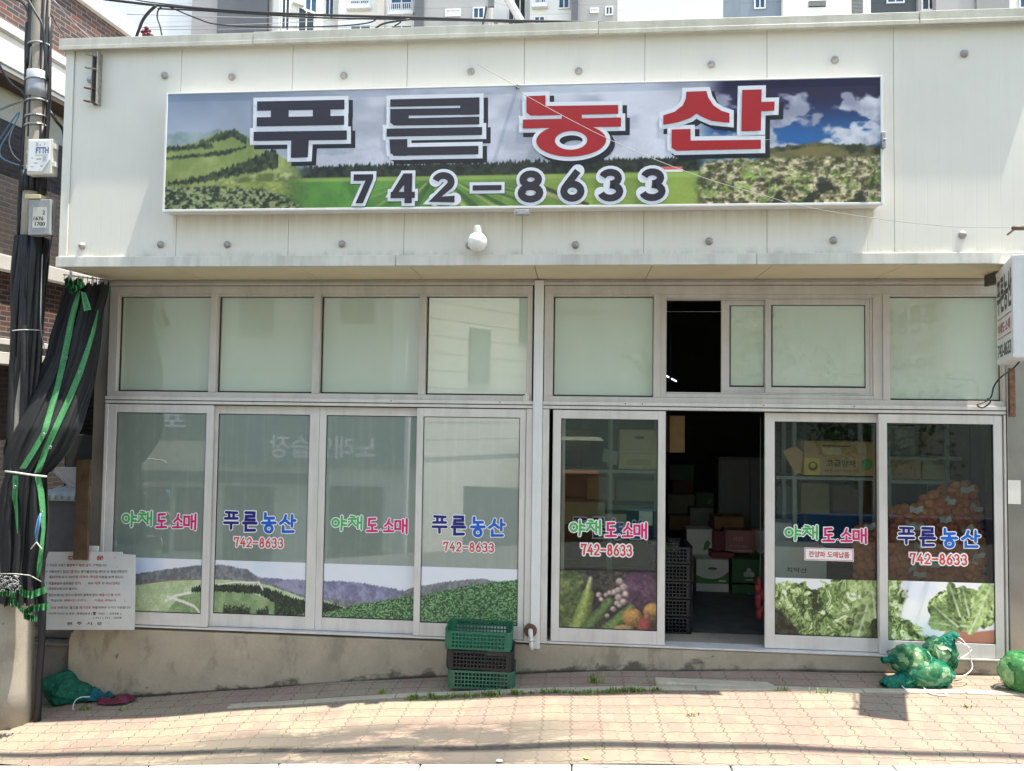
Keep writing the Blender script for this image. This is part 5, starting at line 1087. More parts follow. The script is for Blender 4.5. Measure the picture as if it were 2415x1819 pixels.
for s, x0, x1, y, h, mi in (('경', 750, 845, 198, 80, 2), ('고', 1010, 1135, 198, 80, 2), ('문', 1270, 1400, 198, 80, 2),
    ('◦', 385, 405, 325, 24, 0), ('이곳은 쓰레기', 437, 710, 327, 54, 0), ('불법투기 행위 금지', 735, 1170, 328, 56, 1), ('구역입니다', 1200, 1450, 328, 52, 0),
    ('◦', 370, 400, 440, 24, 0), ('생활쓰레기', 425, 640, 442, 54, 0), ('불법투기를', 668, 855, 443, 54, 1), ('하는 폐기물관리법 제7조 및 동법시행규칙', 875, 1815, 443, 54, 0),
    ('제63조에 의거', 420, 740, 538, 50, 0), ('100만원 이하의 과태료', 760, 1300, 536, 52, 1), ('처분을 받게 됩니다', 1315, 1750, 538, 50, 0),
    ('◦', 365, 385, 650, 24, 0), ('재활용품', 415, 605, 653, 56, 1), ('은 종류별로', 610, 860, 652, 50, 0), ('분리', 880, 985, 650, 52, 1), ('하여', 1118, 1205, 652, 48, 0), ('매주 화·목요일', 1235, 1600, 650, 52, 1), ('에만', 1605, 1690, 650, 48, 0),
    ('지정장소에 모아 둡시다', 412, 920, 748, 50, 0), ('일반쓰레기는 반드시 흰색의 봉투에 담아', 412, 1290, 860, 52, 0), ('배출시간을 지켜', 1315, 1690, 858, 52, 1),
    ('주십시오', 455, 655, 958, 46, 0), ('(배출시간 : 저녁7시 ~', 695, 1120, 958, 52, 1), ('다음날 새벽6시)', 1240, 1615, 958, 52, 1),
    ('음식물', 455, 545, 1085, 50, 1), ('쓰레기는', 575, 765, 1085, 48, 0), ('물기를 제거한후 배출', 790, 1290, 1085, 52, 1), ('하여야 수거가 가능합니다', 1300, 1880, 1083, 48, 0),
    ('무단투기신고 및 문의 : 환경보호과 (', 412, 1190, 1195, 50, 0), ('741 - 2338 )', 1300, 1715, 1197, 44, 0), ('( 011 ) 371 - 2338', 1215, 1715, 1272, 42, 0), ('원', 740, 835, 1368, 58, 0), ('주', 915, 1010, 1368, 58, 0), ('시', 1092, 1190, 1368, 58, 0), ('장', 1275, 1370, 1368, 58, 0)):
    tline(mb, s, x0, x1, y, h, mi, .03 if mi == 2 else (.02 if h > 55 else .012))
a = ZB6(1205, 1215); mb.add([(a[0]+x, BY-.0012, a[1]+z) for x, z in ((0, 0), (.028, 0), (.022, .012), (.032, .018), (.028, .026), (0, .026), (-.004, .018), (.006, .012))], [tuple(range(8))], 0)
mb.build('notice_text', tm, board, recalc=False)
mb = MB()
for x, y, r in ((1600, 192, .0045), (1772, 966, .004), (1640, 360, .003), (378, 1385, .002), (1868, 182, .002), (1830, 515, .002)):
    p = ZB6(x, y); disc(mb, p, r, BY-.0015, 0, 8)
mb.build('rust_spot', M['gap'], board, recalc=False)
mb = MB(); pl = [at(180, 1085, -.24), at(214, 1085, -.24), at(209, 1150, -.24), at(205, 1321, -.24), at(172, 1321, -.24)]; mb.prism([(p[0], p[2]) for p in pl], -.24, -.215)
tag(mb.build('plank', mat('rusty_brown_board', (.10, .06, .032), .85, var=.35, scale=8, dirt=(.07, .045, .03), dirt_amt=.8, bumpy=.5, bscale=30), bevel=.003), 'rusty brown plank standing on end in front of the notice board', 'plank')
b = bx(207, 1288, 231, 1301, -.16); mb = MB(); mb.box(b[0], b[1], -.16, -.14, b[2]-.02, b[3]); tag(mb.build('tile', M['pvc'], bevel=.003), 'small blank white tile behind the top of the notice board', 'tile')
b = bx(100, 1525, 163, 1612, -.01); mb = MB(); mb.box(b[0]-.3, pxl-.006, .02, .4, -.9, b[3]); mb.box(b[0]-.3, pxl-.006, -.01, .43, b[3]+.002, b[3]+.03)
tag(mb.build('low_wall', concrete_mat('dirty_concrete', (.20, .18, .15), (.07, .06, .05), .7), bevel=.01), 'low dirty concrete wall end between the pole and the plinth', 'wall')
b = bx(96, 1488, 165, 1505, .1); mb = MB(); mb.box(b[0]-.3, b[1]+.2, .1, .2, b[2], b[3]); tag(mb.build('timber_rail', mat('grey_timber', (.17, .155, .13), .8, var=.3), bevel=.004), 'grey timber rail under the notice board', 'rail')

def lump(name, c, r, m, parent=None, seed=1, amp=.16, seg=30, rings=20, rot=None, freq=1.0):
    rs = np.random.RandomState(seed); K = rs.normal(size=(14, 3)); K /= np.linalg.norm(K, axis=1)[:, None]; A_ = rs.uniform(.3, 1, 14)*amp; Fq = rs.uniform(2, 7, 14)*freq; Ph = rs.uniform(0, 6, 14)
    fn = lambda d: 1+float(np.sum(A_*np.cos(Fq*(K@d)+Ph)))/3+amp*.9*abs(math.sin(3*d[0]+5*d[2]+seed))*abs(math.cos(4*d[1]+seed))
    mb = MB(); mb.blob(c, r, seg, rings, 0, fn, rot); return mb if name is None else mb.build(name, m, parent, smooth=True)
# left heap
LG = net_mat('dark_green_net_bag', (.015, .09, .055), (.03, .16, .085), (.008, .12, .075), .6, 500, 30)
P_ = ground(132, 1668)
def leafy(mb, c, s, a, tilt, mi=0, seed=0, curl=.25):
    """one crumpled cabbage leaf"""
    rs = np.random.RandomState(seed); n = 6; V = []
    for i in range(n):
        for j in range(n):
            u, v = i/(n-1)*2-1, j/(n-1)*2-1; w_ = math.sqrt(max(0, 1-.75*v*v))
            p = np.array([u*w_, v*1.15, curl*(u*u+v*v)+.08*math.sin(5*u+seed)+.07*math.cos(6*v+seed*2)])*s; V.append(p)
    ca, sa = math.cos(a), math.sin(a); Rz = np.array([[ca, -sa, 0], [sa, ca, 0], [0, 0, 1]]); ct, st = math.cos(tilt), math.sin(tilt); Rx = np.array([[1, 0, 0], [0, ct, -st], [0, st, ct]])
    V = [np.array(c)+Rz@(Rx@p) for p in V]; F = [(i*n+j, (i+1)*n+j, (i+1)*n+j+1, i*n+j+1) for i in range(n-1) for j in range(n-1)]
    mb.add(V, F, mi)
gb = empty('net_bag', (P_[0], P_[1]+.1, P_[2]), 'dark green net rubbish bag at the foot of the utility pole', 'bag')
lump('bag_body', (P_[0], P_[1]+.12, P_[2]+.115), (.19, .15, .125), LG, gb, 4, .2)
WS = mat('white_string', (.72, .70, .66), .7)
Sp = [ground(x, y) for x, y in ((186, 1648), (172, 1662), (176, 1676))]
cable('string', [at(212, 1644, P_[1]), at(190, 1645, P_[1]-.02), at(176, 1655, P_[1]-.06), at(172, 1672, P_[1]-.08), at(178, 1678, P_[1]-.09)], .0045, WS, 'white string hanging off the dark green bag by the red cup', 'string')
c = ground(196, 1646); c[1] += .12; mb = MB(); rr = X(213, 1625, c[1])-X(196, 1625, c[1]); zt2 = Z(196, 1615, c[1]); zb2 = zg(c[0], c[1])
mb.tube([(c[0], c[1], zb2), (c[0], c[1], zt2-.012), (c[0], c[1], zt2), (c[0], c[1], zt2), (c[0], c[1], zb2+.03)], [rr*.84, rr*.98, rr*1.04, rr*.9, rr*.75], 20); tag(mb.build('cup', mat('dark_red_plastic', (.16, .012, .022), .4), bevel=.002), 'dark red plastic cup between the green bag and the plinth', 'cup')
c = ground(222, 1660); mb = MB(); rs = np.random.RandomState(8)
def cloth(name, c, sx_, sy_, h, m, seed, label, cat, poly=None):
    n = 22; V = []; rs = np.random.RandomState(seed)
    for i in range(n):
        for j in range(n):
            u, v = i/(n-1)*2-1, j/(n-1)*2-1; k = 1/max(1, math.hypot(u, v)*1.02)
            e = max(0, 1-(u*k)**2-(v*k)**2)**.45
            x = c[0]+u*k*sx_*(1+.12*math.sin(4*v+seed)); y = c[1]+v*k*sy_*(1+.15*math.sin(3*u+seed))
            z = zg(x, y)+.008+h*e*(.7+.35*math.sin(5*u+seed)+.25*math.cos(7*v+2*u)+.15*math.sin(13*u+5*v)); V.append((x, y, max(z, zg(x, y)+.006)))
    mb = MB(); mb.add(V, [(i*n+j, (i+1)*n+j, (i+1)*n+j+1, i*n+j+1) for i in range(n-1) for j in range(n-1)]); o = mb.build(name, m, smooth=True, recalc=False)
    return tag(o, label, cat)
cloth('net_scrap', (c[0]-.03, c[1]+.10, 0), .15, .10, .085, net_mat('teal_net', (.012, .10, .12), (.02, .14, .17), (.01, .12, .14), .5, 500, 20), 3, 'crumpled teal net between the green bag and the maroon cloth', 'net')
c = ground(262, 1664); cloth('cloth', (c[0], c[1]+.06, 0), .18, .085, .05, mat('maroon_cloth', (.13, .018, .035), .75, var=.3, scale=20), 6, 'flattened maroon cloth lying at the foot of the plinth', 'cloth')

# ================================================================ STACKED CRATES
def make_crate():
    Wd, Dp, Ht = .555, .37, .158
    r = empty('crate', (0, 0, 0)); body = MB()
    wh, dh = Wd/2, Dp/2; cr_ = .055
    def wall(p0, p1, n, rows_=4):
        p0, p1 = np.array(p0), np.array(p1); d = (p1-p0); L_ = np.linalg.norm(d); d /= L_; nn = np.array([-d[1], d[0], 0])
        c_ = (p0+p1)/2
        zs_ = np.linspace(.022, Ht-.012, rows_+1)
        for z in zs_: body.obox(c_+np.array([0, 0, z]), d*L_/2, nn*.0045, (0, 0, .0048))
        for k in range(n+1):
            q = p0+d*L_*k/n; body.obox(q+np.array([0, 0, Ht/2]), d*.0042, nn*.0038, (0, 0, Ht/2-.012))
    wall((-wh+cr_, -dh, 0), (wh-cr_, -dh, 0), 15); wall((-wh+cr_, dh, 0), (wh-cr_, dh, 0), 15); wall((-wh, -dh+cr_, 0), (-wh, dh-cr_, 0), 8); wall((wh, -dh+cr_, 0), (wh, dh-cr_, 0), 8)
    for k in range(13): x = -wh+.02+(Wd-.04)*k/12; body.box(x-.006, x+.006, -dh+.006, dh-.006, .004, .012)
    for k in range(9): y = -dh+.02+(Dp-.04)*k/8; body.box(-wh+.006, wh-.006, y-.006, y+.006, .0045, .0115)
    body.build('lattice', None, r, local=True)
    for sx_, sy_ in ((-1, -1), (1, -1), (1, 1), (-1, 1)):
        cb = MB(); pts = []
        for k in range(7):
            a = R(90*k/6); pts.append((sx_*(wh-cr_+cr_*math.sin(a)), sy_*(dh-cr_+cr_*math.cos(a))))
        V = [(x, y, z) for z in (.006, Ht-.004) for x, y in pts]+[(x*.972, y*.96, z) for z in (.006, Ht-.004) for x, y in pts]
        F = [(i, i+1, 8+i, 7+i) for i in range(6)]+[(14+i, 21+i, 22+i, 15+i) for i in range(6)]
        F += [(0, 7, 21, 14), (6, 20, 27, 13), *[(7+i, 8+i, 22+i, 21+i) for i in range(6)], *[(i, 14+i, 15+i, i+1) for i in range(6)]]
        cb.add(V, F); z_ = .035
        for z in (.03, .09): cb.tube([(pts[2][0]*1.004, pts[2][1]*1.006, z), (pts[2][0]*1.004, pts[2][1]*1.006, z+.035)], .005, 6)
        cb.build('corner', None, r, local=True)
    for (z, h_, ex) in ((Ht-.010, .010, .007), (.010, .009, .002)):
        rm = MB(); path = []
        for (sx_, sy_, a0) in ((1, 1, 90), (-1, 1, 180), (-1, -1, 270), (1, -1, 360)):
            for k in range(6):
                a = R(a0-90+90*k/5); path.append((sx_*(wh-cr_)+cr_*math.cos(a), sy_*(dh-cr_)+cr_*math.sin(a)))
        n = len(path); V = []
        for (x, y) in path:
            l = math.hypot(x, y); ux, uy = x/l, y/l
            for (o_, zz) in ((ex, z), (ex, z+h_), (-.006, z+h_), (-.006, z)): V.append((x+ux*o_, y+uy*o_, zz))
        rm.add(V, [(4*i+k, 4*((i+1) % n)+k, 4*((i+1) % n)+(k+1) % 4, 4*i+(k+1) % 4) for i in range(n) for k in range(4)]); rm.build('rim', None, r, local=True)
    return r
def recolor(root, m):
    for o in [k for k in bpy.data.objects if k.parent == root]:
        o.data = o.data.copy(); o.data.materials.clear(); o.data.materials.append(m)
cg = mat('green_crate_plastic', (.018, .135, .078), .38, var=.15, scale=12); cd = mat('black_crate_plastic', (.011, .0145, .0185), .42, var=.15, scale=12); cg2 = mat('dusty_green_crate_plastic', (.035, .125, .082), .45, var=.2, scale=12)
g0_ = ground(1122, 1628); gx_ = g0_[0]+.02; gy_ = g0_[1]+.16; gz_ = zg(gx_, gy_-.1)
proto = make_crate()
for i, (dx, dy, rz, m_, lb) in enumerate(((.012, .0, .06, cg2, 'dusty green lattice crate at the bottom of the stack'), (.0, .004, .045, cd, 'black lattice crate in the middle of the stack'), (-.014, .0, .05, cg, 'bright green lattice crate on top of the stack'))):
    o = proto if i == 0 else copy_tree(proto)
    o.location = (gx_+dx, gy_+dy, gz_+.004+i*.160); o.rotation_euler = (0, R(1.2), rz); tag(o, lb, 'crate', 'plastic crates stacked by the column'); recolor(o, m_)

# ================================================================ CABBAGE BAGS AT THE RIGHT
CG = net_mat('green_cabbage_net', (.03, .12, .05), (.15, .27, .11), (.014, .14, .085), .55, 420, 19)
CG2 = net_mat('teal_cabbage_net', (.03, .16, .09), (.30, .45, .30), (.008, .17, .13), .5, 420, 11)
CG3 = net_mat('bright_cabbage_net', (.05, .19, .045), (.36, .50, .22), (.02, .20, .08), .3, 420, 12)
LF = [mat('pale_leaf', (.46, .60, .32), .6, var=.35, scale=25), mat('dark_leaf', (.10, .24, .08), .5, var=.3, scale=25)]
def shell_mat(name, col, op):
    m, nt, p = base_mat(name); tc = node(nt, 'ShaderNodeTexCoord'); O = tc.outputs['Object']
    nt.nodes.remove(p); o = nt.nodes['Material Output']; mx = node(nt, 'ShaderNodeMixShader'); t = node(nt, 'ShaderNodeBsdfTransparent'); d = node(nt, 'ShaderNodeBsdfDiffuse'); tl = node(nt, 'ShaderNodeBsdfTranslucent'); m2 = node(nt, 'ShaderNodeMixShader'); m2.inputs[0].default_value = .35
    n = noise(nt, O, 14, 4); nt.links.new(mixc(nt, n, tuple(v*.7 for v in col), tuple(min(1, v*1.5) for v in col)), d.inputs[0]); tl.inputs[0].default_value = (*col, 1)
    nt.links.new(d.outputs[0], m2.inputs[1]); nt.links.new(tl.outputs[0], m2.inputs[2])
    lw = node(nt, 'ShaderNodeLayerWeight'); lw.inputs[0].default_value = .35
    n2 = noise(nt, O, 7, 3); f = mth(nt, 'ADD', mth(nt, 'MULTIPLY', ramp(nt, n2, [(.35, .55), (.7, 1.2)]), op), mth(nt, 'MULTIPLY', lw.outputs['Facing'], .55))
    f = mth(nt, 'MINIMUM', f, .95); nt.links.new(f, mx.inputs[0]); nt.links.new(t.outputs[0], mx.inputs[1]); nt.links.new(m2.outputs[0], mx.inputs[2]); nt.links.new(mx.outputs[0], o.inputs[0]); return m
SHELL = {11: shell_mat('green_net', (.03, .20, .12), .40), 23: shell_mat('deep_green_net', (.02, .15, .09), .46), 37: shell_mat('teal_net_shell', (.02, .24, .17), .40), 52: shell_mat('bright_green_net', (.04, .28, .10), .26)}
def bag(c, r, m, seed, label, neck=None, leaves=9, amp=.17, nm=None, lfs=.06):
    e = empty('cabbage_bag', (c[0], c[1], c[2]-r[2]), label, 'bag', 'net bags of cabbage'); rs = np.random.RandomState(seed+5)
    lump('cabbage_heap', c, tuple(q*.86 for q in r), m, e, seed, amp*.5, 40, 28, None, 1.5)
    mb = MB()
    for i in range(46):
        t = (i+.5)/46; th = math.acos(1-2*t); ph = i*2.399963; d = np.array([math.sin(th)*math.cos(ph), math.sin(th)*math.sin(ph), math.cos(th)])
        if d[1] > .45: continue
        p = np.array(c)+d*np.array(r)*rs.uniform(.86, .98); leafy(mb, p, lfs*rs.uniform(.55, 1.0), math.atan2(d[1], d[0])+math.pi/2+rs.uniform(-.3, .3), th+rs.uniform(-.3, .3), int(rs.rand() < .5), i+seed, -.30)
    mb.build('leaf_cluster', LF, e, smooth=True, recalc=False)
    lump('net', c, tuple(q*1.05 for q in r), SHELL[seed], e, seed, amp*.42, 80, 56, None, 3.2)
    if neck:
        mb = MB(); pts = [np.array(p) for p in neck[0]]; rs_ = [q*.8 for q in neck[1]]; n = 18; V = []
        for i, p in enumerate(pts):
            d = pts[min(i+1, len(pts)-1)]-pts[max(i-1, 0)]; d /= np.linalg.norm(d); a = np.cross(d, (0, 0, 1.0)); a /= np.linalg.norm(a)+1e-9; b_ = np.cross(a, d)
            for k in range(n): t = 2*math.pi*k/n; q = rs_[i]*(1+.28*math.sin(k*2.6+i*.7)); V.append(p+q*(math.cos(t)*a+math.sin(t)*b_))
        mb.add(V, [(i*n+k, (i+1)*n+k, (i+1)*n+(k+1) % n, i*n+(k+1) % n) for i in range(len(pts)-1) for k in range(n)]); mb.build('bag_neck', SHELL[seed] if False else nm, e, smooth=True)
    return e
TN = net_mat('gathered_teal_net', (.02, .16, .11), (.05, .28, .18), (.012, .18, .13), .5, 600, 60)
def gp(px, py, up): p = ground(px, py); return p
yb = ground(2160, 1630)[1]
cA = at(2150, 1556, -.22); cB = at(2219, 1541, -.16); cF = at(2172, 1603, yb+.15); cR = at(2415, 1590, -.36)
bag((cA[0], -.22, cA[2]-.01), (.165, .13, .12), CG, 11, 'back left cabbage net bag leaning on the door sill', ([at(2112, 1556, -.24), at(2098, 1556, -.25), at(2080, 1557, -.26)], [.05, .025, .03]), 8, nm=TN)
bag((cB[0], -.15, cB[2]-.02), (.125, .11, .14), CG, 23, 'back right cabbage net bag with its mouth up by the terracotta bowl picture', ([at(2232, 1520, -.17), at(2240, 1508, -.18), at(2248, 1500, -.19), at(2256, 1506, -.2)], [.085, .055, .045, .05]), 8, nm=TN)
bag((cF[0]+.04, yb+.15, zg(cF[0], yb)+.095), (.195, .14, .105), CG2, 37, 'front cabbage net bag lying on the paving edge with its neck to the left', ([at(2142, 1606, yb+.13), at(2112, 1611, yb+.09), at(2090, 1612, yb+.07), at(2086, 1618, yb+.06)], [.10, .06, .055, .05]), 5, .13, TN, .075)
bag((cR[0], -.36, zg(cR[0], -.36)+.145), (.165, .14, .155), CG3, 52, 'bright green cabbage net bag cut off by the right edge', None, 12, .15, None, .075)
cable('string', [at(2250, 1510, -.2), at(2256, 1502, -.22), at(2270, 1510, -.25), at(2284, 1530, -.25), at(2290, 1556, -.22), at(2293, 1576, -.25), at(2280, 1590, -.3), at(2262, 1596, -.32), at(2240, 1592, -.3), at(2224, 1590, -.28)], .0045, WS, 'long white drawstring arching right of the cabbage bags', 'string')
cable('string', [at(2247, 1514, -.2), at(2262, 1514, -.22), at(2276, 1522, -.2), at(2288, 1528, -.16)], .004, WS, 'short white drawstring end beside the mouth of the back right bag', 'string')
cable('string', [at(2248, 1553, -.2), at(2264, 1552, -.2), at(2280, 1544, -.18), at(2292, 1533, -.14)], .004, WS, 'white string end lying across the door rail', 'string')
def gs(px, py, h=.008): p = ground(px, py); p[2] += h; return p
cable('string', [gs(2126, 1623, .02), gs(2140, 1631), gs(2166, 1634), gs(2180, 1630), gs(2215, 1634), gs(2233, 1640), gs(2228, 1643), gs(2205, 1641), gs(2188, 1635), gs(2178, 1627, .02)], .0055, WS, 'white drawstring looped on the paving in front of the front bag', 'string')
cable('string', [gs(2345, 1624), gs(2356, 1622, .012), gs(2372, 1625)], .006, WS, 'scrap of white string left of the right edge bag', 'string')
mb = MB(); p = ground(1178, 1797); mb.blob((p[0], p[1], p[2]+.008), (.022, .012, .008), 10, 6); tag(mb.build('paper_scrap', M['whiteprint'], smooth=True), 'tiny white scrap of paper near the kerb', 'litter')
mb = MB(); p = ground(1383, 1791); leafy(mb, (p[0], p[1], p[2]+.008), .016, .7, .15, 0, 3); tag(mb.build('fallen_leaf', mat('yellow_leaf', (.5, .46, .12), .6), recalc=False), 'small yellow fallen leaf near the kerb', 'leaf')

# ================================================================ BRICK HOUSE ON THE LEFT
HA = R(6); HP = np.array([-5.75, 0, 0]); HD = np.array([math.sin(HA), math.cos(HA), 0]); HN = np.array([math.cos(HA), -math.sin(HA), 0])
def hz(px, py, o=0.0): return float(on_plane(px, py, HP+HN*o, HN)[2])
house = empty('brick_house', (HP[0], HP[1], -1.0), 'old dark red brick house with white cornice bands beside the shop at the left', 'building', None, R(84))
BK = brick_mat('dark_red_brick', (.125, .043, .028), (.036, .030, .033), (.15, .13, .11))
BK2 = brick_mat('shade_tone_brick', (.075, .05, .045), (.035, .032, .034), (.07, .065, .06))  # the same brick, with the shade below the cornices put into its colour
HW = mat('weathered_white_paint', (.70, .69, .66), .6, var=.08, scale=3, dirt=(.36, .30, .22), dirt_amt=.55)
def hpart(mb, name, m, **k): o = mb.build(name, m, house, local=True, **k); return o
L0, L1 = -1.0, 10.0
cop0, cop1 = (hz(177, 0)+hz(303, 89))/2, (hz(215, 0)+hz(322, 66))/2
b1t, b1b = (hz(0, 48, .28)+hz(160, 138, .28))/2, (hz(0, 156, .28)+hz(153, 238, .28))/2
cr0 = (hz(0, 275)+hz(143, 346))/2
b2t, b2b = (hz(0, 588, .10)+hz(107, 624, .10))/2, (hz(0, 631, .10)+hz(100, 661, .10))/2
b3t, b3b = (hz(0, 788, .22)+hz(113, 811, .22))/2, hz(0, 859, .22)
O = 1.0                                            # local z = world z + 1
mb = MB()
for z0, z1 in ((b1t-.02, cop0), ): mb.box(L0, L1, 0, 6, z0+O, z1+O)
mb.box(L0, L1, .02, 6, b3b+O, b1b-.0+O-.02) if False else None
mb.box(L0, L1, 0, 6, b3t-.02+O, b2b+O)
hpart(mb, 'brick_wall', BK)
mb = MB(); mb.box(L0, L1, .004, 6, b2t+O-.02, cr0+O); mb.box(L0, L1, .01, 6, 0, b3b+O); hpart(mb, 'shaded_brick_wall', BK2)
mb = MB(); mb.box(L0, L1, .006, 6, cr0+O+.002, b1b+O+.05); hpart(mb, 'cream_frieze', mat('cream_render', (.50, .47, .38), .7, dirt=(.3, .26, .2), dirt_amt=.6))
mb = MB(); mb.box(L0, L1, -.06, .3, cop0+O+.003, cop1+O); mb.box(L0, L1, -.02, .2, cop1+O+.002, cop1+O+.05); hpart(mb, 'coping', HW, bevel=.01)
mb = MB(); h = b1t-b1b
mb.box(L0-.2, L1, -.28, .0, b1b+O+h*.1, b1b+O+h*.62); mb.box(L0-.2, L1, -.24, .0, b1b+O+h*.622, b1b+O+h*.8); mb.box(L0-.2, L1, -.30, .0, b1b+O+h*.802, b1t+O); mb.box(L0-.2, L1, -.25, .0, b1b+O, b1b+O+h*.098); hpart(mb, 'cornice', HW, bevel=.006)
mb = MB(); mb.box(L0-.2, L1, -.26, .0, b1b+O-.05, b1b+O-.002); hpart(mb, 'eave_board', mat('brown_board', (.07, .045, .03), .8, var=.3))
mb = MB(); mb.box(L0-.2, L1, -.10, .0, b2b+O+.002, b2t+O-.021); hpart(mb, 'cornice', HW, bevel=.008)
mb = MB(); h = b3t-b3b; mb.box(L0-.2, L1, -.22, .0, b3b+O+.002, b3b+O+h*.45); mb.box(L0-.2, L1, -.17, .0, b3b+O+h*.452, b3b+O+h*.7); mb.box(L0-.2, L1, -.24, .0, b3b+O+h*.702, b3t+O-.021); hpart(mb, 'cornice', HW, bevel=.006)
# lean-to and white gable between the house and the shop
shed = empty('lean_to_shed', (-4.9, .5, -.6), 'grey lean-to shed with pale roof tiles and a white gable behind the brown plank', 'shed')
b = bx(95, 1180, 215, 1325, .5); mb = MB(); mb.box(b[0]-.1, b[1]+.02, .5, .7, -.8, b[3]); mb.build('wall', mat('slate_grey_wall', (.13, .135, .15), .7, var=.15), shed)
b2 = bx(95, 1155, 215, 1182, .45); mb = MB(); mb.box(b2[0]-.1, b2[1]+.0, .45, .72, b2[2], b2[3]-.03)
for k in range(7):
    x = b2[0]+.02+k*.068; mb.tube([(x, .42, b2[2]+.04), (x, .72, b2[3]-.01)], .022, 10)
mb.build('tile_roof', mat('pale_blue_tile', (.50, .58, .62), .5, var=.2, scale=12), shed, smooth=False)
g_ = [at(*Z5(*p), .9) for p in ((330, 60), (500, 60), (500, 215), (478, 205), (352, 82))]; mb = MB(); mb.prism([(p[0], p[2]) for p in g_], .9, .93); mb.build('gable', HW, shed)
g_ = [at(*Z5(*p), .86) for p in ((342, 84), (352, 78), (485, 200), (475, 215))]; mb = MB(); mb.prism([(p[0], p[2]) for p in g_], .84, .89); mb.build('barge_board', HW, shed)
mb = MB(); mb.box(-5.62, -4.5, 1.2, 1.25, -1, 1.9); mb.build('back_wall', M['dark'], shed)

# ================================================================ APARTMENT TOWERS BEHIND
def wall_mat(name, c, joint=True):
    m, nt, p = base_mat(name); P = geo(nt); s = node(nt, 'ShaderNodeSeparateXYZ'); nt.links.new(P, s.inputs[0])
    f = ramp(nt, mth(nt, 'PINGPONG', s.outputs[2], .65), [(0, 1), (.03, 1), (.05, 0)]) if joint else None
    n = noise(nt, P, .5, 4); cc = mixc(nt, n, tuple(v*.93 for v in c), tuple(min(1, v*1.06) for v in c))
    if joint: cc = mixc(nt, mth(nt, 'MULTIPLY', f, .35), cc, tuple(v*.6 for v in c))
    nt.links.new(cc, p.inputs['Base Color']); p.inputs['Roughness'].default_value = .8; return m
TWM = {k: wall_mat('tower_'+k, c) for k, c in dict(pale=(.62, .64, .68), beige=(.38, .36, .36), slate=(.12, .125, .14), white=(.74, .73, .71), warm=(.66, .60, .53), grey=(.37, .365, .36), steel=(.22, .26, .31), dark=(.075, .085, .095), mid=(.27, .265, .265)).items()}
WINM = [mat('white_window_frame', (.72, .72, .72), .5), mat('blue_window_glass', (.03, .07, .14), .05, var=.5, scale=1.5), mat('dark_window_glass', (.02, .03, .03), .05, var=.4, scale=1.5), mat('grey_louver', (.25, .26, .26), .6)]
class Facet:
    def __init__(s, root, a, ya, b, yb, m, thick=6, ztop=48, name='wall'):
        s.root = root; A = at(a, 40, ya); B = at(b, 40, yb); s.A = np.array([A[0], A[1], 0]); B = np.array([B[0], B[1], 0]); s.L = np.linalg.norm(B-s.A); s.d = (B-s.A)/s.L; s.n = np.array([s.d[1], -s.d[0], 0])
        mb = MB(); mb.obox(s.A+s.d*s.L/2-s.n*thick/2+np.array([0, 0, ztop/2-1]), s.d*s.L/2, s.n*thick/2, (0, 0, ztop/2)); mb.build(name, TWM[m], root)
    def rect(s, px0, py0, px1, py1):
        a = on_plane(px0, py1, s.A, s.n); b = on_plane(px1, py0, s.A, s.n); return float(np.dot(a-s.A, s.d)), float(np.dot(b-s.A, s.d)), float(a[2]), float(b[2])
    def bar(s, mb, u0, u1, z0, z1, o0, o1, mi): mb.obox(s.A+s.d*(u0+u1)/2+s.n*(o0+o1)/2+np.array([0, 0, (z0+z1)/2]), s.d*(u1-u0)/2, s.n*(o1-o0)/2, (0, 0, (z1-z0)/2), mi)
    def win(s, px0, py0, px1, py1, g=1, n=2, tall=0, fr=.09):
        u0, u1, z0, z1 = s.rect(px0, py0, px1, py1); z1 += tall; mb = MB()
        s.bar(mb, u0, u0+fr, z0, z1, 0, .1, 0); s.bar(mb, u1-fr, u1, z0, z1, 0, .1, 0); s.bar(mb, u0+fr, u1-fr, z0, z0+fr, 0, .099, 0); s.bar(mb, u0+fr, u1-fr, z1-fr, z1, 0, .099, 0)
        for k in range(1, n): u = u0+(u1-u0)*k/n; s.bar(mb, u-fr*.4, u+fr*.4, z0+fr, z1-fr, .01, .09, 0)
        o = mb.build('window', WINM, s.root); mb = MB(); s.bar(mb, u0+fr*.5, u1-fr*.5, z0+fr*.5, z1-fr*.5, .01, .04, 0); mb.build('pane', WINM[g], o)
    def rail(s, px0, py0, px1, py1, n=10):
        u0, u1, z0, z1 = s.rect(px0, py0, px1, py1); mb = MB(); s.bar(mb, u0, u1, z1-.05, z1, .3, .36, 0); s.bar(mb, u0, u1, z0, z0+.05, .3, .36, 0)
        for k in range(n+1): u = u0+(u1-u0)*k/n; s.bar(mb, u-.02, u+.02, z0+.05, z1-.05, .31, .35, 0)
        s.bar(mb, u0-.05, u1+.05, z0-.25, z0-.02, .0, .4, 0)
        mb.build('balcony_rail', WINM, s.root)
    def louver(s, px0, py0, px1, py1, n=12):
        u0, u1, z0, z1 = s.rect(px0, py0, px1, py1); mb = MB()
        for k in range(n): z = z0+(z1-z0)*k/n; s.bar(mb, u0, u1, z, z+(z1-z0)/n*.6, .02, .10, 3)
        s.bar(mb, u0, u1, z0-.05, z1, .0, .019, 2); mb.build('louver', WINM, s.root)
ta = empty('apartment_tower', (-9, 46, -1), 'white and grey apartment tower with many windows rising behind the roof left of centre', 'building')
Facet(ta, 255, 43, 452, 43, 'pale'); Facet(ta, 452, 42.6, 512, 42.6, 'beige'); Facet(ta, 512, 42.2, 630, 42.2, 'slate'); Facet(ta, 630, 42.5, 658, 42.5, 'beige')
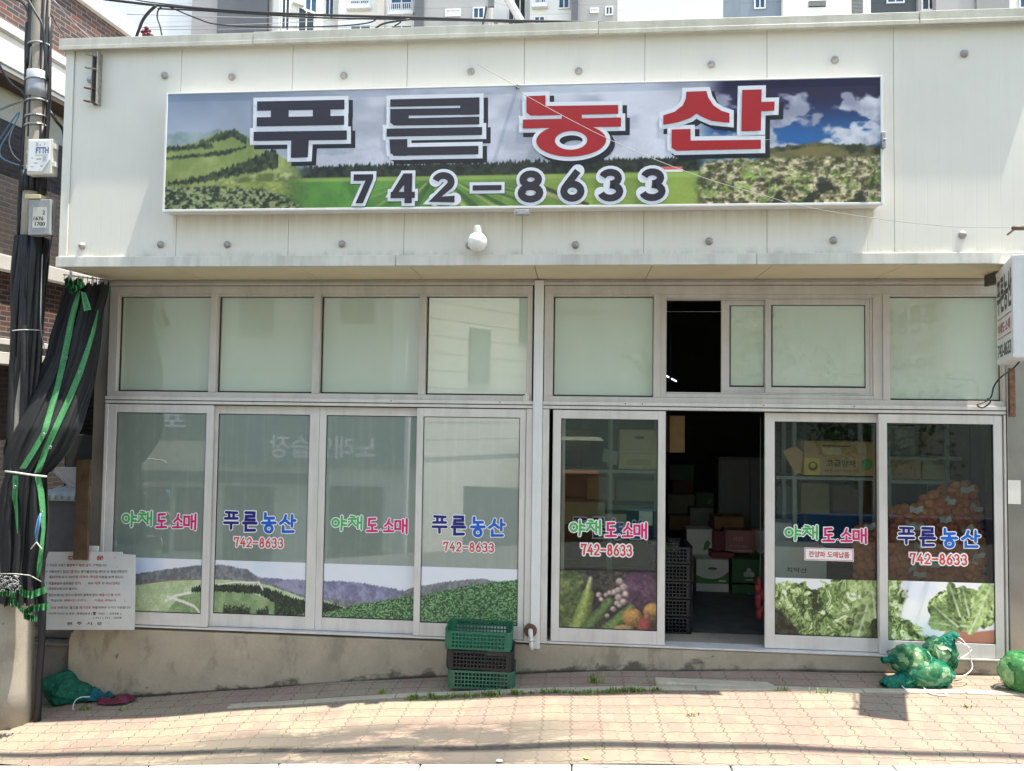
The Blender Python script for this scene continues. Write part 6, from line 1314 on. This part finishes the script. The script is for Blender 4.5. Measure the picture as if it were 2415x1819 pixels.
f = Facet(ta, 658, 41.5, 800, 44.5, 'white'); f.win(661, 2, 684, 70, 2, 2, 1.2); f.win(700, 30, 742, 78, 2, 2); f.win(717, -22, 748, 26, 1, 2, .5); f.win(764, -8, 788, 40, 1, 2, .5); f.win(661, 78, 684, 100, 2, 2); f.rail(690, -12, 712, 3, 6)
f = Facet(ta, 798, 43.4, 980, 43.4, 'white'); f.win(826, -14, 874, 13, 1, 2); f.rail(822, 6, 876, 19, 12); f.win(921, -24, 974, 26, 1, 2); f.rail(919, 12, 976, 33, 12); f.win(826, 59, 876, 78, 1, 2); f.win(921, 60, 974, 80, 1, 2); f.win(1000, 60, 1001, 61)
f2 = Facet(ta, 888, 43.1, 906, 43.1, 'warm', 1)
Facet(ta, 977, 42.2, 999, 42.2, 'slate'); f = Facet(ta, 999, 42.4, 1152, 42.4, 'grey'); f.win(1050, 22, 1087, 41, 0, 3); f.win(1115, 18, 1143, 47, 1, 2); f.louver(1152, -10, 1166, 17)
f = Facet(ta, 1152, 44, 1250, 45.5, 'white'); f.win(1196, -6, 1240, 62, 2, 3); f.win(1160, 50, 1176, 66, 3, 1); f = Facet(ta, 1250, 43.6, 1348, 43.6, 'white'); f.win(1259, 39, 1286, 64, 1, 2); f.win(1260, -20, 1288, 11, 1, 2); f.rail(1257, 2, 1290, 15, 8); f.win(1316, -20, 1344, 23, 1, 2)
mb = MB(); fa = np.array(at(1196, -5, 43.2)); fb_ = np.array(at(1236, 62, 43.2)); dd = fb_-fa; mb.tube([fa, fb_], .28, 6); mb.build('sloping_beam', TWM['white'], ta)
Facet(ta, 1347, 42.3, 1363, 42.3, 'slate'); f = Facet(ta, 1363, 42.6, 1456, 42.6, 'grey'); f.win(1391, 20, 1412, 33, 0, 3); f.win(1427, 16, 1446, 38, 1, 2); Facet(ta, 1456, 43.4, 1472, 43.4, 'white')
tb2 = empty('apartment_tower', (16, 46, -1), 'grey, white and charcoal apartment tower rising behind the roof at the right', 'building')
f = Facet(tb2, 1747, 43, 1846, 43, 'steel'); f.win(1778, -12, 1805, 23, 1, 2); f = Facet(tb2, 1846, 42.6, 2008, 42.6, 'white'); f.louver(1907, 2, 1947, 16, 5)
f = Facet(tb2, 2008, 43, 2054, 43, 'white'); f.louver(2009, -40, 2034, 32, 22); f = Facet(tb2, 2054, 43.5, 2166, 43.5, 'dark'); f.win(2090, -14, 2132, 10, 1, 2)
f = Facet(tb2, 2166, 43.2, 2208, 43.2, 'grey'); f.win(2172, -20, 2207, 27, 2, 2); f = Facet(tb2, 2208, 42.6, 2304, 42.6, 'beige'); f = Facet(tb2, 2304, 42.4, 2381, 42.4, 'mid'); f = Facet(tb2, 2381, 43, 2560, 43, 'white'); f.win(2402, -10, 2440, 22, 1, 2)

# ================================================================ STOCK INSIDE THE SHOP
KR = mat('kraft_carton', (.40, .26, .13), .8, var=.08, scale=12); KR2 = mat('pale_carton', (.42, .36, .22), .8, var=.08, scale=12); WHT = mat('white_carton', (.62, .62, .60), .7, var=.05); GRN = mat('green_carton', (.04, .11, .045), .6, var=.1); PNK = mat('pink_carton', (.27, .12, .12), .6, var=.1); REDM = mat('red_carton', (.14, .03, .03), .6, var=.1); BRN = mat('brown_carton', (.20, .11, .05), .8, var=.1); TAPE = mat('packing_tape', (.5, .42, .26), .25); HOLE = M['gap']; INKB = mat('carton_black_ink', (.05, .05, .045), .7); INKG = mat('carton_green_ink', (.06, .24, .07), .7); INKR = mat('carton_red_ink', (.42, .06, .06), .7); INKY = mat('carton_yellow_ink', (.55, .40, .05), .7)
def carton(px0, py0, px1, py1, Y, dep, m, label, group='cartons in the shop', hole=True, deco=None, rot=0):
    b = bx(px0, py0, px1, py1, Y); w_, h_ = b[1]-b[0], b[3]-b[2]
    e = empty('carton', ((b[0]+b[1])/2, Y+dep/2, b[2]), label, 'box', group, rot)
    mb = MB(); mb.box(-w_/2, w_/2, -dep/2, dep/2, 0, h_); mb.box(-w_/2-.002, w_/2+.002, -dep/2-.002, dep/2+.002, h_*.995, h_+.004); mb.build('box_body', m, e, local=True, bevel=.004)
    f_ = lambda u, v: (-w_/2+w_*u, h_*v)
    if hole:
        mb = MB(); c = f_(.5, .62); mb.prism([(c[0]+.055*math.cos(R(t))*(1 if abs(math.cos(R(t))) else 1), c[1]+.016*math.sin(R(t))) for t in range(0, 360, 30)], -dep/2-.004, -dep/2-.0012); mb.build('hand_hole', HOLE, e, local=True)
    if deco:
        mb = MB(); mats = deco(mb, f_, -dep/2-.003, w_, h_); mb.build('box_print', mats, e, local=True, recalc=False)
    return e
def poly(mb, f_, Y, pts, mi=0): mb.flat([f_(*p) for p in pts], Y, mi)
def txt(mb, f_, Y, s, u0, v0, u1, v1, mi=0, bold=.02):
    a, b, c = f_(u0, v0), f_(u1, v0), f_(u0, v1); text_on(mb, s, (a[0], Y, a[1]), (b[0]-a[0], 0, 0), (0, 0, c[1]-a[1]), bold, mi)
def d_swoosh(mb, f_, Y, w_, h_):
    poly(mb, f_, Y, [(0, 0), (1, 0), (1, .42), (.8, .25), (.5, .17), (.2, .22), (0, .34)], 0); poly(mb, f_, Y-.0004, [(.62, .19), (.82, .30), (1, .52), (1, .42), (.8, .24)], 1); poly(mb, f_, Y-.0006, [(.7, .06), (.92, .06), (.92, .14), (.7, .14)], 2); return [INKG, INKR, WHT]
def d_cabbage(mb, f_, Y, w_, h_):
    for (u, v, r) in ((.5, .55, .10), (.42, .38, .12), (.58, .38, .12), (.5, .42, .13)):
        c = f_(u, v); disc(mb, c, r*h_, Y-.0002*len(mb.f), 0, 14)
    poly(mb, f_, Y, [(.4, .12), (.62, .12), (.62, .17), (.4, .17)], 0); return [mat('pale_print', (.42, .45, .40), .7)]
def d_leaf(mb, f_, Y, w_, h_):
    poly(mb, f_, Y, [(.62, .2), (.80, .3), (.9, .52), (.78, .62), (.66, .5)], 0); return [INKG]
def d_pink(mb, f_, Y, w_, h_):
    txt(mb, f_, Y, '사과', .25, .52, .62, .75, 0, .02); txt(mb, f_, Y, '아삭한 과일', .15, .25, .75, .36, 0, .01); poly(mb, f_, Y, [(.1, .08), (.9, .08), (.9, .13), (.1, .13)], 0); return [mat('pale_red_print', (.55, .35, .32), .7)]
def Z7(x, y): return 1270+x/2.6875, 940+y/2.6875
def Z8(x, y): return 1800+x/2.688, 940+y/2.688
def c7(x0, y0, x1, y1, *a, **k): return carton(*Z7(x0, y0), *Z7(x1, y1), *a, **k)
G = 'cartons stacked deep inside the doorway'
c7(1000, 1022, 1205, 1170, 2.2, .3, WHT, 'white carton with green and red swoosh, upper of the two facing the door', G, deco=d_swoosh); c7(1000, 1176, 1205, 1326, 2.2, .3, WHT, 'white carton with green base, lower of the two facing the door', G, deco=d_swoosh)
c7(1228, 1022, 1440, 1172, 2.15, .3, GRN, 'dark green carton with pale cabbage print, upper of two at the right', G, False, d_cabbage); c7(1228, 1184, 1440, 1330, 2.15, .3, GRN, 'dark green carton with pale cabbage print, lower of two at the right', G, False, d_cabbage)
c7(848, 1015, 985, 1168, 2.1, .3, BRN, 'brown carton left of the upper white swoosh carton', G); c7(800, 1176, 978, 1316, 2.1, .3, WHT, 'white and red carton half hidden left of the lower swoosh carton', G, deco=d_swoosh)
c7(940, 832, 1108, 1000, 2.5, .3, WHT, 'tilted white carton with a green leaf above the swoosh cartons', G, False, d_leaf); c7(1108, 845, 1184, 975, 2.4, .25, REDM, 'narrow dark red carton left of the pink carton', G, False); c7(1184, 840, 1370, 980, 2.35, .3, PNK, 'pink fruit carton with pale lettering in the doorway', G, False, d_pink)
c7(1115, 752, 1302, 838, 2.6, .3, BRN, 'flat brown carton lying above the pink carton', G, False); c7(848, 920, 916, 1006, 1.9, .25, WHT, 'small white carton with a green blob at the left of the doorway', G, False, d_leaf); c7(800, 920, 850, 1140, 1.9, .2, KR2, 'tall narrow cream carton at the left edge of the doorway', G, False)
c7(1100, 978, 1240, 1018, 2.25, .3, REDM, 'flat dark red tray under the pink carton', G, False)
c7(945, 1326, 1440, 1400, 2.2, .5, M['floor'], 'low dark pallet under the stacked cartons', 'pallets in the shop', False)
c7(816, 112, 915, 342, 1.2, .25, KR, 'kraft carton standing on a high shelf at the top left of the doorway', 'cartons on the shelves', False, rot=.2)
c7(515, 203, 765, 322, 1.0, .3, KR2, 'pale carton with hand hole, upper of two on the left shelf', 'cartons on the shelves', True); c7(510, 324, 765, 450, 1.0, .3, KR2, 'pale carton, lower of two on the left shelf', 'cartons on the shelves', False, lambda mb, f_, Y, w_, h_: (poly(mb, f_, Y, [(.1, .78), (.9, .78), (.9, .84), (.1, .84)], 0), poly(mb, f_, Y, [(.2, .2), (.8, .2), (.8, .5), (.2, .5)], 0))[1] or [mat('faint_print', (.34, .27, .14), .8)])
b = bx(*Z7(410, 328), *Z7(505, 412), 1.0); mb = MB(); mb.obox(((b[0]+b[1])/2, 1.05, (b[2]+b[3])/2), ((b[1]-b[0])/2, 0, -.02), (0, .004, 0), (.01, .02, (b[3]-b[2])/2)); tag(mb.build('card', mat('pale_green_card', (.36, .44, .36), .7)), 'pale green card leaning beside the cartons on the left shelf', 'card')
def shelf(px0, px1, pys, Y, posts, label, top, dep=.38):
    x0, x1 = X(px0, 1200, Y), X(px1, 1200, Y); e = empty('shelf_rack', ((x0+x1)/2, Y, .19), label, 'shelf', 'metal shelf racks in the shop'); m = mat('rack_steel', (.22, .24, .23), .5, .2)
    for p in posts:
        x = X(p, 1200, Y); mb = MB(); mb.box(x-.018, x+.018, Y, Y+.03, .19, top); mb.box(x-.018, x+.018, Y+dep-.03, Y+dep, .19, top); mb.build('post', m, e)
    for py in pys: z = Z((px0+px1)/2, py, Y); mb = MB(); mb.box(x0, x1, Y-.004, Y+dep+.004, z-.03, z); mb.build('shelf_board', m, e)
shelf(1312, 1562, (940+452/2.6875,), .96, (1318, 1440, 1556), 'steel rack carrying two pale cartons behind the first glass door', 2.3)
shelf(1830, 2075, (940+497/2.688,), .70, (1874, 2064), 'steel rack carrying the lettered carton behind the lettuce door', 2.4); shelf(2092, 2320, (940+524/2.688, 940+372/2.688), .80, (2098, 2236, 2312), 'steel rack above the onion sacks behind the right hand door', 2.35)
def d_main(mb, f_, Y, w_, h_):
    poly(mb, f_, Y, [(0, 0), (.22, 0), (.22, .50), (0, .50)], 0); c = f_(.12, .26); disc(mb, c, h_*.14, Y-.0004, 1, 16); disc(mb, (c[0], c[1]+h_*.03), h_*.08, Y-.0008, 0, 12)
    c = f_(.88, .34); disc(mb, c, h_*.17, Y-.0004, 2, 18); txt(mb, f_, Y-.0004, '고급양채', .31, .26, .72, .46, 3, .025); txt(mb, f_, Y-.0004, '시원한 고랭지 양상추 단지', .27, .09, .76, .18, 3, .01); poly(mb, f_, Y-.0004, [(.25, .62), (.52, .62), (.52, .82), (.25, .82)], 4); poly(mb, f_, Y-.0006, [(.25, .86), (.66, .86), (.66, .89), (.25, .89)], 3)
    return [INKY, INKB, INKG, mat('brown_black_ink', (.09, .065, .03), .7), TAPE]
carton(*Z8(250, 275), *Z8(708, 488), .62, .34, KR, 'kraft carton printed 고급양채 with a green dot on the right hand shelf', 'cartons on the shelves', False, d_main, R(3))
b = bx(*Z8(120, 300), *Z8(235, 480), .66); mb = MB(); mb.prism([(b[0], b[3]-.05), (b[0]+.12, b[3]), (b[1]+.02, b[3]-.06), (b[1], b[2]+.02), (b[0]+.12, b[2])], .64, .655); tag(mb.build('carton_flap', KR), 'loose folded kraft flap standing left of the lettered carton', 'cardboard')
carton(*Z8(75, 945), *Z8(402, 1150), .45, .3, WHT, 'white carton lettered 치악산 behind the lettuce picture door', 'cartons in the shop', False, lambda mb, f_, Y, w_, h_: (txt(mb, f_, Y, '치악산', .22, .22, .62, .38, 0, .02), [INKB])[1])
carton(*Z8(225, 735), *Z8(720, 940), 1.6, .4, mat('blue_reflection_plastic', (.03, .12, .32), .5), 'long blue box added behind the lettuce picture door for a blue reflection', 'reflection stand-ins in the shop', False)  # added box, its blue stands in for a reflection in the glass
carton(*Z8(75, 790), *Z8(215, 935), .9, .3, WHT, 'plain white carton behind the green lettering at the left of the lettuce door', 'cartons in the shop', False)
for k in range(5):                                 # stack of dark crates just inside the doorway
    o = copy_tree(proto); o.location = (X(Z7(845, 1300)[0], 1420, .62)-.02, .70, .187+.160*k); o.rotation_euler = (0, 0, math.pi/2); recolor(o, cd)
    tag(o, ('lowest dark crate of the tall stack inside the doorway', 'second dark crate from the floor inside the doorway', 'middle dark crate of the tall stack inside the doorway', 'fourth dark crate from the floor inside the doorway', 'topmost dark crate of the tall stack inside the doorway')[k], 'crate', 'dark crates inside the doorway')
H = 'cartons piled at the back of the shop'
for i, (x0, y0, x1, y1, Y, m_, dc, lb) in enumerate((
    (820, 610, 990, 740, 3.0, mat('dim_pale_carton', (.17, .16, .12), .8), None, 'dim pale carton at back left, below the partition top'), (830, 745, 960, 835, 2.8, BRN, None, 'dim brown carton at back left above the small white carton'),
    (1000, 600, 1112, 692, 2.9, mat('green_glow_box', (.05, .09, .05), .8), d_leaf, 'dim green box in place of the green glow beside the cold cabinet'), (960, 695, 1110, 830, 2.8, mat('grey_carton', (.20, .20, .19), .8), None, 'dim grey carton under the green one beside the cabinet'),  # the first box's green colour stands in for a green glow
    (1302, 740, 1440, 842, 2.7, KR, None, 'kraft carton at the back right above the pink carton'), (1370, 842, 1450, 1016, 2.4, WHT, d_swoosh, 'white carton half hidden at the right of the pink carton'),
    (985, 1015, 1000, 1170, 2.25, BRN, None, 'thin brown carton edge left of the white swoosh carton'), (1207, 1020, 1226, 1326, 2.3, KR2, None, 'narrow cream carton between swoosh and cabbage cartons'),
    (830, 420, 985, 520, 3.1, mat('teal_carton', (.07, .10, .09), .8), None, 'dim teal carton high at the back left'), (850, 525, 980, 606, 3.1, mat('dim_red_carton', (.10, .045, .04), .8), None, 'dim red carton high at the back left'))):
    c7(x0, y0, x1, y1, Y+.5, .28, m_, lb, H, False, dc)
for i, (x0, y0, x1, y1, Y, m_, lb) in enumerate(((150, 480, 300, 620, 1.5, BRN, 'brown carton under the left rack'), (310, 500, 480, 640, 1.4, KR, 'kraft carton under the left rack beside the brown one'), (500, 520, 740, 650, 1.5, mat('olive_carton', (.20, .22, .13), .8), 'olive carton under the right end of the left rack'), (160, 660, 420, 800, 1.3, KR2, 'wide cream carton low behind the first glass door'), (430, 680, 740, 820, 1.35, GRN, 'wide green carton low behind the first glass door'), (160, 200, 330, 330, 1.4, BRN, 'brown carton on the left end of the left shelf'))):
    c7(x0, y0, x1, y1, Y, .3, m_, lb, 'cartons behind the first glass door', False)
for i, (x0, y0, x1, y1, Y, m_, lb) in enumerate(((240, 540, 420, 730, 1.5, KR2, 'cream carton above the blue box behind the lettuce door'), (440, 560, 700, 730, 1.6, BRN, 'brown carton above the blue box behind the lettuce door'), (90, 560, 220, 780, 1.4, mat('slate_carton', (.16, .18, .19), .8), 'slate coloured carton at the left behind the lettuce door'), (800, 390, 1000, 515, 1.0, KR, 'kraft carton on the upper board of the right rack'), (1010, 400, 1150, 515, 1.0, KR2, 'cream carton on the upper board of the right rack'), (780, 180, 960, 365, 1.1, mat('pale_grey_carton', (.34, .35, .34), .8), 'pale grey carton on top of the right rack'), (1000, 220, 1280, 366, 1.1, BRN, 'long brown carton on top of the right rack'))):
    carton(*Z8(x0, y0), *Z8(x1, y1), Y, .3, m_, lb, 'cartons behind the right hand doors', False)
b = bx(*Z7(1392, 1165), *Z7(1440, 1392), .25); e = empty('red_net_bag', ((b[0]+b[1])/2, .34, b[2]), 'narrow red net bag hanging just inside the right of the doorway', 'bag'); mb = MB()
for i in range(7): mb.blob(((b[0]+b[1])/2+.015*math.sin(i*2), .32, b[2]+(b[3]-b[2])*(i+.5)/7), (.035+.012*math.sin(i*3), .05, .06), 12, 8)
mb.build('bag_body', mat('red_net', (.16, .012, .016), .6, var=.3, scale=30), e, smooth=True); mb = MB(); mb.tube([((b[0]+b[1])/2, .32, b[3]-.03), ((b[0]+b[1])/2+.005, .32, b[3]+.3), ((b[0]+b[1])/2, .30, 2.2)], .004, 6); mb.build('hanging_string', M['gap'], e)
b = bx(*Z7(1140, 372), *Z7(1432, 820), 3.2); mb = MB(); mb.box(b[0], b[1]+.2, 3.2, 3.9, .19, b[3]); fr_ = empty('cold_cabinet', ((b[0]+b[1])/2, 3.2, .19), 'tall dull grey cold cabinet standing at the back of the shop', 'cabinet'); mb.build('cabinet_body', mat('cabinet_grey', (.10, .105, .11), .5, var=.1), fr_, bevel=.01); mb = MB(); xm = (b[0]+b[1])/2; mb.box(b[0]+.02, xm+.1, 3.17, 3.198, .3, b[3]-.03); mb.box(xm+.11, b[1]+.18, 3.17, 3.198, .3, b[3]-.03); mb.build('cabinet_door', mat('cabinet_door_grey', (.13, .135, .14), .4, var=.1), fr_, bevel=.008)
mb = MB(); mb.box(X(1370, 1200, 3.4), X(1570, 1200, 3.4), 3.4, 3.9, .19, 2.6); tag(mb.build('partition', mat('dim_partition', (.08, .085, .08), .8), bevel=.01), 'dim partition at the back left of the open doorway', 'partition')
# fluorescent lamp hanging inside
e = empty('ceiling_lamp', (X(1582, 892, 2.4), 2.4, Z(1582, 892, 2.4)), 'lit twin tube fluorescent lamp seen through the open upper window', 'lamp'); c0 = at(1566, 884, 2.4); c1 = at(1596, 900, 2.6); d = (c1-c0)/np.linalg.norm(c1-c0); L_ = np.linalg.norm(c1-c0)
mb = MB(); mb.obox((c0+c1)/2+np.array([.0, .02, .03]), d*L_*.55, np.array([0, .02, 0]), (0, 0, .008)); mb.build('lamp_housing', M['gasket'], e)
for k in (0, 1): mb = MB(); mb.tube([c0+d*L_*(.0+.60*k), c0+d*L_*(.36+.60*k)], .009, 10); mb.build('tube', emit('lit_tube', (.85, .92, 1.0), .6), e, smooth=True)
mb = MB(); mb.tube([(c0+c1)/2+np.array([0, 0, .06]), ((c0+c1)/2)[:2].tolist()+[3.91]], .006, 6); mb.build('lamp_rod', M['gap'], e)
# onion sacks
ON = net_mat('onion_net', (.78, .30, .09), (.86, .50, .20), (.58, .10, .04), .45, 300, 12); TAGM = mat('white_sack_tag', (.55, .55, .55), .5)
rs = np.random.RandomState(12)
def make_sack():
    e = empty('onion_sack', (0, 0, 0)); mb = MB()
    for i in range(30):
        t = (i+.5)/30; th = math.acos(1-2*t); ph = i*2.399963
        d = np.array([math.sin(th)*math.cos(ph), math.sin(th)*math.sin(ph), math.cos(th)]); p = d*np.array([.115, .085, .125]); r = rs.uniform(.036, .046); mb.blob(p, (r, r, r*.92), 12, 8)
    mb.blob((0, 0, 0), (.115, .085, .12), 12, 8); mb.build('sack_body', ON, e, smooth=True, local=True)
    mb = MB(); n = 6; V = [(.05*(i/(n-1)*2-1), -.115-.012*math.cos(i), .085+.045*j+.01*math.sin(i*1.7)) for j in range(2) for i in range(n)]; mb.add(V, [(i, i+1, n+i+1, n+i) for i in range(n-1)]); mb.build('sack_tag', TAGM, e, local=True, recalc=False)
    return e
sk0 = None
SL = 'red net sack of onions in the heaped pile behind the right hand glass doors'
for i, (x, y, Y) in enumerate(((1270,640,.62),(1080,705,.58),(945,790,.52),(1275,775,.50),(1130,840,.46),(880,885,.42),(1010,900,.38),(1285,905,.40),(670,905,.62),(800,965,.40),(1140,975,.34),(690,1020,.50),(940,1040,.30),(1280,1030,.30),(1090,1110,.27),(840,1110,.28),(680,1120,.42),(1280,1140,.26),(960,1170,.25),(1210,760,.75),(1000,800,.72),(1170,660,.75),(1180,890,.62),(860,790,.8))):
    if sk0 is None: sk0 = make_sack(); o = sk0
    else: o = copy_tree(sk0)
    p = at(*Z8(x, y), Y); o.location = p; o.rotation_euler = (rs.uniform(-.4, .4), rs.uniform(-.5, .5), rs.uniform(-.5, .5)); o.scale = (1.0+rs.uniform(.0, .16),)*3
    tag(o, SL, 'sack', 'onion sacks behind the glass')
p = at(*Z8(1050, 1230), .25); mb = MB()
for k in range(6): mb.box(p[0]-.62, p[0]+.5, .22+k*.12, .31+k*.12, .45, .475)
for k in range(3): mb.box(p[0]-.6+k*.5, p[0]-.52+k*.5, .24, .86, .19, .4495)
tag(mb.build('pallet', mat('pallet_wood', (.25, .17, .09), .8, var=.2)), 'raised wooden pallet carrying the onion sacks', 'pallet')

# ================================================================ ACROSS THE STREET (seen only as reflections in the glass)
def block(name, x0, x1, y0, y1, z0, z1, m, label, deco=None):
    e = empty(name, ((x0+x1)/2, y1, z0), label, 'building'); mb = MB(); mb.box(x0, x1, y0, y1, z0, z1); mb.build('wall', m, e)
    if deco: deco(e)
    return e
SID = mat('cream_siding', (.86, .84, .74), .6, var=.04); DK = mat('dim_shopfront', (.06, .07, .065), .4, var=.3)
YO = -10.0
def opp(px, py, Y=YO):                               # where the photograph's reflections come from
    d = ray(px, py); g = at(px, py, -.02); return g+np.array([d[0], -d[1], d[2]])*((g[1]-Y)/d[1])
def orect(px0, py0, px1, py1, Y=YO): a, b = opp(px0, py1, Y), opp(px1, py0, Y); return a[0], b[0], a[2], b[2]
def obox(mb, r, Y, t, Y0=YO, mi=0): a = orect(*r, Y); mb.box(a[0], a[1], Y-t, Y, a[2], a[3], mi)
def karaoke(e):
    for r, m, n, Y in (((285, 968, 505, 1036), mat('dim_green_band', (.13, .16, .13), .6), 'sign_band', YO+.12), ((515, 968, 985, 1095), mat('blue_grey_band', (.14, .18, .17), .6), 'sign_band', YO+.14), ((260, 1118, 730, 1134), DK, 'awning_edge', YO+.4), ((285, 1040, 505, 1112), mat('dull_yellow_band', (.60, .58, .42), .6), 'sign_band', YO+.1)):
        mb = MB(); obox(mb, r, Y, .1); mb.build(n, m, e)
    mb = MB(); r = orect(300, 972, 440, 1010, YO+.13); text_on(mb, '포차', (r[1], YO+.13, r[2]), (r[0]-r[1], 0, 0), (0, 0, r[3]-r[2]), .03)
    r = orect(630, 1030, 885, 1080, YO+.15); text_on(mb, '노래연습장', (r[1], YO+.15, r[2]), (r[0]-r[1], 0, 0), (0, 0, r[3]-r[2]), .02); mb.build('sign_lettering', M['white'], e, recalc=False)
    for r in ((270, 1150, 400, 1300), (410, 1150, 500, 1300), (520, 1150, 640, 1330), (770, 1150, 900, 1330)): mb = MB(); obox(mb, r, YO+.03, .06); mb.build('shop_window', DK, e)
    for r in ((290, 690, 380, 800), (560, 700, 640, 790), (800, 690, 880, 760)): mb = MB(); obox(mb, r, YO+.03, .06); mb.build('window', mat('upper_window_glass', (.16, .2, .17), .2), e)
    for r in ((920, 690, 985, 960),): mb = MB(); obox(mb, r, YO+.05, .06); mb.build('white_panel', M['white'], e)
a_, b_ = opp(200, 1330), opp(992, 620)
block('karaoke_building', float(a_[0])-3, float(b_[0]), YO-6, YO, -1.6, 8, mat('grey_green_render', (.50, .52, .46), .7, var=.1), 'grey green building with a song hall sign across the street', karaoke)
o0, o1 = opp(985, 1130, YO-.6), opp(1290, 1130, YO-4.5)
sg = empty('siding_building', (float(o1[0]), float(o1[1]), -1.6), 'cream siding building standing end on across the street', 'building')
P0_, P1_ = np.array([o0[0]-.1, YO-.6, 0]), np.array([o1[0], YO-4.5, 0]); sd_v = (P1_-P0_)/np.linalg.norm(P1_-P0_); sn = np.array([-sd_v[1], sd_v[0], 0])
mb = MB(); Lw = float(np.linalg.norm(P1_-P0_)); mb.obox((P0_+P1_)/2-sn*2+np.array([0, 0, 4.2]), sd_v*Lw/2, sn*2, (0, 0, 5.8)); mb.build('wall', SID, sg)
mb = MB()
for k in range(17): mb.obox((P0_+P1_)/2+sn*.014+np.array([0, 0, 1.35+k*.42]), sd_v*Lw/2, sn*.012, (0, 0, .195))
mb.build('siding', SID, sg)
for (u0, u1, z0, z1) in ((.35, .5, 3.0, 4.4), (.74, .80, 4.2, 5.6)): mb = MB(); mb.obox(P0_+sd_v*Lw*(u0+u1)/2+sn*.05+np.array([0, 0, (z0+z1)/2]), sd_v*Lw*(u1-u0)/2, sn*.02, (0, 0, (z1-z0)/2)); mb.build('window', mat('green_window', (.22, .30, .26), .3), sg)
mb = MB(); p = opp(948, 1340, -8.6); mb.tube([(p[0], -8.6, -1.6), (p[0]+.05, -8.6, 2.6)], .06, 10); mb.tube([(p[0]-.05, -8.6, 3.0), (p[0]-.03, -8.6, 3.8)], .05, 8); tag(mb.build('street_post', M['white']), 'slim white street post on the far side of the road', 'post')
mb = MB(); obox(mb, (1090, 1150, 1245, 1345), -8.9, .12); tag(mb.build('banner', mat('grey_banner', (.34, .33, .31), .7)), 'grey banner hung below the siding building across the road', 'banner')
def wh(e):
    mb = MB(); obox(mb, (1300, 728, 1422, 738), YO-2.4, .4); mb.build('roof_edge', mat('pale_roof_edge', (.40, .42, .38), .7), e)
r = orect(1290, 1040, 1425, 690, YO-2.5); block('white_house', float(r[0]), float(r[1]), YO-6, YO-2.5, -1.6, float(orect(1290, 1040, 1425, 690, YO-2.5)[3]), mat('pale_house_render', (.46, .49, .42), .7, var=.12, scale=2), 'low white house across the street', wh)
r = orect(1322, 1160, 1412, 985, YO-.5); block('brick_house', float(r[0]), float(r[1]), YO-1.5, YO-.5, -1.6, float(r[3])+.4, mat('red_brown_render', (.34, .15, .09), .8, var=.2), 'narrow red brown building end across the street')
r = orect(1300, 1330, 1460, 1165, YO+1.6)
mb = MB()
for k in range(7): x = float(r[0])+k*.2; mb.box(x, x+.17, -8.45, -8.35, -1.6, float(r[3])-.1-.04*(k % 2))
tag(mb.build('cloth_fence', mat('grey_sheet', (.42, .40, .34), .8)), 'grey sheet fence across the street', 'fence')
block('reflection_slab', float(opp(1480, 1200)[0]), 11, YO-.3, YO, -1.6, float(opp(1900, 1215)[2]), mat('blue_slab_paint', (.05, .10, .20), .7), 'low blue slab added across the street for a blue truck reflection')  # added slab, gives the glass a blue reflection in place of a truck
block('reflection_backdrop', float(opp(1240, 900, -24)[0]), 30, -28, -24, -1.6, 20, mat('pale_green_render', (.52, .55, .47), .8, var=.12, scale=.6), 'wide pale green backdrop added across the street for even window reflections')  # added block, fills the sky gap so the upper panes reflect evenly
mb = MB()
for k in range(4): x = float(opp(1900+k*130, 1100, -9.4)[0]); mb.box(x, x+.06, -9.45, -9.4, -1.6, 3.0)
mb.box(3.5, 10, -9.44, -9.41, 2.1, 2.16); tag(mb.build('fence', M['steel']), 'thin grey metal fence across the street', 'fence')
def tree(x, y, z, h, r, seed, label):
    e = empty('tree', (x, y, z), label, 'tree', 'trees across the street'); rs = np.random.RandomState(seed); mb = MB(); mb.tube([(x, y, z), (x+.1, y, z+h*.5), (x-.1, y, z+h*.8)], [.18, .12, .05], 8); mb.build('trunk', M['rust'], e)
    mb = MB()
    for i in range(2600):
        d = rs.normal(size=3); d /= np.linalg.norm(d); p = np.array([x, y, z+h*.75])+d*np.array([r, r, r*.9])*rs.uniform(.3, 1)**.5*(1+.25*math.sin(d[0]*7+d[2]*5)); a = rs.normal(size=3); a /= np.linalg.norm(a); b_ = np.cross(d, a); b_ /= np.linalg.norm(b_); q = .09
        mb.add([p-a*q, p+b_*q*.6, p+a*q, p-b_*q*.6], [(0, 1, 2, 3)])
    mb.build('crown', mat('tree_leaf', (.07, .14, .035), .6, var=.4, scale=3), e, recalc=False)
tree(-12.2, -9.2, -1.6, 6.6, 1.9, 1, 'round street tree across the road at the far left'); tree(4.2, -17.5, -1, 6.0, 2.6, 2, 'street tree across the road beside the white house'); tree(9.5, -18.5, -1, 4.4, 2.6, 3, 'bushy tree behind the blue slab across the road')
